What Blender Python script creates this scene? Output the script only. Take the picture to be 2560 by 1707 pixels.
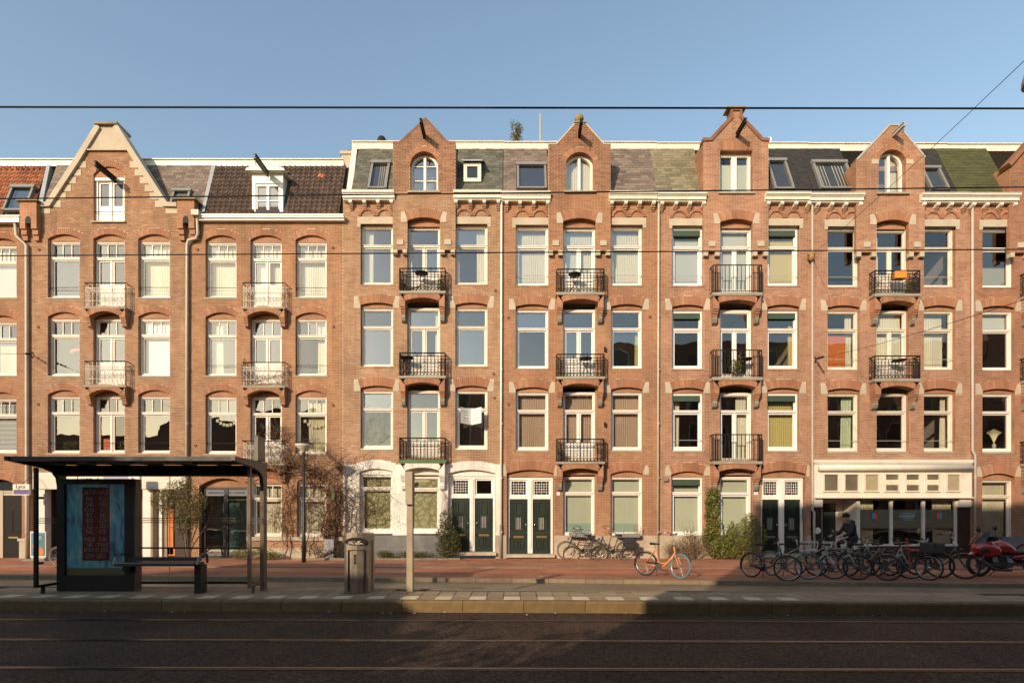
import bpy, bmesh, math, random
from mathutils import Vector, Matrix
R = math.radians
rnd = random.Random(11)
scene = bpy.context.scene
for _o in list(bpy.data.objects):
    bpy.data.objects.remove(_o, do_unlink=True)
COL = scene.collection

# ------------------------------------------------------------------ camera
EYE = 1.72                       # eye height above the tram track (z = 0)
FAC = 20.5                       # distance of the terrace's facade plane (y)
cam_d = bpy.data.cameras.new('camera')
cam_d.sensor_width = 36.0
cam_d.lens = 36.0 * 1316 / 2560
cam_d.shift_y = (1278 - 853.5) / 2560
cam_d.clip_start = 0.1
cam_d.clip_end = 3000
cam = bpy.data.objects.new('camera', cam_d)
COL.objects.link(cam)
cam.location = (0, 0, EYE)
cam.rotation_euler = (R(90), 0, 0)
scene.camera = cam

# ------------------------------------------------------------------ light
SUN_AZ, SUN_EL = R(31.7), R(22.0)     # the sun stands behind the camera, to its left
wd = bpy.data.worlds.new('World')
scene.world = wd
wd.use_nodes = True
nt = wd.node_tree
nt.nodes.clear()
sky = nt.nodes.new('ShaderNodeTexSky')
sky.sky_type = 'NISHITA'
sky.sun_disc = False
sky.sun_elevation = SUN_EL
sky.sun_rotation = R(180) + SUN_AZ
sky.altitude = 0
sky.air_density = 1.5
sky.dust_density = 0.6
sky.ozone_density = 0.9
bgn = nt.nodes.new('ShaderNodeBackground')
bgn.inputs[1].default_value = 0.15
outn = nt.nodes.new('ShaderNodeOutputWorld')
nt.links.new(sky.outputs[0], bgn.inputs[0])
nt.links.new(bgn.outputs[0], outn.inputs[0])
sun_d = bpy.data.lights.new('sun', 'SUN')
sun_d.energy = 3.7
sun_d.angle = R(0.6)
sun_d.color = (1.0, 0.79, 0.56)
sun = bpy.data.objects.new('sun', sun_d)
COL.objects.link(sun)
SUN_DIR = Vector((math.sin(SUN_AZ) * math.cos(SUN_EL), math.cos(SUN_AZ) * math.cos(SUN_EL), -math.sin(SUN_EL)))
sun.rotation_euler = SUN_DIR.to_track_quat('-Z', 'Y').to_euler()
sun.location = (-20, -30, 30)
scene.view_settings.view_transform = 'Standard'
scene.view_settings.look = 'None'
scene.view_settings.exposure = 0.45
scene.view_settings.gamma = 1.0
scene.render.engine = 'CYCLES'
scene.cycles.max_bounces = 6
scene.cycles.transparent_max_bounces = 12
scene.cycles.use_denoising = True
scene.cycles.caustics_reflective = False
scene.cycles.caustics_refractive = False

# ------------------------------------------------------------------ facade coordinates
# the terrace is surveyed in units u (1 u = 17 mm on the facade plane)
S = 0.0169537
def X(u, y=FAC): return (u - 1176) * S * y / FAC
def Z(u, y=FAC): return EYE + (1174.2 - u) * S * y / FAC

# ------------------------------------------------------------------ mesh builder
class MB:
    def __init__(s):
        s.v = []; s.f = []; s.mi = []; s.m = 0
    def add(s, vs, fs):
        b = len(s.v)
        s.v.extend(vs)
        for f in fs:
            s.f.append([b + i for i in f]); s.mi.append(s.m)
        return s
    def quad(s, a, b, c, d): return s.add([a, b, c, d], [(0, 1, 2, 3)])
    def box(s, x0, x1, y0, y1, z0, z1):
        if x0 > x1: x0, x1 = x1, x0
        if y0 > y1: y0, y1 = y1, y0
        if z0 > z1: z0, z1 = z1, z0
        return s.add([(x0, y0, z0), (x1, y0, z0), (x1, y1, z0), (x0, y1, z0), (x0, y0, z1), (x1, y0, z1), (x1, y1, z1), (x0, y1, z1)],
                     [(3, 2, 1, 0), (4, 5, 6, 7), (0, 1, 5, 4), (2, 3, 7, 6), (1, 2, 6, 5), (3, 0, 4, 7)])
    def bar(s, p, q, w, h=None, up=(0, 0, 1)):
        p = Vector(p); q = Vector(q); h = h or w
        d = (q - p).normalized(); u = Vector(up)
        if abs(d.dot(u)) > 0.98: u = Vector((0, 1, 0))
        r = d.cross(u).normalized(); u = r.cross(d)
        vs = []
        for c in (p, q):
            for a, b in ((-1, -1), (1, -1), (1, 1), (-1, 1)):
                vs.append(tuple(c + r * (a * w / 2) + u * (b * h / 2)))
        return s.add(vs, [(3, 2, 1, 0), (4, 5, 6, 7), (0, 1, 5, 4), (1, 2, 6, 5), (2, 3, 7, 6), (3, 0, 4, 7)])
    def tube(s, pts, r, n=6, closed=False, cap=True):
        P = [Vector(p) for p in pts]; m = len(P)
        rs = r if isinstance(r, (list, tuple)) else [r] * m
        b = len(s.v); prev = None; faces = []
        for i in range(m):
            if closed: d = P[(i + 1) % m] - P[i - 1]
            else: d = P[min(i + 1, m - 1)] - P[max(i - 1, 0)]
            if d.length < 1e-9: d = Vector((0, 0, 1))
            d.normalize()
            if prev is None:
                u = Vector((0, 0, 1)) if abs(d.z) < 0.9 else Vector((0, 1, 0))
            else: u = prev
            a = d.cross(u)
            if a.length < 1e-6: a = d.cross(Vector((1, 0, 0)))
            a.normalize(); u = a.cross(d).normalized(); prev = u
            for k in range(n):
                t = 2 * math.pi * k / n
                s.v.append(tuple(P[i] + (a * math.cos(t) + u * math.sin(t)) * rs[i]))
        for i in range(m if closed else m - 1):
            j = (i + 1) % m
            for k in range(n):
                l = (k + 1) % n
                faces.append([b + i * n + k, b + i * n + l, b + j * n + l, b + j * n + k])
        if cap and not closed:
            faces.append([b + k for k in range(n)][::-1]); faces.append([b + (m - 1) * n + k for k in range(n)])
        for f in faces:
            s.f.append(f); s.mi.append(s.m)
        return s
    def prism(s, poly, y0, y1):
        n = len(poly)
        vs = [(x, y0, z) for x, z in poly] + [(x, y1, z) for x, z in poly]
        fs = [tuple(range(n)), tuple(range(2 * n - 1, n - 1, -1))]
        fs += [(i, i + n, (i + 1) % n + n, (i + 1) % n) for i in range(n)]
        return s.add(vs, fs)
    def strip(s, outer, inner, y0, y1):
        # solid between two equally long outlines in the xz plane
        n = len(outer)
        vs = [(x, y0, z) for x, z in outer] + [(x, y0, z) for x, z in inner] + [(x, y1, z) for x, z in outer] + [(x, y1, z) for x, z in inner]
        fs = []
        for i in range(n - 1):
            fs += [(i, i + 1, n + i + 1, n + i), (2 * n + i, 3 * n + i, 3 * n + i + 1, 2 * n + i + 1),
                   (i, 2 * n + i, 2 * n + i + 1, i + 1), (n + i, n + i + 1, 3 * n + i + 1, 3 * n + i)]
        fs += [(0, n, 3 * n, 2 * n), (n - 1, 3 * n - 1, 4 * n - 1, 2 * n - 1)]
        return s.add(vs, fs)
    def rev(s, prof, c=(0, 0, 0), n=14):
        b = len(s.v); m = len(prof)
        for r, z in prof:
            for k in range(n):
                t = 2 * math.pi * k / n
                s.v.append((c[0] + r * math.cos(t), c[1] + r * math.sin(t), c[2] + z))
        for i in range(m - 1):
            for k in range(n):
                l = (k + 1) % n
                s.f.append([b + i * n + k, b + i * n + l, b + (i + 1) * n + l, b + (i + 1) * n + k]); s.mi.append(s.m)
        s.f.append([b + k for k in range(n)][::-1]); s.mi.append(s.m)
        s.f.append([b + (m - 1) * n + k for k in range(n)]); s.mi.append(s.m)
        return s
    def ring(s, c, rad, r, ax='y', n=24, m=6, a0=0, a1=360, sx=1.0):
        pts = []; full = abs(a1 - a0) >= 359.9
        k = n if full else n + 1
        for i in range(k):
            t = R(a0 + (a1 - a0) * i / n); p, q = rad * math.cos(t) * sx, rad * math.sin(t)
            pts.append({'y': (c[0] + p, c[1], c[2] + q), 'x': (c[0], c[1] + p, c[2] + q), 'z': (c[0] + p, c[1] + q, c[2])}[ax])
        return s.tube(pts, r, m, closed=full)
    def sph(s, c, r, n=10, sz=1.0):
        return s.rev([(max(0.001, r * math.sin(math.pi * i / n)), -r * sz * math.cos(math.pi * i / n)) for i in range(n + 1)], c, n + 2)
    def build(s, name, mat, parent=None, smooth=False, world=True, kind=None, bevel=0):
        me = bpy.data.meshes.new(name)
        me.from_pydata(s.v, [], s.f)
        mats = mat if isinstance(mat, (list, tuple)) else [mat]
        for m in mats: me.materials.append(M[m] if isinstance(m, str) else m)
        if len(mats) > 1: me.polygons.foreach_set('material_index', s.mi)
        if smooth: me.polygons.foreach_set('use_smooth', [True] * len(me.polygons))
        me.update()
        o = link(name, me, parent, world)
        if kind: o['kind'] = kind
        if bevel:
            bv = o.modifiers.new('bevel', 'BEVEL'); bv.width = bevel; bv.segments = 2; bv.limit_method = 'ANGLE'
        return o

def link(name, data, parent=None, world=True):
    o = bpy.data.objects.new(name, data)
    COL.objects.link(o)
    if parent is not None:
        o.parent = parent
        if world and parent.parent is None:
            o.matrix_parent_inverse = parent.matrix_basis.inverted()
    return o

def thing(name, label, cat, loc=(0, 0, 0), rz=0, group=None):
    o = bpy.data.objects.new(name, None)
    COL.objects.link(o)
    o.empty_display_size = 0.2
    o.location = loc; o.rotation_euler = (0, 0, rz)
    o['label'] = label; o['category'] = cat
    if group: o['group'] = group
    return o
def tag(o, label, cat, group=None):
    o['label'] = label; o['category'] = cat
    if group: o['group'] = group
    return o
def text(body, size, loc, mat, parent, rot=(90, 0, 0), name='lettering', align='CENTER', depth=0.002, world=True, sx=1.0, shear=0):
    cu = bpy.data.curves.new(name, 'FONT')
    cu.body = body; cu.size = size; cu.extrude = depth; cu.align_x = align; cu.align_y = 'CENTER'; cu.resolution_u = 2; cu.shear = shear
    cu.materials.append(M[mat])
    tmp = bpy.data.objects.new(name, cu); COL.objects.link(tmp)
    me = tmp.to_mesh().copy()
    me.name = name
    if not me.materials: me.materials.append(M[mat])
    bpy.data.objects.remove(tmp, do_unlink=True)
    o = link(name, me, parent, world)
    o.location = loc; o.rotation_euler = tuple(R(a) for a in rot); o.scale = (sx, 1, 1)
    return o

# ------------------------------------------------------------------ materials
M = {}
def mat(name, col, rough=0.6, var=0.0, scale=3.0, bump=0.0, bscale=40.0, metal=0.0, spec=0.5, rand=0.0, island=0.0, coat=0.0, dirt=None, dscale=0.6, damt=0.5):
    m = bpy.data.materials.new(name); m.use_nodes = True
    n = m.node_tree.nodes; l = m.node_tree.links
    p = n['Principled BSDF']
    p.inputs['Base Color'].default_value = (*col, 1)
    p.inputs['Roughness'].default_value = rough
    p.inputs['Metallic'].default_value = metal
    p.inputs['Specular IOR Level'].default_value = spec
    p.inputs['Coat Weight'].default_value = coat
    tc = n.new('ShaderNodeTexCoord')
    cur = None
    def rgb(c):
        r = n.new('ShaderNodeRGB'); r.outputs[0].default_value = (*c, 1); return r.outputs[0]
    def mul(fac_out, lo, hi, src):
        mr = n.new('ShaderNodeMapRange'); mr.inputs['To Min'].default_value = lo; mr.inputs['To Max'].default_value = hi
        l.new(fac_out, mr.inputs[0])
        hs = n.new('ShaderNodeHueSaturation'); l.new(mr.outputs[0], hs.inputs['Value']); l.new(src, hs.inputs['Color'])
        return hs.outputs[0]
    if var or rand or island or dirt: cur = rgb(col)
    if var:
        nz = n.new('ShaderNodeTexNoise'); nz.inputs['Scale'].default_value = scale; nz.inputs['Detail'].default_value = 6; nz.inputs['Roughness'].default_value = 0.65
        l.new(tc.outputs['Object'], nz.inputs['Vector'])
        mr = n.new('ShaderNodeMapRange'); mr.inputs['From Min'].default_value = 0.3; mr.inputs['From Max'].default_value = 0.7
        l.new(nz.outputs['Fac'], mr.inputs[0]); cur = mul(mr.outputs[0], 1 - var, 1 + var, cur)
    if rand:
        oi = n.new('ShaderNodeObjectInfo'); cur = mul(oi.outputs['Random'], 1 - rand, 1 + rand, cur)
    if island:
        ge = n.new('ShaderNodeNewGeometry'); cur = mul(ge.outputs['Random Per Island'], 1 - island, 1 + island, cur)
    if dirt:
        nz = n.new('ShaderNodeTexNoise'); nz.inputs['Scale'].default_value = dscale; nz.inputs['Detail'].default_value = 8; nz.inputs['Roughness'].default_value = 0.7
        l.new(tc.outputs['Object'], nz.inputs['Vector'])
        mr = n.new('ShaderNodeMapRange'); mr.inputs['From Min'].default_value = 0.45; mr.inputs['From Max'].default_value = 0.75; mr.inputs['To Max'].default_value = damt
        l.new(nz.outputs['Fac'], mr.inputs[0])
        mx = n.new('ShaderNodeMix'); mx.data_type = 'RGBA'; l.new(mr.outputs[0], mx.inputs[0]); l.new(cur, mx.inputs[6]); mx.inputs[7].default_value = (*dirt, 1)
        cur = mx.outputs[2]
    if cur is not None: l.new(cur, p.inputs['Base Color'])
    if bump:
        nb = n.new('ShaderNodeTexNoise'); nb.inputs['Scale'].default_value = bscale; nb.inputs['Detail'].default_value = 4
        l.new(tc.outputs['Object'], nb.inputs['Vector'])
        bp = n.new('ShaderNodeBump'); bp.inputs['Strength'].default_value = bump; bp.inputs['Distance'].default_value = 0.01
        l.new(nb.outputs['Fac'], bp.inputs['Height']); l.new(bp.outputs[0], p.inputs['Normal'])
    M[name] = m
    return m

def brick_mat(name, cols, weather=(0.12, 0.06, 0.045), wamt=0.55, wscale=0.5):
    # one tone for each brick (random per mesh island), soot and weathering on top
    m = bpy.data.materials.new(name); m.use_nodes = True
    n = m.node_tree.nodes; l = m.node_tree.links; p = n['Principled BSDF']
    p.inputs['Roughness'].default_value = 0.85; p.inputs['Specular IOR Level'].default_value = 0.25
    ge = n.new('ShaderNodeNewGeometry'); cr = n.new('ShaderNodeValToRGB')
    while len(cr.color_ramp.elements) < len(cols): cr.color_ramp.elements.new(0.5)
    for i, c in enumerate(cols):
        cr.color_ramp.elements[i].position = i / (len(cols) - 1); cr.color_ramp.elements[i].color = (*c, 1)
    l.new(ge.outputs['Random Per Island'], cr.inputs[0])
    tc = n.new('ShaderNodeTexCoord')
    mp = n.new('ShaderNodeMapping'); mp.inputs['Scale'].default_value = (1, 1, 0.55); l.new(tc.outputs['Object'], mp.inputs[0])
    nz = n.new('ShaderNodeTexNoise'); nz.inputs['Scale'].default_value = wscale; nz.inputs['Detail'].default_value = 9; nz.inputs['Roughness'].default_value = 0.68
    l.new(mp.outputs[0], nz.inputs['Vector'])
    mr = n.new('ShaderNodeMapRange'); mr.inputs['From Min'].default_value = 0.42; mr.inputs['From Max'].default_value = 0.78; mr.inputs['To Max'].default_value = wamt
    l.new(nz.outputs['Fac'], mr.inputs[0])
    mx = n.new('ShaderNodeMix'); mx.data_type = 'RGBA'; l.new(mr.outputs[0], mx.inputs[0]); l.new(cr.outputs[0], mx.inputs[6]); mx.inputs[7].default_value = (*weather, 1)
    n2 = n.new('ShaderNodeTexNoise'); n2.inputs['Scale'].default_value = 1.1; n2.inputs['Detail'].default_value = 7; n2.inputs['Roughness'].default_value = 0.7; l.new(mp.outputs[0], n2.inputs['Vector'])
    m2 = n.new('ShaderNodeMapRange'); m2.inputs['From Min'].default_value = 0.3; m2.inputs['From Max'].default_value = 0.7; m2.inputs['To Min'].default_value = 0.76; m2.inputs['To Max'].default_value = 1.2; l.new(n2.outputs['Fac'], m2.inputs[0])
    mp3 = n.new('ShaderNodeMapping'); mp3.inputs['Scale'].default_value = (1, 1, 0.10); l.new(tc.outputs['Object'], mp3.inputs[0])
    n3 = n.new('ShaderNodeTexNoise'); n3.inputs['Scale'].default_value = 3.2; n3.inputs['Detail'].default_value = 5; l.new(mp3.outputs[0], n3.inputs['Vector'])
    m3 = n.new('ShaderNodeMapRange'); m3.inputs['From Min'].default_value = 0.5; m3.inputs['From Max'].default_value = 0.75; m3.inputs['To Min'].default_value = 1.0; m3.inputs['To Max'].default_value = 0.74; l.new(n3.outputs['Fac'], m3.inputs[0])
    ml = n.new('ShaderNodeMath'); ml.operation = 'MULTIPLY'; l.new(m2.outputs[0], ml.inputs[0]); l.new(m3.outputs[0], ml.inputs[1])
    hs = n.new('ShaderNodeHueSaturation'); l.new(ml.outputs[0], hs.inputs['Value']); l.new(mx.outputs[2], hs.inputs['Color'])
    l.new(hs.outputs[0], p.inputs['Base Color'])
    nb = n.new('ShaderNodeTexNoise'); nb.inputs['Scale'].default_value = 55; l.new(tc.outputs['Object'], nb.inputs['Vector'])
    bp = n.new('ShaderNodeBump'); bp.inputs['Strength'].default_value = 0.35; bp.inputs['Distance'].default_value = 0.006
    l.new(nb.outputs['Fac'], bp.inputs['Height']); l.new(bp.outputs[0], p.inputs['Normal'])
    M[name] = m

def brick_tex(name, c1, c2, mortar, axes='yz', bw=0.22, bh=0.0625, ms=0.012, rough=0.85, off=0.5):
    # small brickwork in reveals and paving too far to lay piece by piece
    m = bpy.data.materials.new(name); m.use_nodes = True
    n = m.node_tree.nodes; l = m.node_tree.links; p = n['Principled BSDF']
    p.inputs['Roughness'].default_value = rough; p.inputs['Specular IOR Level'].default_value = 0.25
    tc = n.new('ShaderNodeTexCoord'); sp = n.new('ShaderNodeSeparateXYZ'); cb = n.new('ShaderNodeCombineXYZ')
    l.new(tc.outputs['Object'], sp.inputs[0])
    l.new(sp.outputs['xyz'.index(axes[0])], cb.inputs[0]); l.new(sp.outputs['xyz'.index(axes[1])], cb.inputs[1])
    bt = n.new('ShaderNodeTexBrick'); bt.offset = off
    bt.inputs['Scale'].default_value = 1.0; bt.inputs['Brick Width'].default_value = bw; bt.inputs['Row Height'].default_value = bh
    bt.inputs['Mortar Size'].default_value = ms / 2; bt.inputs['Mortar Smooth'].default_value = 0.2
    bt.inputs['Color1'].default_value = (*c1, 1); bt.inputs['Color2'].default_value = (*c2, 1); bt.inputs['Mortar'].default_value = (*mortar, 1)
    l.new(cb.outputs[0], bt.inputs['Vector'])
    nz = n.new('ShaderNodeTexNoise'); nz.inputs['Scale'].default_value = 1.3; nz.inputs['Detail'].default_value = 7
    l.new(tc.outputs['Object'], nz.inputs['Vector'])
    mr = n.new('ShaderNodeMapRange'); mr.inputs['From Min'].default_value = 0.3; mr.inputs['From Max'].default_value = 0.7; mr.inputs['To Min'].default_value = 0.75; mr.inputs['To Max'].default_value = 1.2
    l.new(nz.outputs['Fac'], mr.inputs[0])
    hs = n.new('ShaderNodeHueSaturation'); l.new(mr.outputs[0], hs.inputs['Value']); l.new(bt.outputs['Color'], hs.inputs['Color'])
    l.new(hs.outputs[0], p.inputs['Base Color'])
    bp = n.new('ShaderNodeBump'); bp.inputs['Strength'].default_value = 0.5; bp.inputs['Distance'].default_value = 0.006; bp.invert = True
    l.new(bt.outputs['Fac'], bp.inputs['Height']); l.new(bp.outputs[0], p.inputs['Normal'])
    M[name] = m

def glass_mat(name, refl=0.30, tint=(0.9, 0.93, 0.92), wob=0.4, wscale=0.9, rough=0.01):
    m = bpy.data.materials.new(name); m.use_nodes = True
    n = m.node_tree.nodes; l = m.node_tree.links; n.clear()
    out = n.new('ShaderNodeOutputMaterial'); mix = n.new('ShaderNodeMixShader')
    tr = n.new('ShaderNodeBsdfTransparent'); tr.inputs[0].default_value = (*tint, 1)
    gl = n.new('ShaderNodeBsdfGlossy'); gl.inputs['Roughness'].default_value = rough; gl.inputs['Color'].default_value = (0.90, 0.89, 0.87, 1)
    lw = n.new('ShaderNodeLayerWeight'); lw.inputs['Blend'].default_value = 0.25
    mr = n.new('ShaderNodeMapRange'); mr.inputs['To Min'].default_value = refl; mr.inputs['To Max'].default_value = 0.9
    oi = n.new('ShaderNodeObjectInfo'); mv = n.new('ShaderNodeMapRange'); mv.inputs['To Min'].default_value = refl * 0.65; mv.inputs['To Max'].default_value = refl * 1.35
    l.new(oi.outputs['Random'], mv.inputs[0]); l.new(mv.outputs[0], mr.inputs['To Min'])
    l.new(lw.outputs['Fresnel'], mr.inputs[0]); l.new(mr.outputs[0], mix.inputs[0])
    l.new(tr.outputs[0], mix.inputs[1]); l.new(gl.outputs[0], mix.inputs[2]); l.new(mix.outputs[0], out.inputs[0])
    if wob:
        tc = n.new('ShaderNodeTexCoord'); nz = n.new('ShaderNodeTexNoise'); nz.inputs['Scale'].default_value = wscale; nz.inputs['Detail'].default_value = 1.5
        l.new(tc.outputs['Object'], nz.inputs['Vector'])
        bp = n.new('ShaderNodeBump'); bp.inputs['Strength'].default_value = wob; bp.inputs['Distance'].default_value = 0.02
        l.new(nz.outputs['Fac'], bp.inputs['Height']); l.new(bp.outputs[0], gl.inputs['Normal'])
    M[name] = m

# brickwork of the single houses
brick_mat('brick_pale', [(0.321, 0.160, 0.085), (0.370, 0.204, 0.114), (0.290, 0.141, 0.075), (0.402, 0.243, 0.144)], wamt=0.4)
brick_mat('brick_orange', [(0.342, 0.164, 0.081), (0.390, 0.203, 0.105), (0.310, 0.141, 0.067), (0.374, 0.188, 0.095)], wamt=0.45)
brick_mat('brick_tan', [(0.365, 0.204, 0.119), (0.415, 0.255, 0.152), (0.315, 0.163, 0.092), (0.390, 0.225, 0.130)], wamt=0.5)
brick_mat('brick_red', [(0.312, 0.143, 0.079), (0.350, 0.172, 0.098), (0.268, 0.116, 0.065), (0.335, 0.155, 0.093)], wamt=0.35)
brick_mat('brick_rose', [(0.365, 0.185, 0.111), (0.415, 0.230, 0.147), (0.323, 0.150, 0.089), (0.390, 0.210, 0.132)], wamt=0.3)
brick_mat('brick_gable', [(0.265, 0.120, 0.065), (0.330, 0.172, 0.099), (0.225, 0.096, 0.054), (0.305, 0.149, 0.085)], weather=(0.10, 0.07, 0.05), wamt=0.75, wscale=0.9)
brick_mat('brick_arch', [(0.384, 0.185, 0.103), (0.336, 0.155, 0.085), (0.432, 0.220, 0.126)], wamt=0.3)
brick_mat('brick_white', [(0.80, 0.76, 0.68), (0.82, 0.78, 0.70)], weather=(0.55, 0.48, 0.40), wamt=0.35)
brick_mat('brick_brown', [(0.10, 0.045, 0.03), (0.13, 0.055, 0.035)], wamt=0.3)
for nm, c1, c2, mo in (('rev_brick', (0.38, 0.17, 0.085), (0.31, 0.13, 0.065), (0.40, 0.30, 0.22)), ('rev_white', (0.8, 0.76, 0.68), (0.78, 0.74, 0.66), (0.7, 0.66, 0.58))):
    brick_tex(nm, c1, c2, mo, 'yz')
    brick_tex(nm + '_front', c1, c2, mo, 'xz')
mat('mortar_pale', (0.56, 0.46, 0.34), 0.95, 0.2, 2)
mat('mortar_grey', (0.48, 0.37, 0.28), 0.95, 0.25, 2)
mat('mortar_white', (0.72, 0.68, 0.60), 0.9, 0.08, 2)
mat('stone', (0.47, 0.40, 0.30), 0.85, 0.16, 3, 0.3, 30, dirt=(0.22, 0.18, 0.13), dscale=1.5, damt=0.45)
mat('stone_cream', (0.46, 0.39, 0.29), 0.8, 0.1, 2, 0.15, 30, dirt=(0.36, 0.28, 0.19), dscale=0.9, damt=0.4)
mat('stone_dark', (0.24, 0.205, 0.16), 0.85, 0.25, 3, 0.3, 30)
mat('stone_moss', (0.24, 0.19, 0.09), 0.9, 0.3, 6, 0.5, 30)
mat('plinth', (0.43, 0.35, 0.25), 0.9, 0.2, 1.6, 0.4, 25, dirt=(0.24, 0.19, 0.13), dscale=1.2, damt=0.5)
mat('plinth_grey', (0.17, 0.165, 0.16), 0.85, 0.2, 2, 0.2, 25)
mat('cream', (0.70, 0.645, 0.55), 0.45, 0.07, 2.5, 0.05, 20, dirt=(0.5, 0.42, 0.3), dscale=1.6, damt=0.3)
mat('white', (0.78, 0.745, 0.68), 0.45, 0.06, 2.5, dirt=(0.55, 0.48, 0.38), dscale=1.6, damt=0.25)
mat('plastic_white', (0.80, 0.77, 0.72), 0.35, 0.03, 2)
mat('sill_stone', (0.32, 0.28, 0.21), 0.7, 0.2, 3)
mat('lead', (0.30, 0.32, 0.33), 0.55, 0.15, 2, metal=0.2)
mat('zinc', (0.42, 0.40, 0.36), 0.5, 0.12, 2, metal=0.15)
mat('pipe', (0.46, 0.42, 0.35), 0.55, 0.12, 2)
mat('pipe_green', (0.28, 0.33, 0.31), 0.5, 0.15, 2)
mat('iron_black', (0.012, 0.011, 0.010), 0.7, 0.2, 8, spec=0.3)
mat('iron_white', (0.62, 0.58, 0.51), 0.6, 0.2, 12, dirt=(0.12, 0.08, 0.06), dscale=7, damt=0.95)
mat('iron_green', (0.05, 0.07, 0.05), 0.5)
mat('door_green', (0.014, 0.025, 0.017), 0.4, 0.2, 3)
mat('brass', (0.30, 0.20, 0.07), 0.45, metal=0.8)
mat('chrome', (0.65, 0.65, 0.64), 0.22, metal=1.0)
mat('steel', (0.42, 0.41, 0.40), 0.38, 0.1, 6, metal=0.9)
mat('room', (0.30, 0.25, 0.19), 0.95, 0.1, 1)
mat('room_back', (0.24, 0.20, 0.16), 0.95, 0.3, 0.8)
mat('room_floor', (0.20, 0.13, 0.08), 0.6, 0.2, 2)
mat('orange_wall', (0.62, 0.16, 0.03), 0.9)
mat('net_curtain', (0.68, 0.63, 0.48), 0.9, 0.06, 8)
mat('cream_curtain', (0.70, 0.62, 0.44), 0.9, 0.08, 8)
mat('pink_curtain', (0.52, 0.36, 0.26), 0.9, 0.08, 8)
mat('yellow_curtain', (0.52, 0.43, 0.16), 0.9, 0.06, 8)
mat('green_curtain', (0.55, 0.62, 0.42), 0.9, 0.08, 8)
mat('grey_blind', (0.55, 0.55, 0.50), 0.85)
mat('sage_blind', (0.56, 0.57, 0.44), 0.85, 0.05, 1)
mat('sage_low', (0.34, 0.46, 0.40), 0.85)
mat('yellow_blind', (0.62, 0.50, 0.20), 0.85)
mat('white_blind', (0.86, 0.86, 0.84), 0.8)
mat('awning_green', (0.040, 0.070, 0.048), 0.6, 0.1, 3)
mat('slate_green', (0.10, 0.098, 0.074), 0.8, 0.15, 8, 0.2, 30, rand=0.34)
mat('slate_rose', (0.165, 0.125, 0.10), 0.8, 0.15, 8, 0.2, 30, rand=0.34)
mat('slate_olive', (0.18, 0.155, 0.095), 0.8, 0.15, 8, 0.2, 30, rand=0.3)
mat('slate_black', (0.028, 0.025, 0.022), 0.75, 0.15, 8, 0.2, 30, rand=0.25)
mat('slate_moss', (0.062, 0.064, 0.020), 0.85, 0.2, 8, 0.3, 30, rand=0.18)
mat('roof_felt', (0.05, 0.045, 0.04), 0.9, 0.2, 3)
mat('tile_dark', (0.085, 0.052, 0.036), 0.75, 0.25, 9, 0.2, 30, rand=0.30)
mat('tile_orange', (0.30, 0.105, 0.04), 0.75, 0.25, 9, 0.2, 30, rand=0.35)
mat('tile_bright', (0.50, 0.15, 0.05), 0.75, 0.2, 9)
mat('curb_grey', (0.20, 0.20, 0.19), 0.5, 0.1, 3)
glass_mat('glass', 0.21)
glass_mat('glass_old', 0.17, wob=0.5, wscale=1.0)
glass_mat('glass_clear', 0.14)
glass_mat('glass_shelter', 0.035, (0.93, 0.95, 0.93), 0)
glass_mat('glass_dark', 0.22, (0.55, 0.68, 0.68))
glass_mat('glass_frost', 0.12, (0.62, 0.66, 0.60), 0)
# ------------------------------------------------------------------ ground
def asphalt(name, c_lo, c_hi, scale=140, rough=0.6, bump=0.6, spec=0.5):
    m = bpy.data.materials.new(name); m.use_nodes = True
    n = m.node_tree.nodes; l = m.node_tree.links; p = n['Principled BSDF']
    tc = n.new('ShaderNodeTexCoord')
    v = n.new('ShaderNodeTexVoronoi'); v.inputs['Scale'].default_value = scale; l.new(tc.outputs['Object'], v.inputs['Vector'])
    big = n.new('ShaderNodeTexNoise'); big.inputs['Scale'].default_value = 0.7; big.inputs['Detail'].default_value = 8; l.new(tc.outputs['Object'], big.inputs['Vector'])
    sp = n.new('ShaderNodeSeparateColor'); l.new(v.outputs['Color'], sp.inputs[0])
    cr = n.new('ShaderNodeMix'); cr.data_type = 'RGBA'; cr.inputs[6].default_value = (*c_lo, 1); cr.inputs[7].default_value = (*c_hi, 1)
    l.new(sp.outputs[0], cr.inputs[0])
    mr = n.new('ShaderNodeMapRange'); mr.inputs['From Min'].default_value = 0.3; mr.inputs['From Max'].default_value = 0.7; mr.inputs['To Min'].default_value = 0.7; mr.inputs['To Max'].default_value = 1.25
    l.new(big.outputs['Fac'], mr.inputs[0])
    hs = n.new('ShaderNodeHueSaturation'); l.new(mr.outputs[0], hs.inputs['Value']); l.new(cr.outputs[2], hs.inputs['Color'])
    l.new(hs.outputs[0], p.inputs['Base Color'])
    p.inputs['Roughness'].default_value = rough; p.inputs['Specular IOR Level'].default_value = spec
    if bump:
        bp = n.new('ShaderNodeBump'); bp.inputs['Strength'].default_value = bump; bp.inputs['Distance'].default_value = 0.012
        l.new(v.outputs['Distance'], bp.inputs['Height']); l.new(bp.outputs[0], p.inputs['Normal'])
    M[name] = m
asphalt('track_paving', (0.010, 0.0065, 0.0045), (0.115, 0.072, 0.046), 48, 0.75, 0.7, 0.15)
asphalt('road_asphalt', (0.14, 0.105, 0.066), (0.20, 0.15, 0.095), 160, 0.42, 0.15, 0.6)
asphalt('cycle_red', (0.36, 0.125, 0.065), (0.44, 0.16, 0.08), 160, 0.6, 0.2, 0.45)
brick_tex('paving_brick', (0.43, 0.19, 0.105), (0.36, 0.15, 0.085), (0.17, 0.10, 0.07), 'xy', 0.10, 0.21, 0.008, 0.75)
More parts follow.
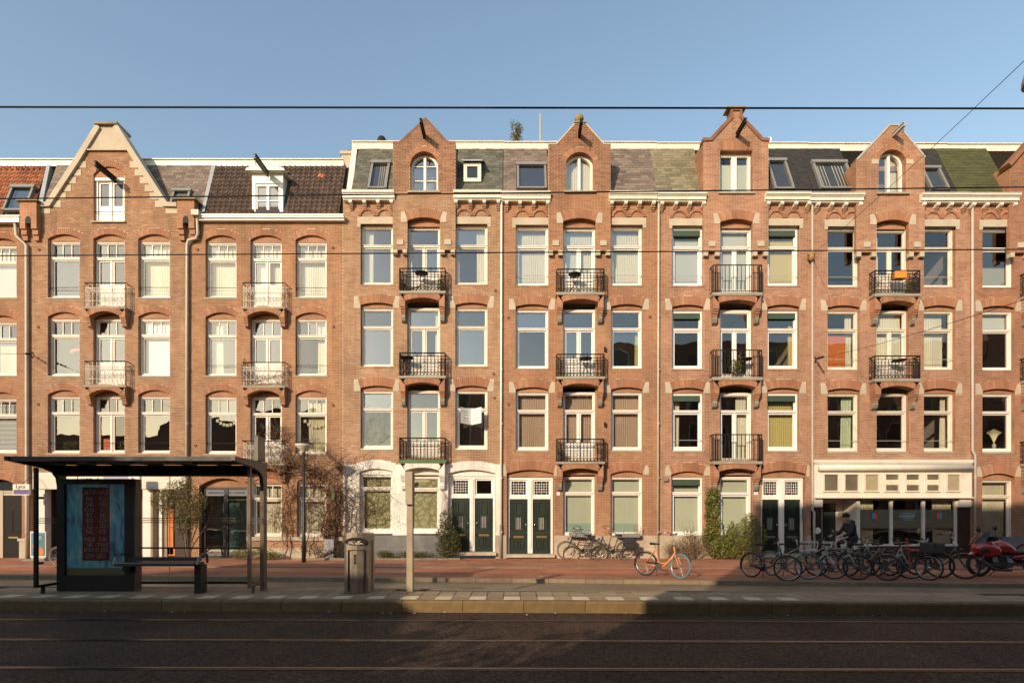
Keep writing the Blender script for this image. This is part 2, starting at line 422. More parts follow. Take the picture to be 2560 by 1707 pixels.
brick_tex('paving_strip', (0.36, 0.16, 0.09), (0.29, 0.125, 0.072), (0.13, 0.08, 0.055), 'xy', 0.21, 0.10, 0.008, 0.7)
mat('far_ground', (0.10, 0.085, 0.07), 0.9, 0.2, 0.5)
mat('kerb_stone', (0.22, 0.165, 0.105), 0.75, 0.2, 5, 0.3, 60, rand=0.12)
mat('platform_kerb', (0.17, 0.108, 0.038), 0.7, 0.25, 7, 0.45, 90, rand=0.10, dirt=(0.10, 0.07, 0.04), dscale=2.5, damt=0.5)
mat('platform_tile', (0.27, 0.195, 0.115), 0.75, 0.18, 6, 0.3, 80, rand=0.16)
mat('white_tile', (0.56, 0.49, 0.34), 0.7, 0.12, 6, 0.2, 60, rand=0.08, dirt=(0.35, 0.28, 0.2), dscale=5, damt=0.5)
mat('joint_brown', (0.035, 0.025, 0.018), 0.8)
mat('dark_joint', (0.020, 0.016, 0.013), 0.8)
mat('rail_steel', (0.22, 0.175, 0.135), 0.35, 0.1, 4, metal=1.0)
mat('litter', (0.6, 0.58, 0.54), 0.8, island=0.4)

def cl(x): return max(-30.0, min(30.0, x))
def yF(x): return 8.95 - 0.022 * cl(x)
def yB(x): return 10.25 - 0.050 * cl(x)
def yK(x): return 14.42 - (0.055 if x < 0 else 0.080) * cl(x)
def yC(x): return 15.65 - 0.055 * cl(x)
def yP(x): return 17.2 - 0.03 * cl(x)
XS = [-90, -60, -30, -22, -15, -7.5, 0, 7.5, 15, 22, 30, 60, 90]
def sheet(name, fa, fb, z, m):
    mb = MB()
    for a, b in zip(XS, XS[1:]):
        mb.quad((a, fa(a), z), (b, fa(b), z), (b, fb(b), z), (a, fb(a), z))
    o = mb.build(name, m); o['kind'] = 'structure'
    return o
g = MB(); g.quad((-1500, -1500, -0.40), (1500, -1500, -0.40), (1500, 1500, -0.40), (-1500, 1500, -0.40))
g.build('ground', 'far_ground')['kind'] = 'structure'
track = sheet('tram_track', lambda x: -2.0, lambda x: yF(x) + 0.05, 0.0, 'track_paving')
sheet('road', lambda x: yB(x) - 0.1, lambda x: yK(x) + 0.05, -0.225, 'road_asphalt')
sheet('paved_strip', lambda x: yK(x) + 0.14, lambda x: yC(x), -0.130, 'paving_strip')
sheet('cycle_path', lambda x: yC(x), lambda x: yP(x) - 0.05, -0.126, 'cycle_red')
pav = sheet('pavement', lambda x: yP(x) + 0.05, lambda x: 20.75, -0.10, 'paving_brick')
sheet('opposite_pavement', lambda x: -3.2, lambda x: -2.0, 0.12, 'paving_brick')

# transverse slab joints in the track and the rails
for xj, y0, y1, w in ((-0.55, 8.2, 7.1, 0.025), (0.02, 6.9, 5.85, 0.03), (0.30, 5.65, 4.3, 0.04), (2.45, 8.15, 7.05, 0.025), (-5.6, 8.3, 7.1, 0.02), (-3.9, 7.0, 5.9, 0.02), (5.4, 6.9, 5.8, 0.025), (-3.2, 5.7, 4.3, 0.02), (4.9, 5.6, 4.3, 0.02), (6.6, 8.1, 7.0, 0.02)):
    MB().box(xj - w / 4, xj + w / 4, y1, y0, 0.002, 0.005).build('slab_joint', 'joint_brown', track)
def rail(fn, w=0.042):
    mb = MB()
    for a, b in zip(XS, XS[1:]):
        for off, ww, z, mi in ((0.035, 0.05, 0.004, 1), (0.0, w, 0.010, 0), (-0.055, 0.018, 0.008, 0), (-0.035, 0.03, 0.004, 1)):
            mb.m = mi
            mb.add([(a, fn(a) + off - ww / 2, z), (b, fn(b) + off - ww / 2, z), (b, fn(b) + off + ww / 2, z), (a, fn(a) + off + ww / 2, z)], [(0, 1, 2, 3)])
    o = mb.build('tram_rail', ['rail_steel', 'dark_joint'], track)
rail(lambda x: 8.27 - 0.0125 * cl(x), 0.04)
rail(lambda x: 6.99 - 0.0115 * cl(x))
rail(lambda x: 5.75 - 0.008 * cl(x))
rail(lambda x: 4.38 - 0.008 * cl(x))

# the tram stop's platform: core, kerb blocks, tiles
pl = MB()
for a, b in zip(XS, XS[1:]):
    pl.add([(a, yF(a) + 0.10, 0.0), (b, yF(b) + 0.10, 0.0), (b, yB(b), -0.25), (a, yB(a), -0.25), (a, yF(a) + 0.10, 0.178), (b, yF(b) + 0.10, 0.178), (b, yB(b), 0.178), (a, yB(a), 0.178)],
           [(0, 1, 5, 4), (4, 5, 6, 7), (2, 3, 7, 6)])
platform = pl.build('platform', 'dark_joint'); platform['kind'] = 'structure'
kb = MB(); L = 1.04
prof = [(0.0, 0.0), (0.0, 0.165), (0.018, 0.195), (0.05, 0.2), (0.155, 0.2), (0.155, 0.0)]
n = len(prof)
kb.add([(0.004, y, z) for y, z in prof] + [(L - 0.004, y, z) for y, z in prof],
       [tuple(range(n)), tuple(range(2 * n - 1, n - 1, -1))] + [(i, i + n, (i + 1) % n + n, (i + 1) % n) for i in range(n)])
kb0 = kb.build('kerb_block', 'platform_kerb', platform)
for i in range(-15, 15):
    x = i * L + 0.2
    o = kb0 if i == -15 else kb0.copy()
    if i > -15: COL.objects.link(o)
    o.location = (x, yF(x + L / 2) - 0.005 * rnd.random(), 0.001 * rnd.random()); o.rotation_euler = (0, 0, -0.022)
tl = MB().box(-0.143, 0.143, -0.143, 0.143, 0, 0.024)
t0 = tl.build('tile', 'platform_tile', platform, bevel=0.004)
t1 = MB().box(-0.147, 0.147, -0.147, 0.147, 0, 0.026).build('white_tile', 'white_tile', platform, bevel=0.004)
first = {0: True, 1: True}
for i in range(-33, 31):
    for j in range(4):
        x = i * 0.30 + (0.15 if j % 2 else 0) * 0
        yy = yF(x) + 0.165 + 0.15 + j * 0.302
        if yy + 0.14 > yB(x): continue
        wt = 1 if (j == 0 and i % 2 == 0 and -33 < i < 18) else 0
        src = t1 if wt else t0
        o = src if first[wt] else src.copy()
        if not first[wt]: COL.objects.link(o)
        first[wt] = False
        o.location = (x, yy, 0.1755 + rnd.uniform(0, 0.003)); o.rotation_euler = (R(rnd.uniform(-.25, .25)), R(rnd.uniform(-.25, .25)), -0.022 + R(rnd.uniform(-.3, .3)))
bb = MB()
for a, b in zip(XS, XS[1:]):
    bb.add([(a, yB(a), -0.24), (b, yB(b), -0.24), (b, yB(b) + 0.12, -0.24), (a, yB(a) + 0.12, -0.24), (a, yB(a), 0.19), (b, yB(b), 0.19), (b, yB(b) + 0.12, 0.19), (a, yB(a) + 0.12, 0.19)],
           [(0, 1, 5, 4), (4, 5, 6, 7), (2, 3, 7, 6)])
bb.build('platform_rear_kerb', 'kerb_stone', platform)
# kerbs of the carriageway and of the pavement, stone by stone
def kerb_line(name, fn, z0, z1, w, ln, m, x0, x1):
    root = None; base = MB().box(0.004, ln - 0.004, 0, w, z0, z1)
    k = base.build(name, m); k['kind'] = 'structure'
    st = base.build('kerb_stone', m, k)
    x = x0; k.location = (x0 - ln, fn(x0 - ln / 2), 0); first = True
    while x < x1:
        o = st if first else st.copy()
        if not first: COL.objects.link(o)
        first = False
        sl = math.atan(fn(x + ln) - fn(x)) if ln else 0
        o.matrix_parent_inverse = Matrix.Translation(-Vector(k.location))
        o.location = (x, fn(x), rnd.uniform(-0.004, 0.004)); o.rotation_euler = (0, 0, math.atan2(fn(x + ln) - fn(x), ln))
        x += ln
kerb_line('road_kerb', yK, -0.26, -0.118, 0.15, 1.0, 'kerb_stone', -22, 22)
kerb_line('pavement_kerb', lambda x: yP(x) - 0.05, -0.2, -0.094, 0.1, 1.0, 'kerb_stone', -22, 22)

# ------------------------------------------------------------------ houses across the street, behind the viewer: they shade the track and show in the panes
mat('opp_brick', (0.30, 0.17, 0.11), 0.9, 0.2, 1.5)
mat('opp_trim', (0.6, 0.55, 0.46), 0.6)
mat('opp_glass', (0.03, 0.035, 0.04), 0.15)
mat('opp_roof', (0.06, 0.045, 0.04), 0.8, 0.2, 2)
def opp_house(x0, x1, h, label, pitch=0.0):
    t = thing('opposite_house', label, 'house', ((x0 + x1) / 2, -3.2, 0.1), group='houses across the street')
    MB().box(x0, x1, -11, -3.2, 0.1, h).build('wall', 'opp_brick', t)
    if pitch:
        MB().add([(x0, -3.2, h), (x1, -3.2, h), (x1, -5.2, h + pitch), (x0, -5.2, h + pitch), (x0, -11, h + pitch), (x1, -11, h + pitch)], [(0, 1, 2, 3), (3, 2, 5, 4), (0, 3, 4), (1, 2, 5)]).build('roof', 'opp_roof', t)
    n = max(1, int((x1 - x0) / 2.0)); step = (x1 - x0) / n
    z = 1.0
    while z + 2.0 < h:
        for i in range(n):
            c = x0 + (i + 0.5) * step
            w = MB().box(c - 0.62, c + 0.62, -3.2, -3.12, z - 0.05, z + 1.95).build('window', 'opp_trim', t)
            MB().box(c - 0.52, c + 0.52, -3.15, -3.11, z + 0.05, z + 1.85).build('pane', 'opp_glass', w)
        z += 3.1
opp_house(-46, -30, 8.2, 'low brick house farthest left across the street, reflected in window panes')
opp_house(-30, -22.5, 8.8, 'brick house across the street beside the low one, reflected in panes', 1.0)
opp_house(-22.5, -17.1, 10.2, 'brick house across the street left of the gap, reflected in panes', 0.3)
opp_house(-17.05, -10.35, 6.7, 'two-storey annexe beside the gap across the street')
opp_house(-10.3, -5.3, 4.2, 'single-storey annexe in the gap between houses across the street')
opp_house(-5.25, 8.0, 13.3, 'tall brick house across the street shading the row of parked bicycles')
opp_house(8.05, 40, 16.0, 'highest brick block across the street, dark in the right hand panes')

mat('bark', (0.085, 0.06, 0.042), 0.9, 0.3, 10, 0.5, 30)
mat('twig', (0.13, 0.075, 0.045), 0.9, 0.25, 10)
def branchy(mb, p, d, ln, r, depth, rg, spread=0.6, grav=0.0, kids=3, segs=4, minr=0.003):
    pts = [Vector(p)]; rs = [r]; d = Vector(d).normalized(); cur = Vector(p)
    for i in range(segs):
        d = (d + Vector((rg.uniform(-1, 1), rg.uniform(-1, 1), rg.uniform(-1, 1))) * 0.18 + Vector((0, 0, grav))).normalized()
        cur = cur + d * (ln / segs); pts.append(cur.copy()); rs.append(max(minr, r * (1 - 0.55 * (i + 1) / segs)))
    mb.tube(pts, rs, 5 if r > 0.03 else 3)
    if depth > 0:
        for k in range(kids):
            i = rg.randint(1, segs)
            nd = (d + Vector((rg.uniform(-1, 1), rg.uniform(-1, 1), rg.uniform(-0.6, 1))) * spread).normalized()
            branchy(mb, pts[i], nd, ln * rg.uniform(0.55, 0.8), rs[i] * 0.65, depth - 1, rg, spread, grav, kids, segs, minr)
def bare_tree(x, y, h, seed, label):
    rg = random.Random(seed)
    t = thing('street_tree', label, 'tree', (x, y, 0.1), group='bare street trees')
    mb = MB(); mb.tube([(x, y, 0.1), (x + 0.05, y, h * 0.2), (x, y + 0.05, h * 0.38)], [0.16, 0.13, 0.11], 8)
    mb.build('trunk', 'bark', t)
    cr = MB()
    for k in range(7):
        a = k * 0.9 + rg.random()
        branchy(cr, (x, y, h * rg.uniform(0.28, 0.38)), (math.cos(a) * 0.6, math.sin(a) * 0.6, 0.9), h * 0.36, 0.055, 3, rg, 0.8, 0.03, 4, 4, 0.006)
    cr.build('crown', 'bark', t)
bare_tree(-13.8, -1.2, 11.0, 3, 'bare street tree across the street, mirrored in the first floor panes')

# the two rows of houses run on beyond the frame
for x0, x1, y0, y1, h, lab in ((24.2, 90, FAC, 30, 15.5, 'plain brick row continuing the terrace beyond the right edge'), (-90, -25.3, FAC, 30, 14.5, 'plain brick row continuing the terrace beyond the left edge'), (40.1, 90, -11, -3.2, 17, 'plain brick row across the street far to the right'), (-90, -46.1, -11, -3.2, 13, 'plain brick row across the street far to the left')):
    t = thing('terrace_row', lab, 'houses', ((x0 + x1) / 2, y0 if y0 > 0 else y1, -.1)); MB().box(x0, x1, y0, y1, -.1, h).build('wall', 'opp_brick', t)
    yy = y0 - .04 if y0 > 0 else y1 + .04
    for i in range(int((x1 - x0) / 2.1)):
        for z in (1.2, 4.4, 7.6, 10.8):
            if z + 2 < h: c = x0 + 1 + i * 2.1; MB().box(c - .55, c + .55, yy, yy + .05, z, z + 1.9).build('window', 'opp_glass', t)
# ------------------------------------------------------------------ masonry
COURSE = 0.0635
def op(u0, u1, vb, vs, vc, t=0.0, y=FAC):
    x0, x1 = X(u0, y), X(u1, y); zs = Z(vs, y); rise = Z(vc, y) - zs
    d = dict(x0=x0, x1=x1, z0=Z(vb, y), zs=zs, rise=rise, t=t, c=(x0 + x1) / 2, hw=(x1 - x0) / 2)
    if rise > 0.01:
        d['R'] = (d['hw'] ** 2 + rise ** 2) / (2 * rise); d['zc'] = zs + rise - d['R']
        d['th'] = math.asin(min(1, d['hw'] / d['R'])) if d['zc'] < zs - 1e-6 else math.pi / 2
    return d
def cut(iv, a, b):
    out = []
    for p, q in iv:
        if b <= p or a >= q: out.append((p, q)); continue
        if a > p: out.append((p, a))
        if b < q: out.append((b, q))
    return out
def halfcut(o, z, grow):
    if z < o['z0']: return None
    if z <= o['zs']: return o['hw']
    if 'R' not in o: return o['hw'] if z < o['zs'] + 0.001 else None
    r = o['R'] + grow; dz = z - o['zc']
    if dz >= r: return None
    h = math.sqrt(r * r - dz * dz)
    if o['th'] < math.pi / 2 - 0.01: h = min(h, dz * math.tan(o['th']))
    return h
def poly_iv(poly, z):
    xs = []
    n = len(poly)
    for i in range(n):
        (xa, za), (xb, zb) = poly[i], poly[(i + 1) % n]
        if (za <= z < zb) or (zb <= z < za): xs.append(xa + (xb - xa) * (z - za) / (zb - za))
    xs.sort()
    return [(xs[i], xs[i + 1]) for i in range(0, len(xs) - 1, 2)]
def masonry(h, name, base, z0, z1, y, ops=(), rects=(), brick='brick_red', mortar='mortar_grey', depth=0.22, rev='rev_brick', seed=0):
    """bricks laid course by course round the openings; mortar bed behind them"""
    rg = random.Random(seed); br = MB(); bk = MB()
    nrow = int((z1 - z0) / COURSE)
    for k in range(nrow + 1):
        za = z0 + k * COURSE; zb = min(za + COURSE, z1)
        if zb - za < 0.01: continue
        zm = (za + zb) / 2
        iv = base(zm); ib = list(iv)
        for o in ops:
            g = halfcut(o, zm, 0.03 if o['t'] else 0.0)
            if g: iv = cut(iv, o['c'] - g, o['c'] + g)
            g = halfcut(o, zm, o['t'])
            if g: ib = cut(ib, o['c'] - g, o['c'] + g)
        for r in rects:
            if r[2] < zm < r[3]: ib = cut(ib, r[0], r[1])
        for a, b in iv:
            if b - a < 0.01: continue
            bk.m = 0; bk.quad((a, y, za), (b, y, za), (b, y, zb), (a, y, zb))
            bk.m = 1
            bk.quad((a, y + depth, za), (a, y, za), (a, y, zb), (a, y + depth, zb))
            bk.quad((b, y, za), (b, y + depth, za), (b, y + depth, zb), (b, y, zb))
            bk.quad((a, y, zb), (b, y, zb), (b, y + depth, zb), (a, y + depth, zb))
            bk.quad((a, y + depth, za), (b, y + depth, za), (b, y, za), (a, y, za))
        off = (0.11 if k % 2 else 0.0)
        for a, b in ib:
            x = math.floor((a - off) / 0.22) * 0.22 + off
            while x < b:
                p, q = max(x, a) + 0.0045, min(x + 0.22, b) - 0.0045
                if q - p > 0.02:
                    f = y - 0.005 - 0.003 * rg.random(); c, d = za + 0.0055, zb - 0.0055
                    br.add([(p, f, c), (q, f, c), (q, f, d), (p, f, d), (p, y, c), (q, y, c), (q, y, d), (p, y, d)],
                           [(0, 1, 2, 3), (3, 2, 6, 7), (1, 0, 4, 5), (0, 3, 7, 4), (2, 1, 5, 6)])
                x += 0.22
    w = bk.build(name, [mortar, rev], h)
    br.build('brick_courses', brick, w, kind='stuff')
    return w
def arch_ring(h, o, y, m='brick_arch', proud=0.014, depth=0.2, wv=0.075, name='arch'):
    mb = MB(); th = o['th']; n = max(5, int(round(2 * th * (o['R'] + o['t'] / 2) / wv)))
    for i in range(n):
        a, b = -th + 2 * th * (i + 0.06) / n, -th + 2 * th * (i + 0.94) / n
        q = [(o['c'] + r * math.sin(t), o['zc'] + r * math.cos(t)) for r, t in ((o['R'], a), (o['R'], b), (o['R'] + o['t'], b), (o['R'] + o['t'], a))]
        mb.prism(q, y - proud, y + depth)
    return mb.build(name, m, h, kind='stuff')
def arc(o, n=14, grow=0.0):
    th = o['th']
    return [(o['c'] + (o['R'] + grow) * math.sin(-th + 2 * th * i / n), o['zc'] + (o['R'] + grow) * math.cos(-th + 2 * th * i / n)) for i in range(n + 1)]
def tympanum(h, o, zt, y, m='rev_brick_front'):
    pts = [(o['x0'] + 0.004, zt)] + [(o['x1'] - 0.004, zt)] + arc(o)[::-1]
    MB().prism(pts, y, y + 0.05).build('tympanum', m, h)
def stone(h, u0, u1, v0, v1, y, m='stone', proud=0.02, depth=0.05, name='stone_block', shape=None):
    x0, x1, z0, z1 = X(u0, y), X(u1, y), Z(v1, y), Z(v0, y)
    mb = MB()
    if shape is None: mb.box(x0, x1, y - proud, y + depth, z0, z1)
    else: mb.prism([(x0 + (x1 - x0) * a, z0 + (z1 - z0) * b) for a, b in shape], y - proud, y + depth)
    mb.build(name, m, h)
    return (x0, x1, z0, z1)
SPR_L = [(0, 0), (1, 0), (1, 0.28), (0.62, 0.94), (0.3, 1), (0, 0.72)]
SPR_R = [(1, 0), (1, 0.72), (0.7, 1), (0.38, 0.94), (0, 0.28), (0, 0)]

# ------------------------------------------------------------------ windows
def curtain_sheet(x0, x1, z0, z1, y, m, parent, folds=None, amp=0.022, name='curtain', seed=0):
    rg = random.Random(seed); w = x1 - x0
    nf = folds if folds is not None else max(3, int(w / 0.085)); n = nf * 5
    mb = MB(); ph = rg.random() * 6; vs = []; rows = 5
    for j in range(rows + 1):
        t = j / rows
        for i in range(n + 1):
            s = i / n; a = amp * (0.5 + 0.7 * t) * (0.6 + 0.5 * math.sin(s * 9 + ph))
            vs.append((x0 + w * s + 0.012 * math.sin(3 * t + 8 * s + ph), y + a * math.sin(2 * math.pi * nf * s + ph + 0.5 * math.sin(4 * t + s * 5)), z1 + (z0 - z1) * t))
    fs = [(j * (n + 1) + i, j * (n + 1) + i + 1, (j + 1) * (n + 1) + i + 1, (j + 1) * (n + 1) + i) for j in range(rows) for i in range(n)]
    mb.add(vs, fs)
    return mb.build(name, m, parent, smooth=True)
SEED = [0]
def window(h, x0, x1, z0, z1, yf, style='B', fm='cream', zt=None, gl='glass', cur=None, sill=None, bar=False, awning=False, sillm='sill_stone', name='window', panel=0.55):
    """frame (the window itself) > sash, pane, curtain, sill"""
    SEED[0] += 1; sd = SEED[0]
    fw = {'A': 0.062, 'B': 0.075, 'C': 0.085}[style[0]]; d = 0.15
    f = MB()
    f.box(x0, x0 + fw, yf, yf + d, z0, z1); f.box(x1 - fw, x1, yf, yf + d, z0, z1)
    f.box(x0 + fw, x1 - fw, yf, yf + d, z1 - fw, z1)
    f.box(x0 - 0.0, x1 + 0.0, yf - 0.018, yf + 0.01, z1 - 0.03, z1 + 0.02)      # head moulding
    f.box(x0 + fw, x1 - fw, yf - 0.012, yf + d, z0, z0 + fw * 1.3)
    if zt is None: zt = z1 - 0.3 * (z1 - z0)
    th = 0.075
    f.box(x0 + fw, x1 - fw, yf - 0.006, yf + d - 0.01, zt - th / 2, zt + th / 2)
    f.box(x0 + fw * 0.5, x1 - fw * 0.5, yf - 0.03, yf + 0.02, zt + th / 2 - 0.02, zt + th / 2 + 0.012)
    w = f.build(name, fm, h)
    lights = []
    ia, ib = x0 + fw, x1 - fw; sw = 0.05; ys = yf + 0.045; yg = yf + 0.075
    s = MB()
    def sash(a, b, c, e, sw=sw, ys=ys):
        s.box(a, a + sw, ys, ys + 0.05, c, e); s.box(b - sw, b, ys, ys + 0.05, c, e)
        s.box(a + sw, b - sw, ys, ys + 0.05, c, c + sw); s.box(a + sw, b - sw, ys, ys + 0.05, e - sw, e)
        lights.append((a + sw, b - sw, c + sw, e - sw))
    up0, up1, lo0, lo1 = zt + th / 2, z1 - fw, z0 + fw * 1.3, zt - th / 2
    if style[0] == 'A':
        sash(ia, ib, up0, up1, 0.035); a, b, c, e = lights.pop(); k = 3
        for i in range(k):
            p, q = a + (b - a) * i / k, a + (b - a) * (i + 1) / k
            if i: s.box(p - 0.014, p + 0.014, ys, ys + 0.045, c, e)
            lights.append((p + (0.014 if i else 0), q - (0.014 if i < k - 1 else 0), c, e))
    else:
        sash(ia, ib, up0, up1, 0.025 if style[0] == 'B' else 0.03)
    if 'd' in style:
        m = (x0 + x1) / 2; s.box(m - 0.022, m + 0.022, ys - 0.03, ys + 0.05, lo0, lo1)
        for a, b in ((ia, m - 0.022), (m + 0.022, ib)):
            sash(a, b, lo0, lo1, 0.062)
            p, q, c, e = lights.pop()
            if panel:
                s.box(p, q, ys + 0.012, ys + 0.04, c, c + panel); s.box(p + 0.06, q - 0.06, ys + 0.002, ys + 0.03, c + 0.07, c + panel - 0.09)
                s.box(p, q, ys, ys + 0.05, c + panel - 0.03, c + panel)
                lights.append((p, q, c + panel, e))
            else: lights.append((p, q, c, e))
    else: sash(ia, ib, lo0, lo1, 0.05 if style[0] != 'C' else 0.065)
    s.build('sash', fm, w)
    for a, b, c, e in lights:
        MB().quad((a, yg, c), (b, yg, c), (b, yg, e), (a, yg, e)).build('pane', gl, w)
    if awning:
        f2 = MB(); f2.box(ia + 0.01, ib - 0.01, yf - 0.03, yf + 0.06, z1 - fw - 0.21, z1 - fw - 0.01)
        f2.box(ia + 0.01, ib - 0.01, yf - 0.045, yf + 0.04, z1 - fw - 0.235, z1 - fw - 0.205)
        f2.build('rolled_awning', 'awning_green', w)
    if sill:
        ex, sh, pr = sill
        MB().box(x0 - ex, x1 + ex, yf - 0.10 - pr, yf + 0.02, z0 - sh, z0 - 0.002).build('sill', sillm, w)
    if bar:
        b_ = MB(); zb = z0 + (0.42 if bar is True else bar)
        b_.tube([(x0 - 0.02, yf - 0.06, zb), (x1 + 0.02, yf - 0.06, zb)], 0.011, 5); b_.tube([(x0 + 0.02, yf - 0.06, zb - 0.03), (x0 + 0.02, yf + 0.02, zb - 0.03)], 0.012, 4); b_.tube([(x1 - 0.02, yf - 0.06, zb - 0.03), (x1 - 0.02, yf + 0.02, zb - 0.03)], 0.012, 4)
        b_.build('guard_bar', 'iron_black' if style[0] == 'A' else 'zinc', w)
    yc = yf + 0.24
    for c in (cur or []):
        kind, m, a, b = c[0], c[1], c[2], c[3]; lo, hi = (c[4], c[5]) if len(c) > 4 else (0, 1)
        p, q = ia + (ib - ia) * a, ia + (ib - ia) * b; e0, e1 = z0 + 0.04 + (z1 - z0 - 0.06) * lo, z0 + 0.04 + (z1 - z0 - 0.06) * hi
        if kind == 'c': curtain_sheet(p, q, e0, e1, yc, m, w, seed=sd)
        elif kind == 'b': MB().box(p, q, yc - 0.05, yc - 0.045, e0, e1).build('blind', m, w)
        elif kind == 'v':
            mb = MB(); k = int((e1 - e0) / 0.05)
            for i in range(k):
                z = e0 + (i + 0.5) * (e1 - e0) / k
                mb.add([(p, yc - 0.07, z - 0.018), (q, yc - 0.07, z - 0.018), (q, yc - 0.035, z + 0.018), (p, yc - 0.035, z + 0.018)], [(0, 1, 2, 3)])
            mb.build('venetian_blind', m, w)
    return w
NET = [('c', 'net_curtain', 0, 1)]
def interior(h, x0, x1, levels, y0=FAC + 0.24, dep=4.2, wallm='room'):
    mb = MB()
    for a, b in zip(levels, levels[1:]):
        b -= 0.22
        mb.m = 0
        mb.quad((x0, y0, a), (x0, y0 + dep, a), (x0, y0 + dep, b), (x0, y0, b)); mb.quad((x1, y0, a), (x1, y0, b), (x1, y0 + dep, b), (x1, y0 + dep, a))
        mb.quad((x0, y0, b), (x0, y0 + dep, b), (x1, y0 + dep, b), (x1, y0, b))
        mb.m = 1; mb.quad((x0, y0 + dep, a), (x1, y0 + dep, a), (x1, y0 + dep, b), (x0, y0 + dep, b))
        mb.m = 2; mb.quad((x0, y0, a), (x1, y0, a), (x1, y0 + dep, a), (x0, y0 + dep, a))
    mb.build('interior', [wallm, 'room_back', 'room_floor'], h)

# ------------------------------------------------------------------ balconies
def railing(par, x0, x1, y0, y1, z0, z1, style):
    """y0 front, y1 wall"""
    mb = MB(); m = 'iron_black'
    def frame(z, r):
        mb.tube([(x0, y1, z), (x0, y0, z), (x1, y0, z), (x1, y1, z)], r, 5)
    H = z1 - z0
    runs = [((x0, y0), (x1, y0)), ((x0, y1), (x0, y0)), ((x1, y1), (x1, y0))]
    if style == 'plain':
        frame(z1, 0.022); frame(z0 + 0.07, 0.016)
        for (ax, ay), (bx, by) in runs:
            ln = math.hypot(bx - ax, by - ay); k = max(2, int(ln / 0.145))
            for i in range(k + 1):
                t = i / k; mb.tube([(ax + (bx - ax) * t, ay + (by - ay) * t, z0 + 0.02), (ax + (bx - ax) * t, ay + (by - ay) * t, z1)], 0.0135, 4)
        for x in (x0, x1):
            for dx in (0, 0.10): mb.bar((x + (dx if x == x0 else -dx), y0, z0), (x + (dx if x == x0 else -dx), y0, z1), 0.035)
    elif style == 'ornate':
        frame(z1, 0.026); frame(z1 - 0.13, 0.016); frame(z0 + 0.62 * H, 0.014); frame(z0 + 0.17 * H, 0.015)
        for (ax, ay), (bx, by) in runs:
            ln = math.hypot(bx - ax, by - ay); k = max(2, int(ln / 0.128)); ax_ = 'y' if ay == by else 'x'
            for i in range(k + 1):
                t = i / k; px, py = ax + (bx - ax) * t, ay + (by - ay) * t
                mb.tube([(px, py, z0), (px, py, z1 - (0.05 if i % 2 else 0.13))], 0.0135, 4)
                if i % 2: mb.sph((px, py, z1 - 0.05), 0.018, 4)
                if i < k:
                    cx, cy = px + (bx - ax) / k / 2, py + (by - ay) / k / 2
                    mb.ring((cx, cy, z0 + 0.62 * H + 0.055), 0.05, 0.012, ax_, 10, 3, 0, 180)
                    mb.ring((cx, cy, z0 + 0.085 * H), 0.045, 0.012, ax_, 10, 3)
                    if ax_ == 'x' or i < 2 or i > k - 3: mb.ring((cx, cy, z0 + 0.38 * H), 0.05, 0.011, ax_, 10, 3); mb.ring((cx, cy, z0 + 0.52 * H), 0.04, 0.011, ax_, 8, 3)
        for x in (x0, x1):
            mb.bar((x, y0, z0), (x, y0, z1), 0.03)
            mb.tube([(x, y0, z1), (x, (y0 + y1) / 2, z1 - 0.06), (x, y1, z1 - 0.02)], 0.012, 4)
    else:
        frame(z1, 0.020)
        wh = MB()
        for (ax, ay), (bx, by) in runs:
            ln = math.hypot(bx - ax, by - ay); k = max(2, int(round(ln / 0.165))); ax_ = 'y' if ay == by else 'x'
            hs = [z0 + 0.02, z0 + 0.26 * H, z0 + 0.66 * H, z0 + 0.80 * H]
            for z in hs[1:]: wh.bar((ax, ay, z), (bx, by, z), 0.012, 0.015)
            for i in range(k + 1):
                t = i / k; px, py = ax + (bx - ax) * t, ay + (by - ay) * t
                wh.bar((px, py, z0), (px, py, z1 - (0.07 if i % 3 else 0.0)), 0.011)
                if i < k:
                    cx, cy = px + (bx - ax) / k / 2, py + (by - ay) / k / 2; s_ = ln / k / 2
                    wh.ring((cx, cy, z0 + 0.12 * H), s_ * 0.75, 0.0062, ax_, 10, 3)
                    wh.ring((cx, cy, z0 + 0.36 * H), s_ * 0.8, 0.0062, ax_, 10, 3)
                    wh.ring((cx, cy, z0 + 0.55 * H), s_ * 0.72, 0.0062, ax_, 10, 3, 20, 300)
                    wh.ring((cx, cy, z0 + 0.73 * H), s_ * 0.5, 0.012, ax_, 8, 3)
        wh.build('lattice', 'iron_white', par)
    mb.build('railing', m, par)

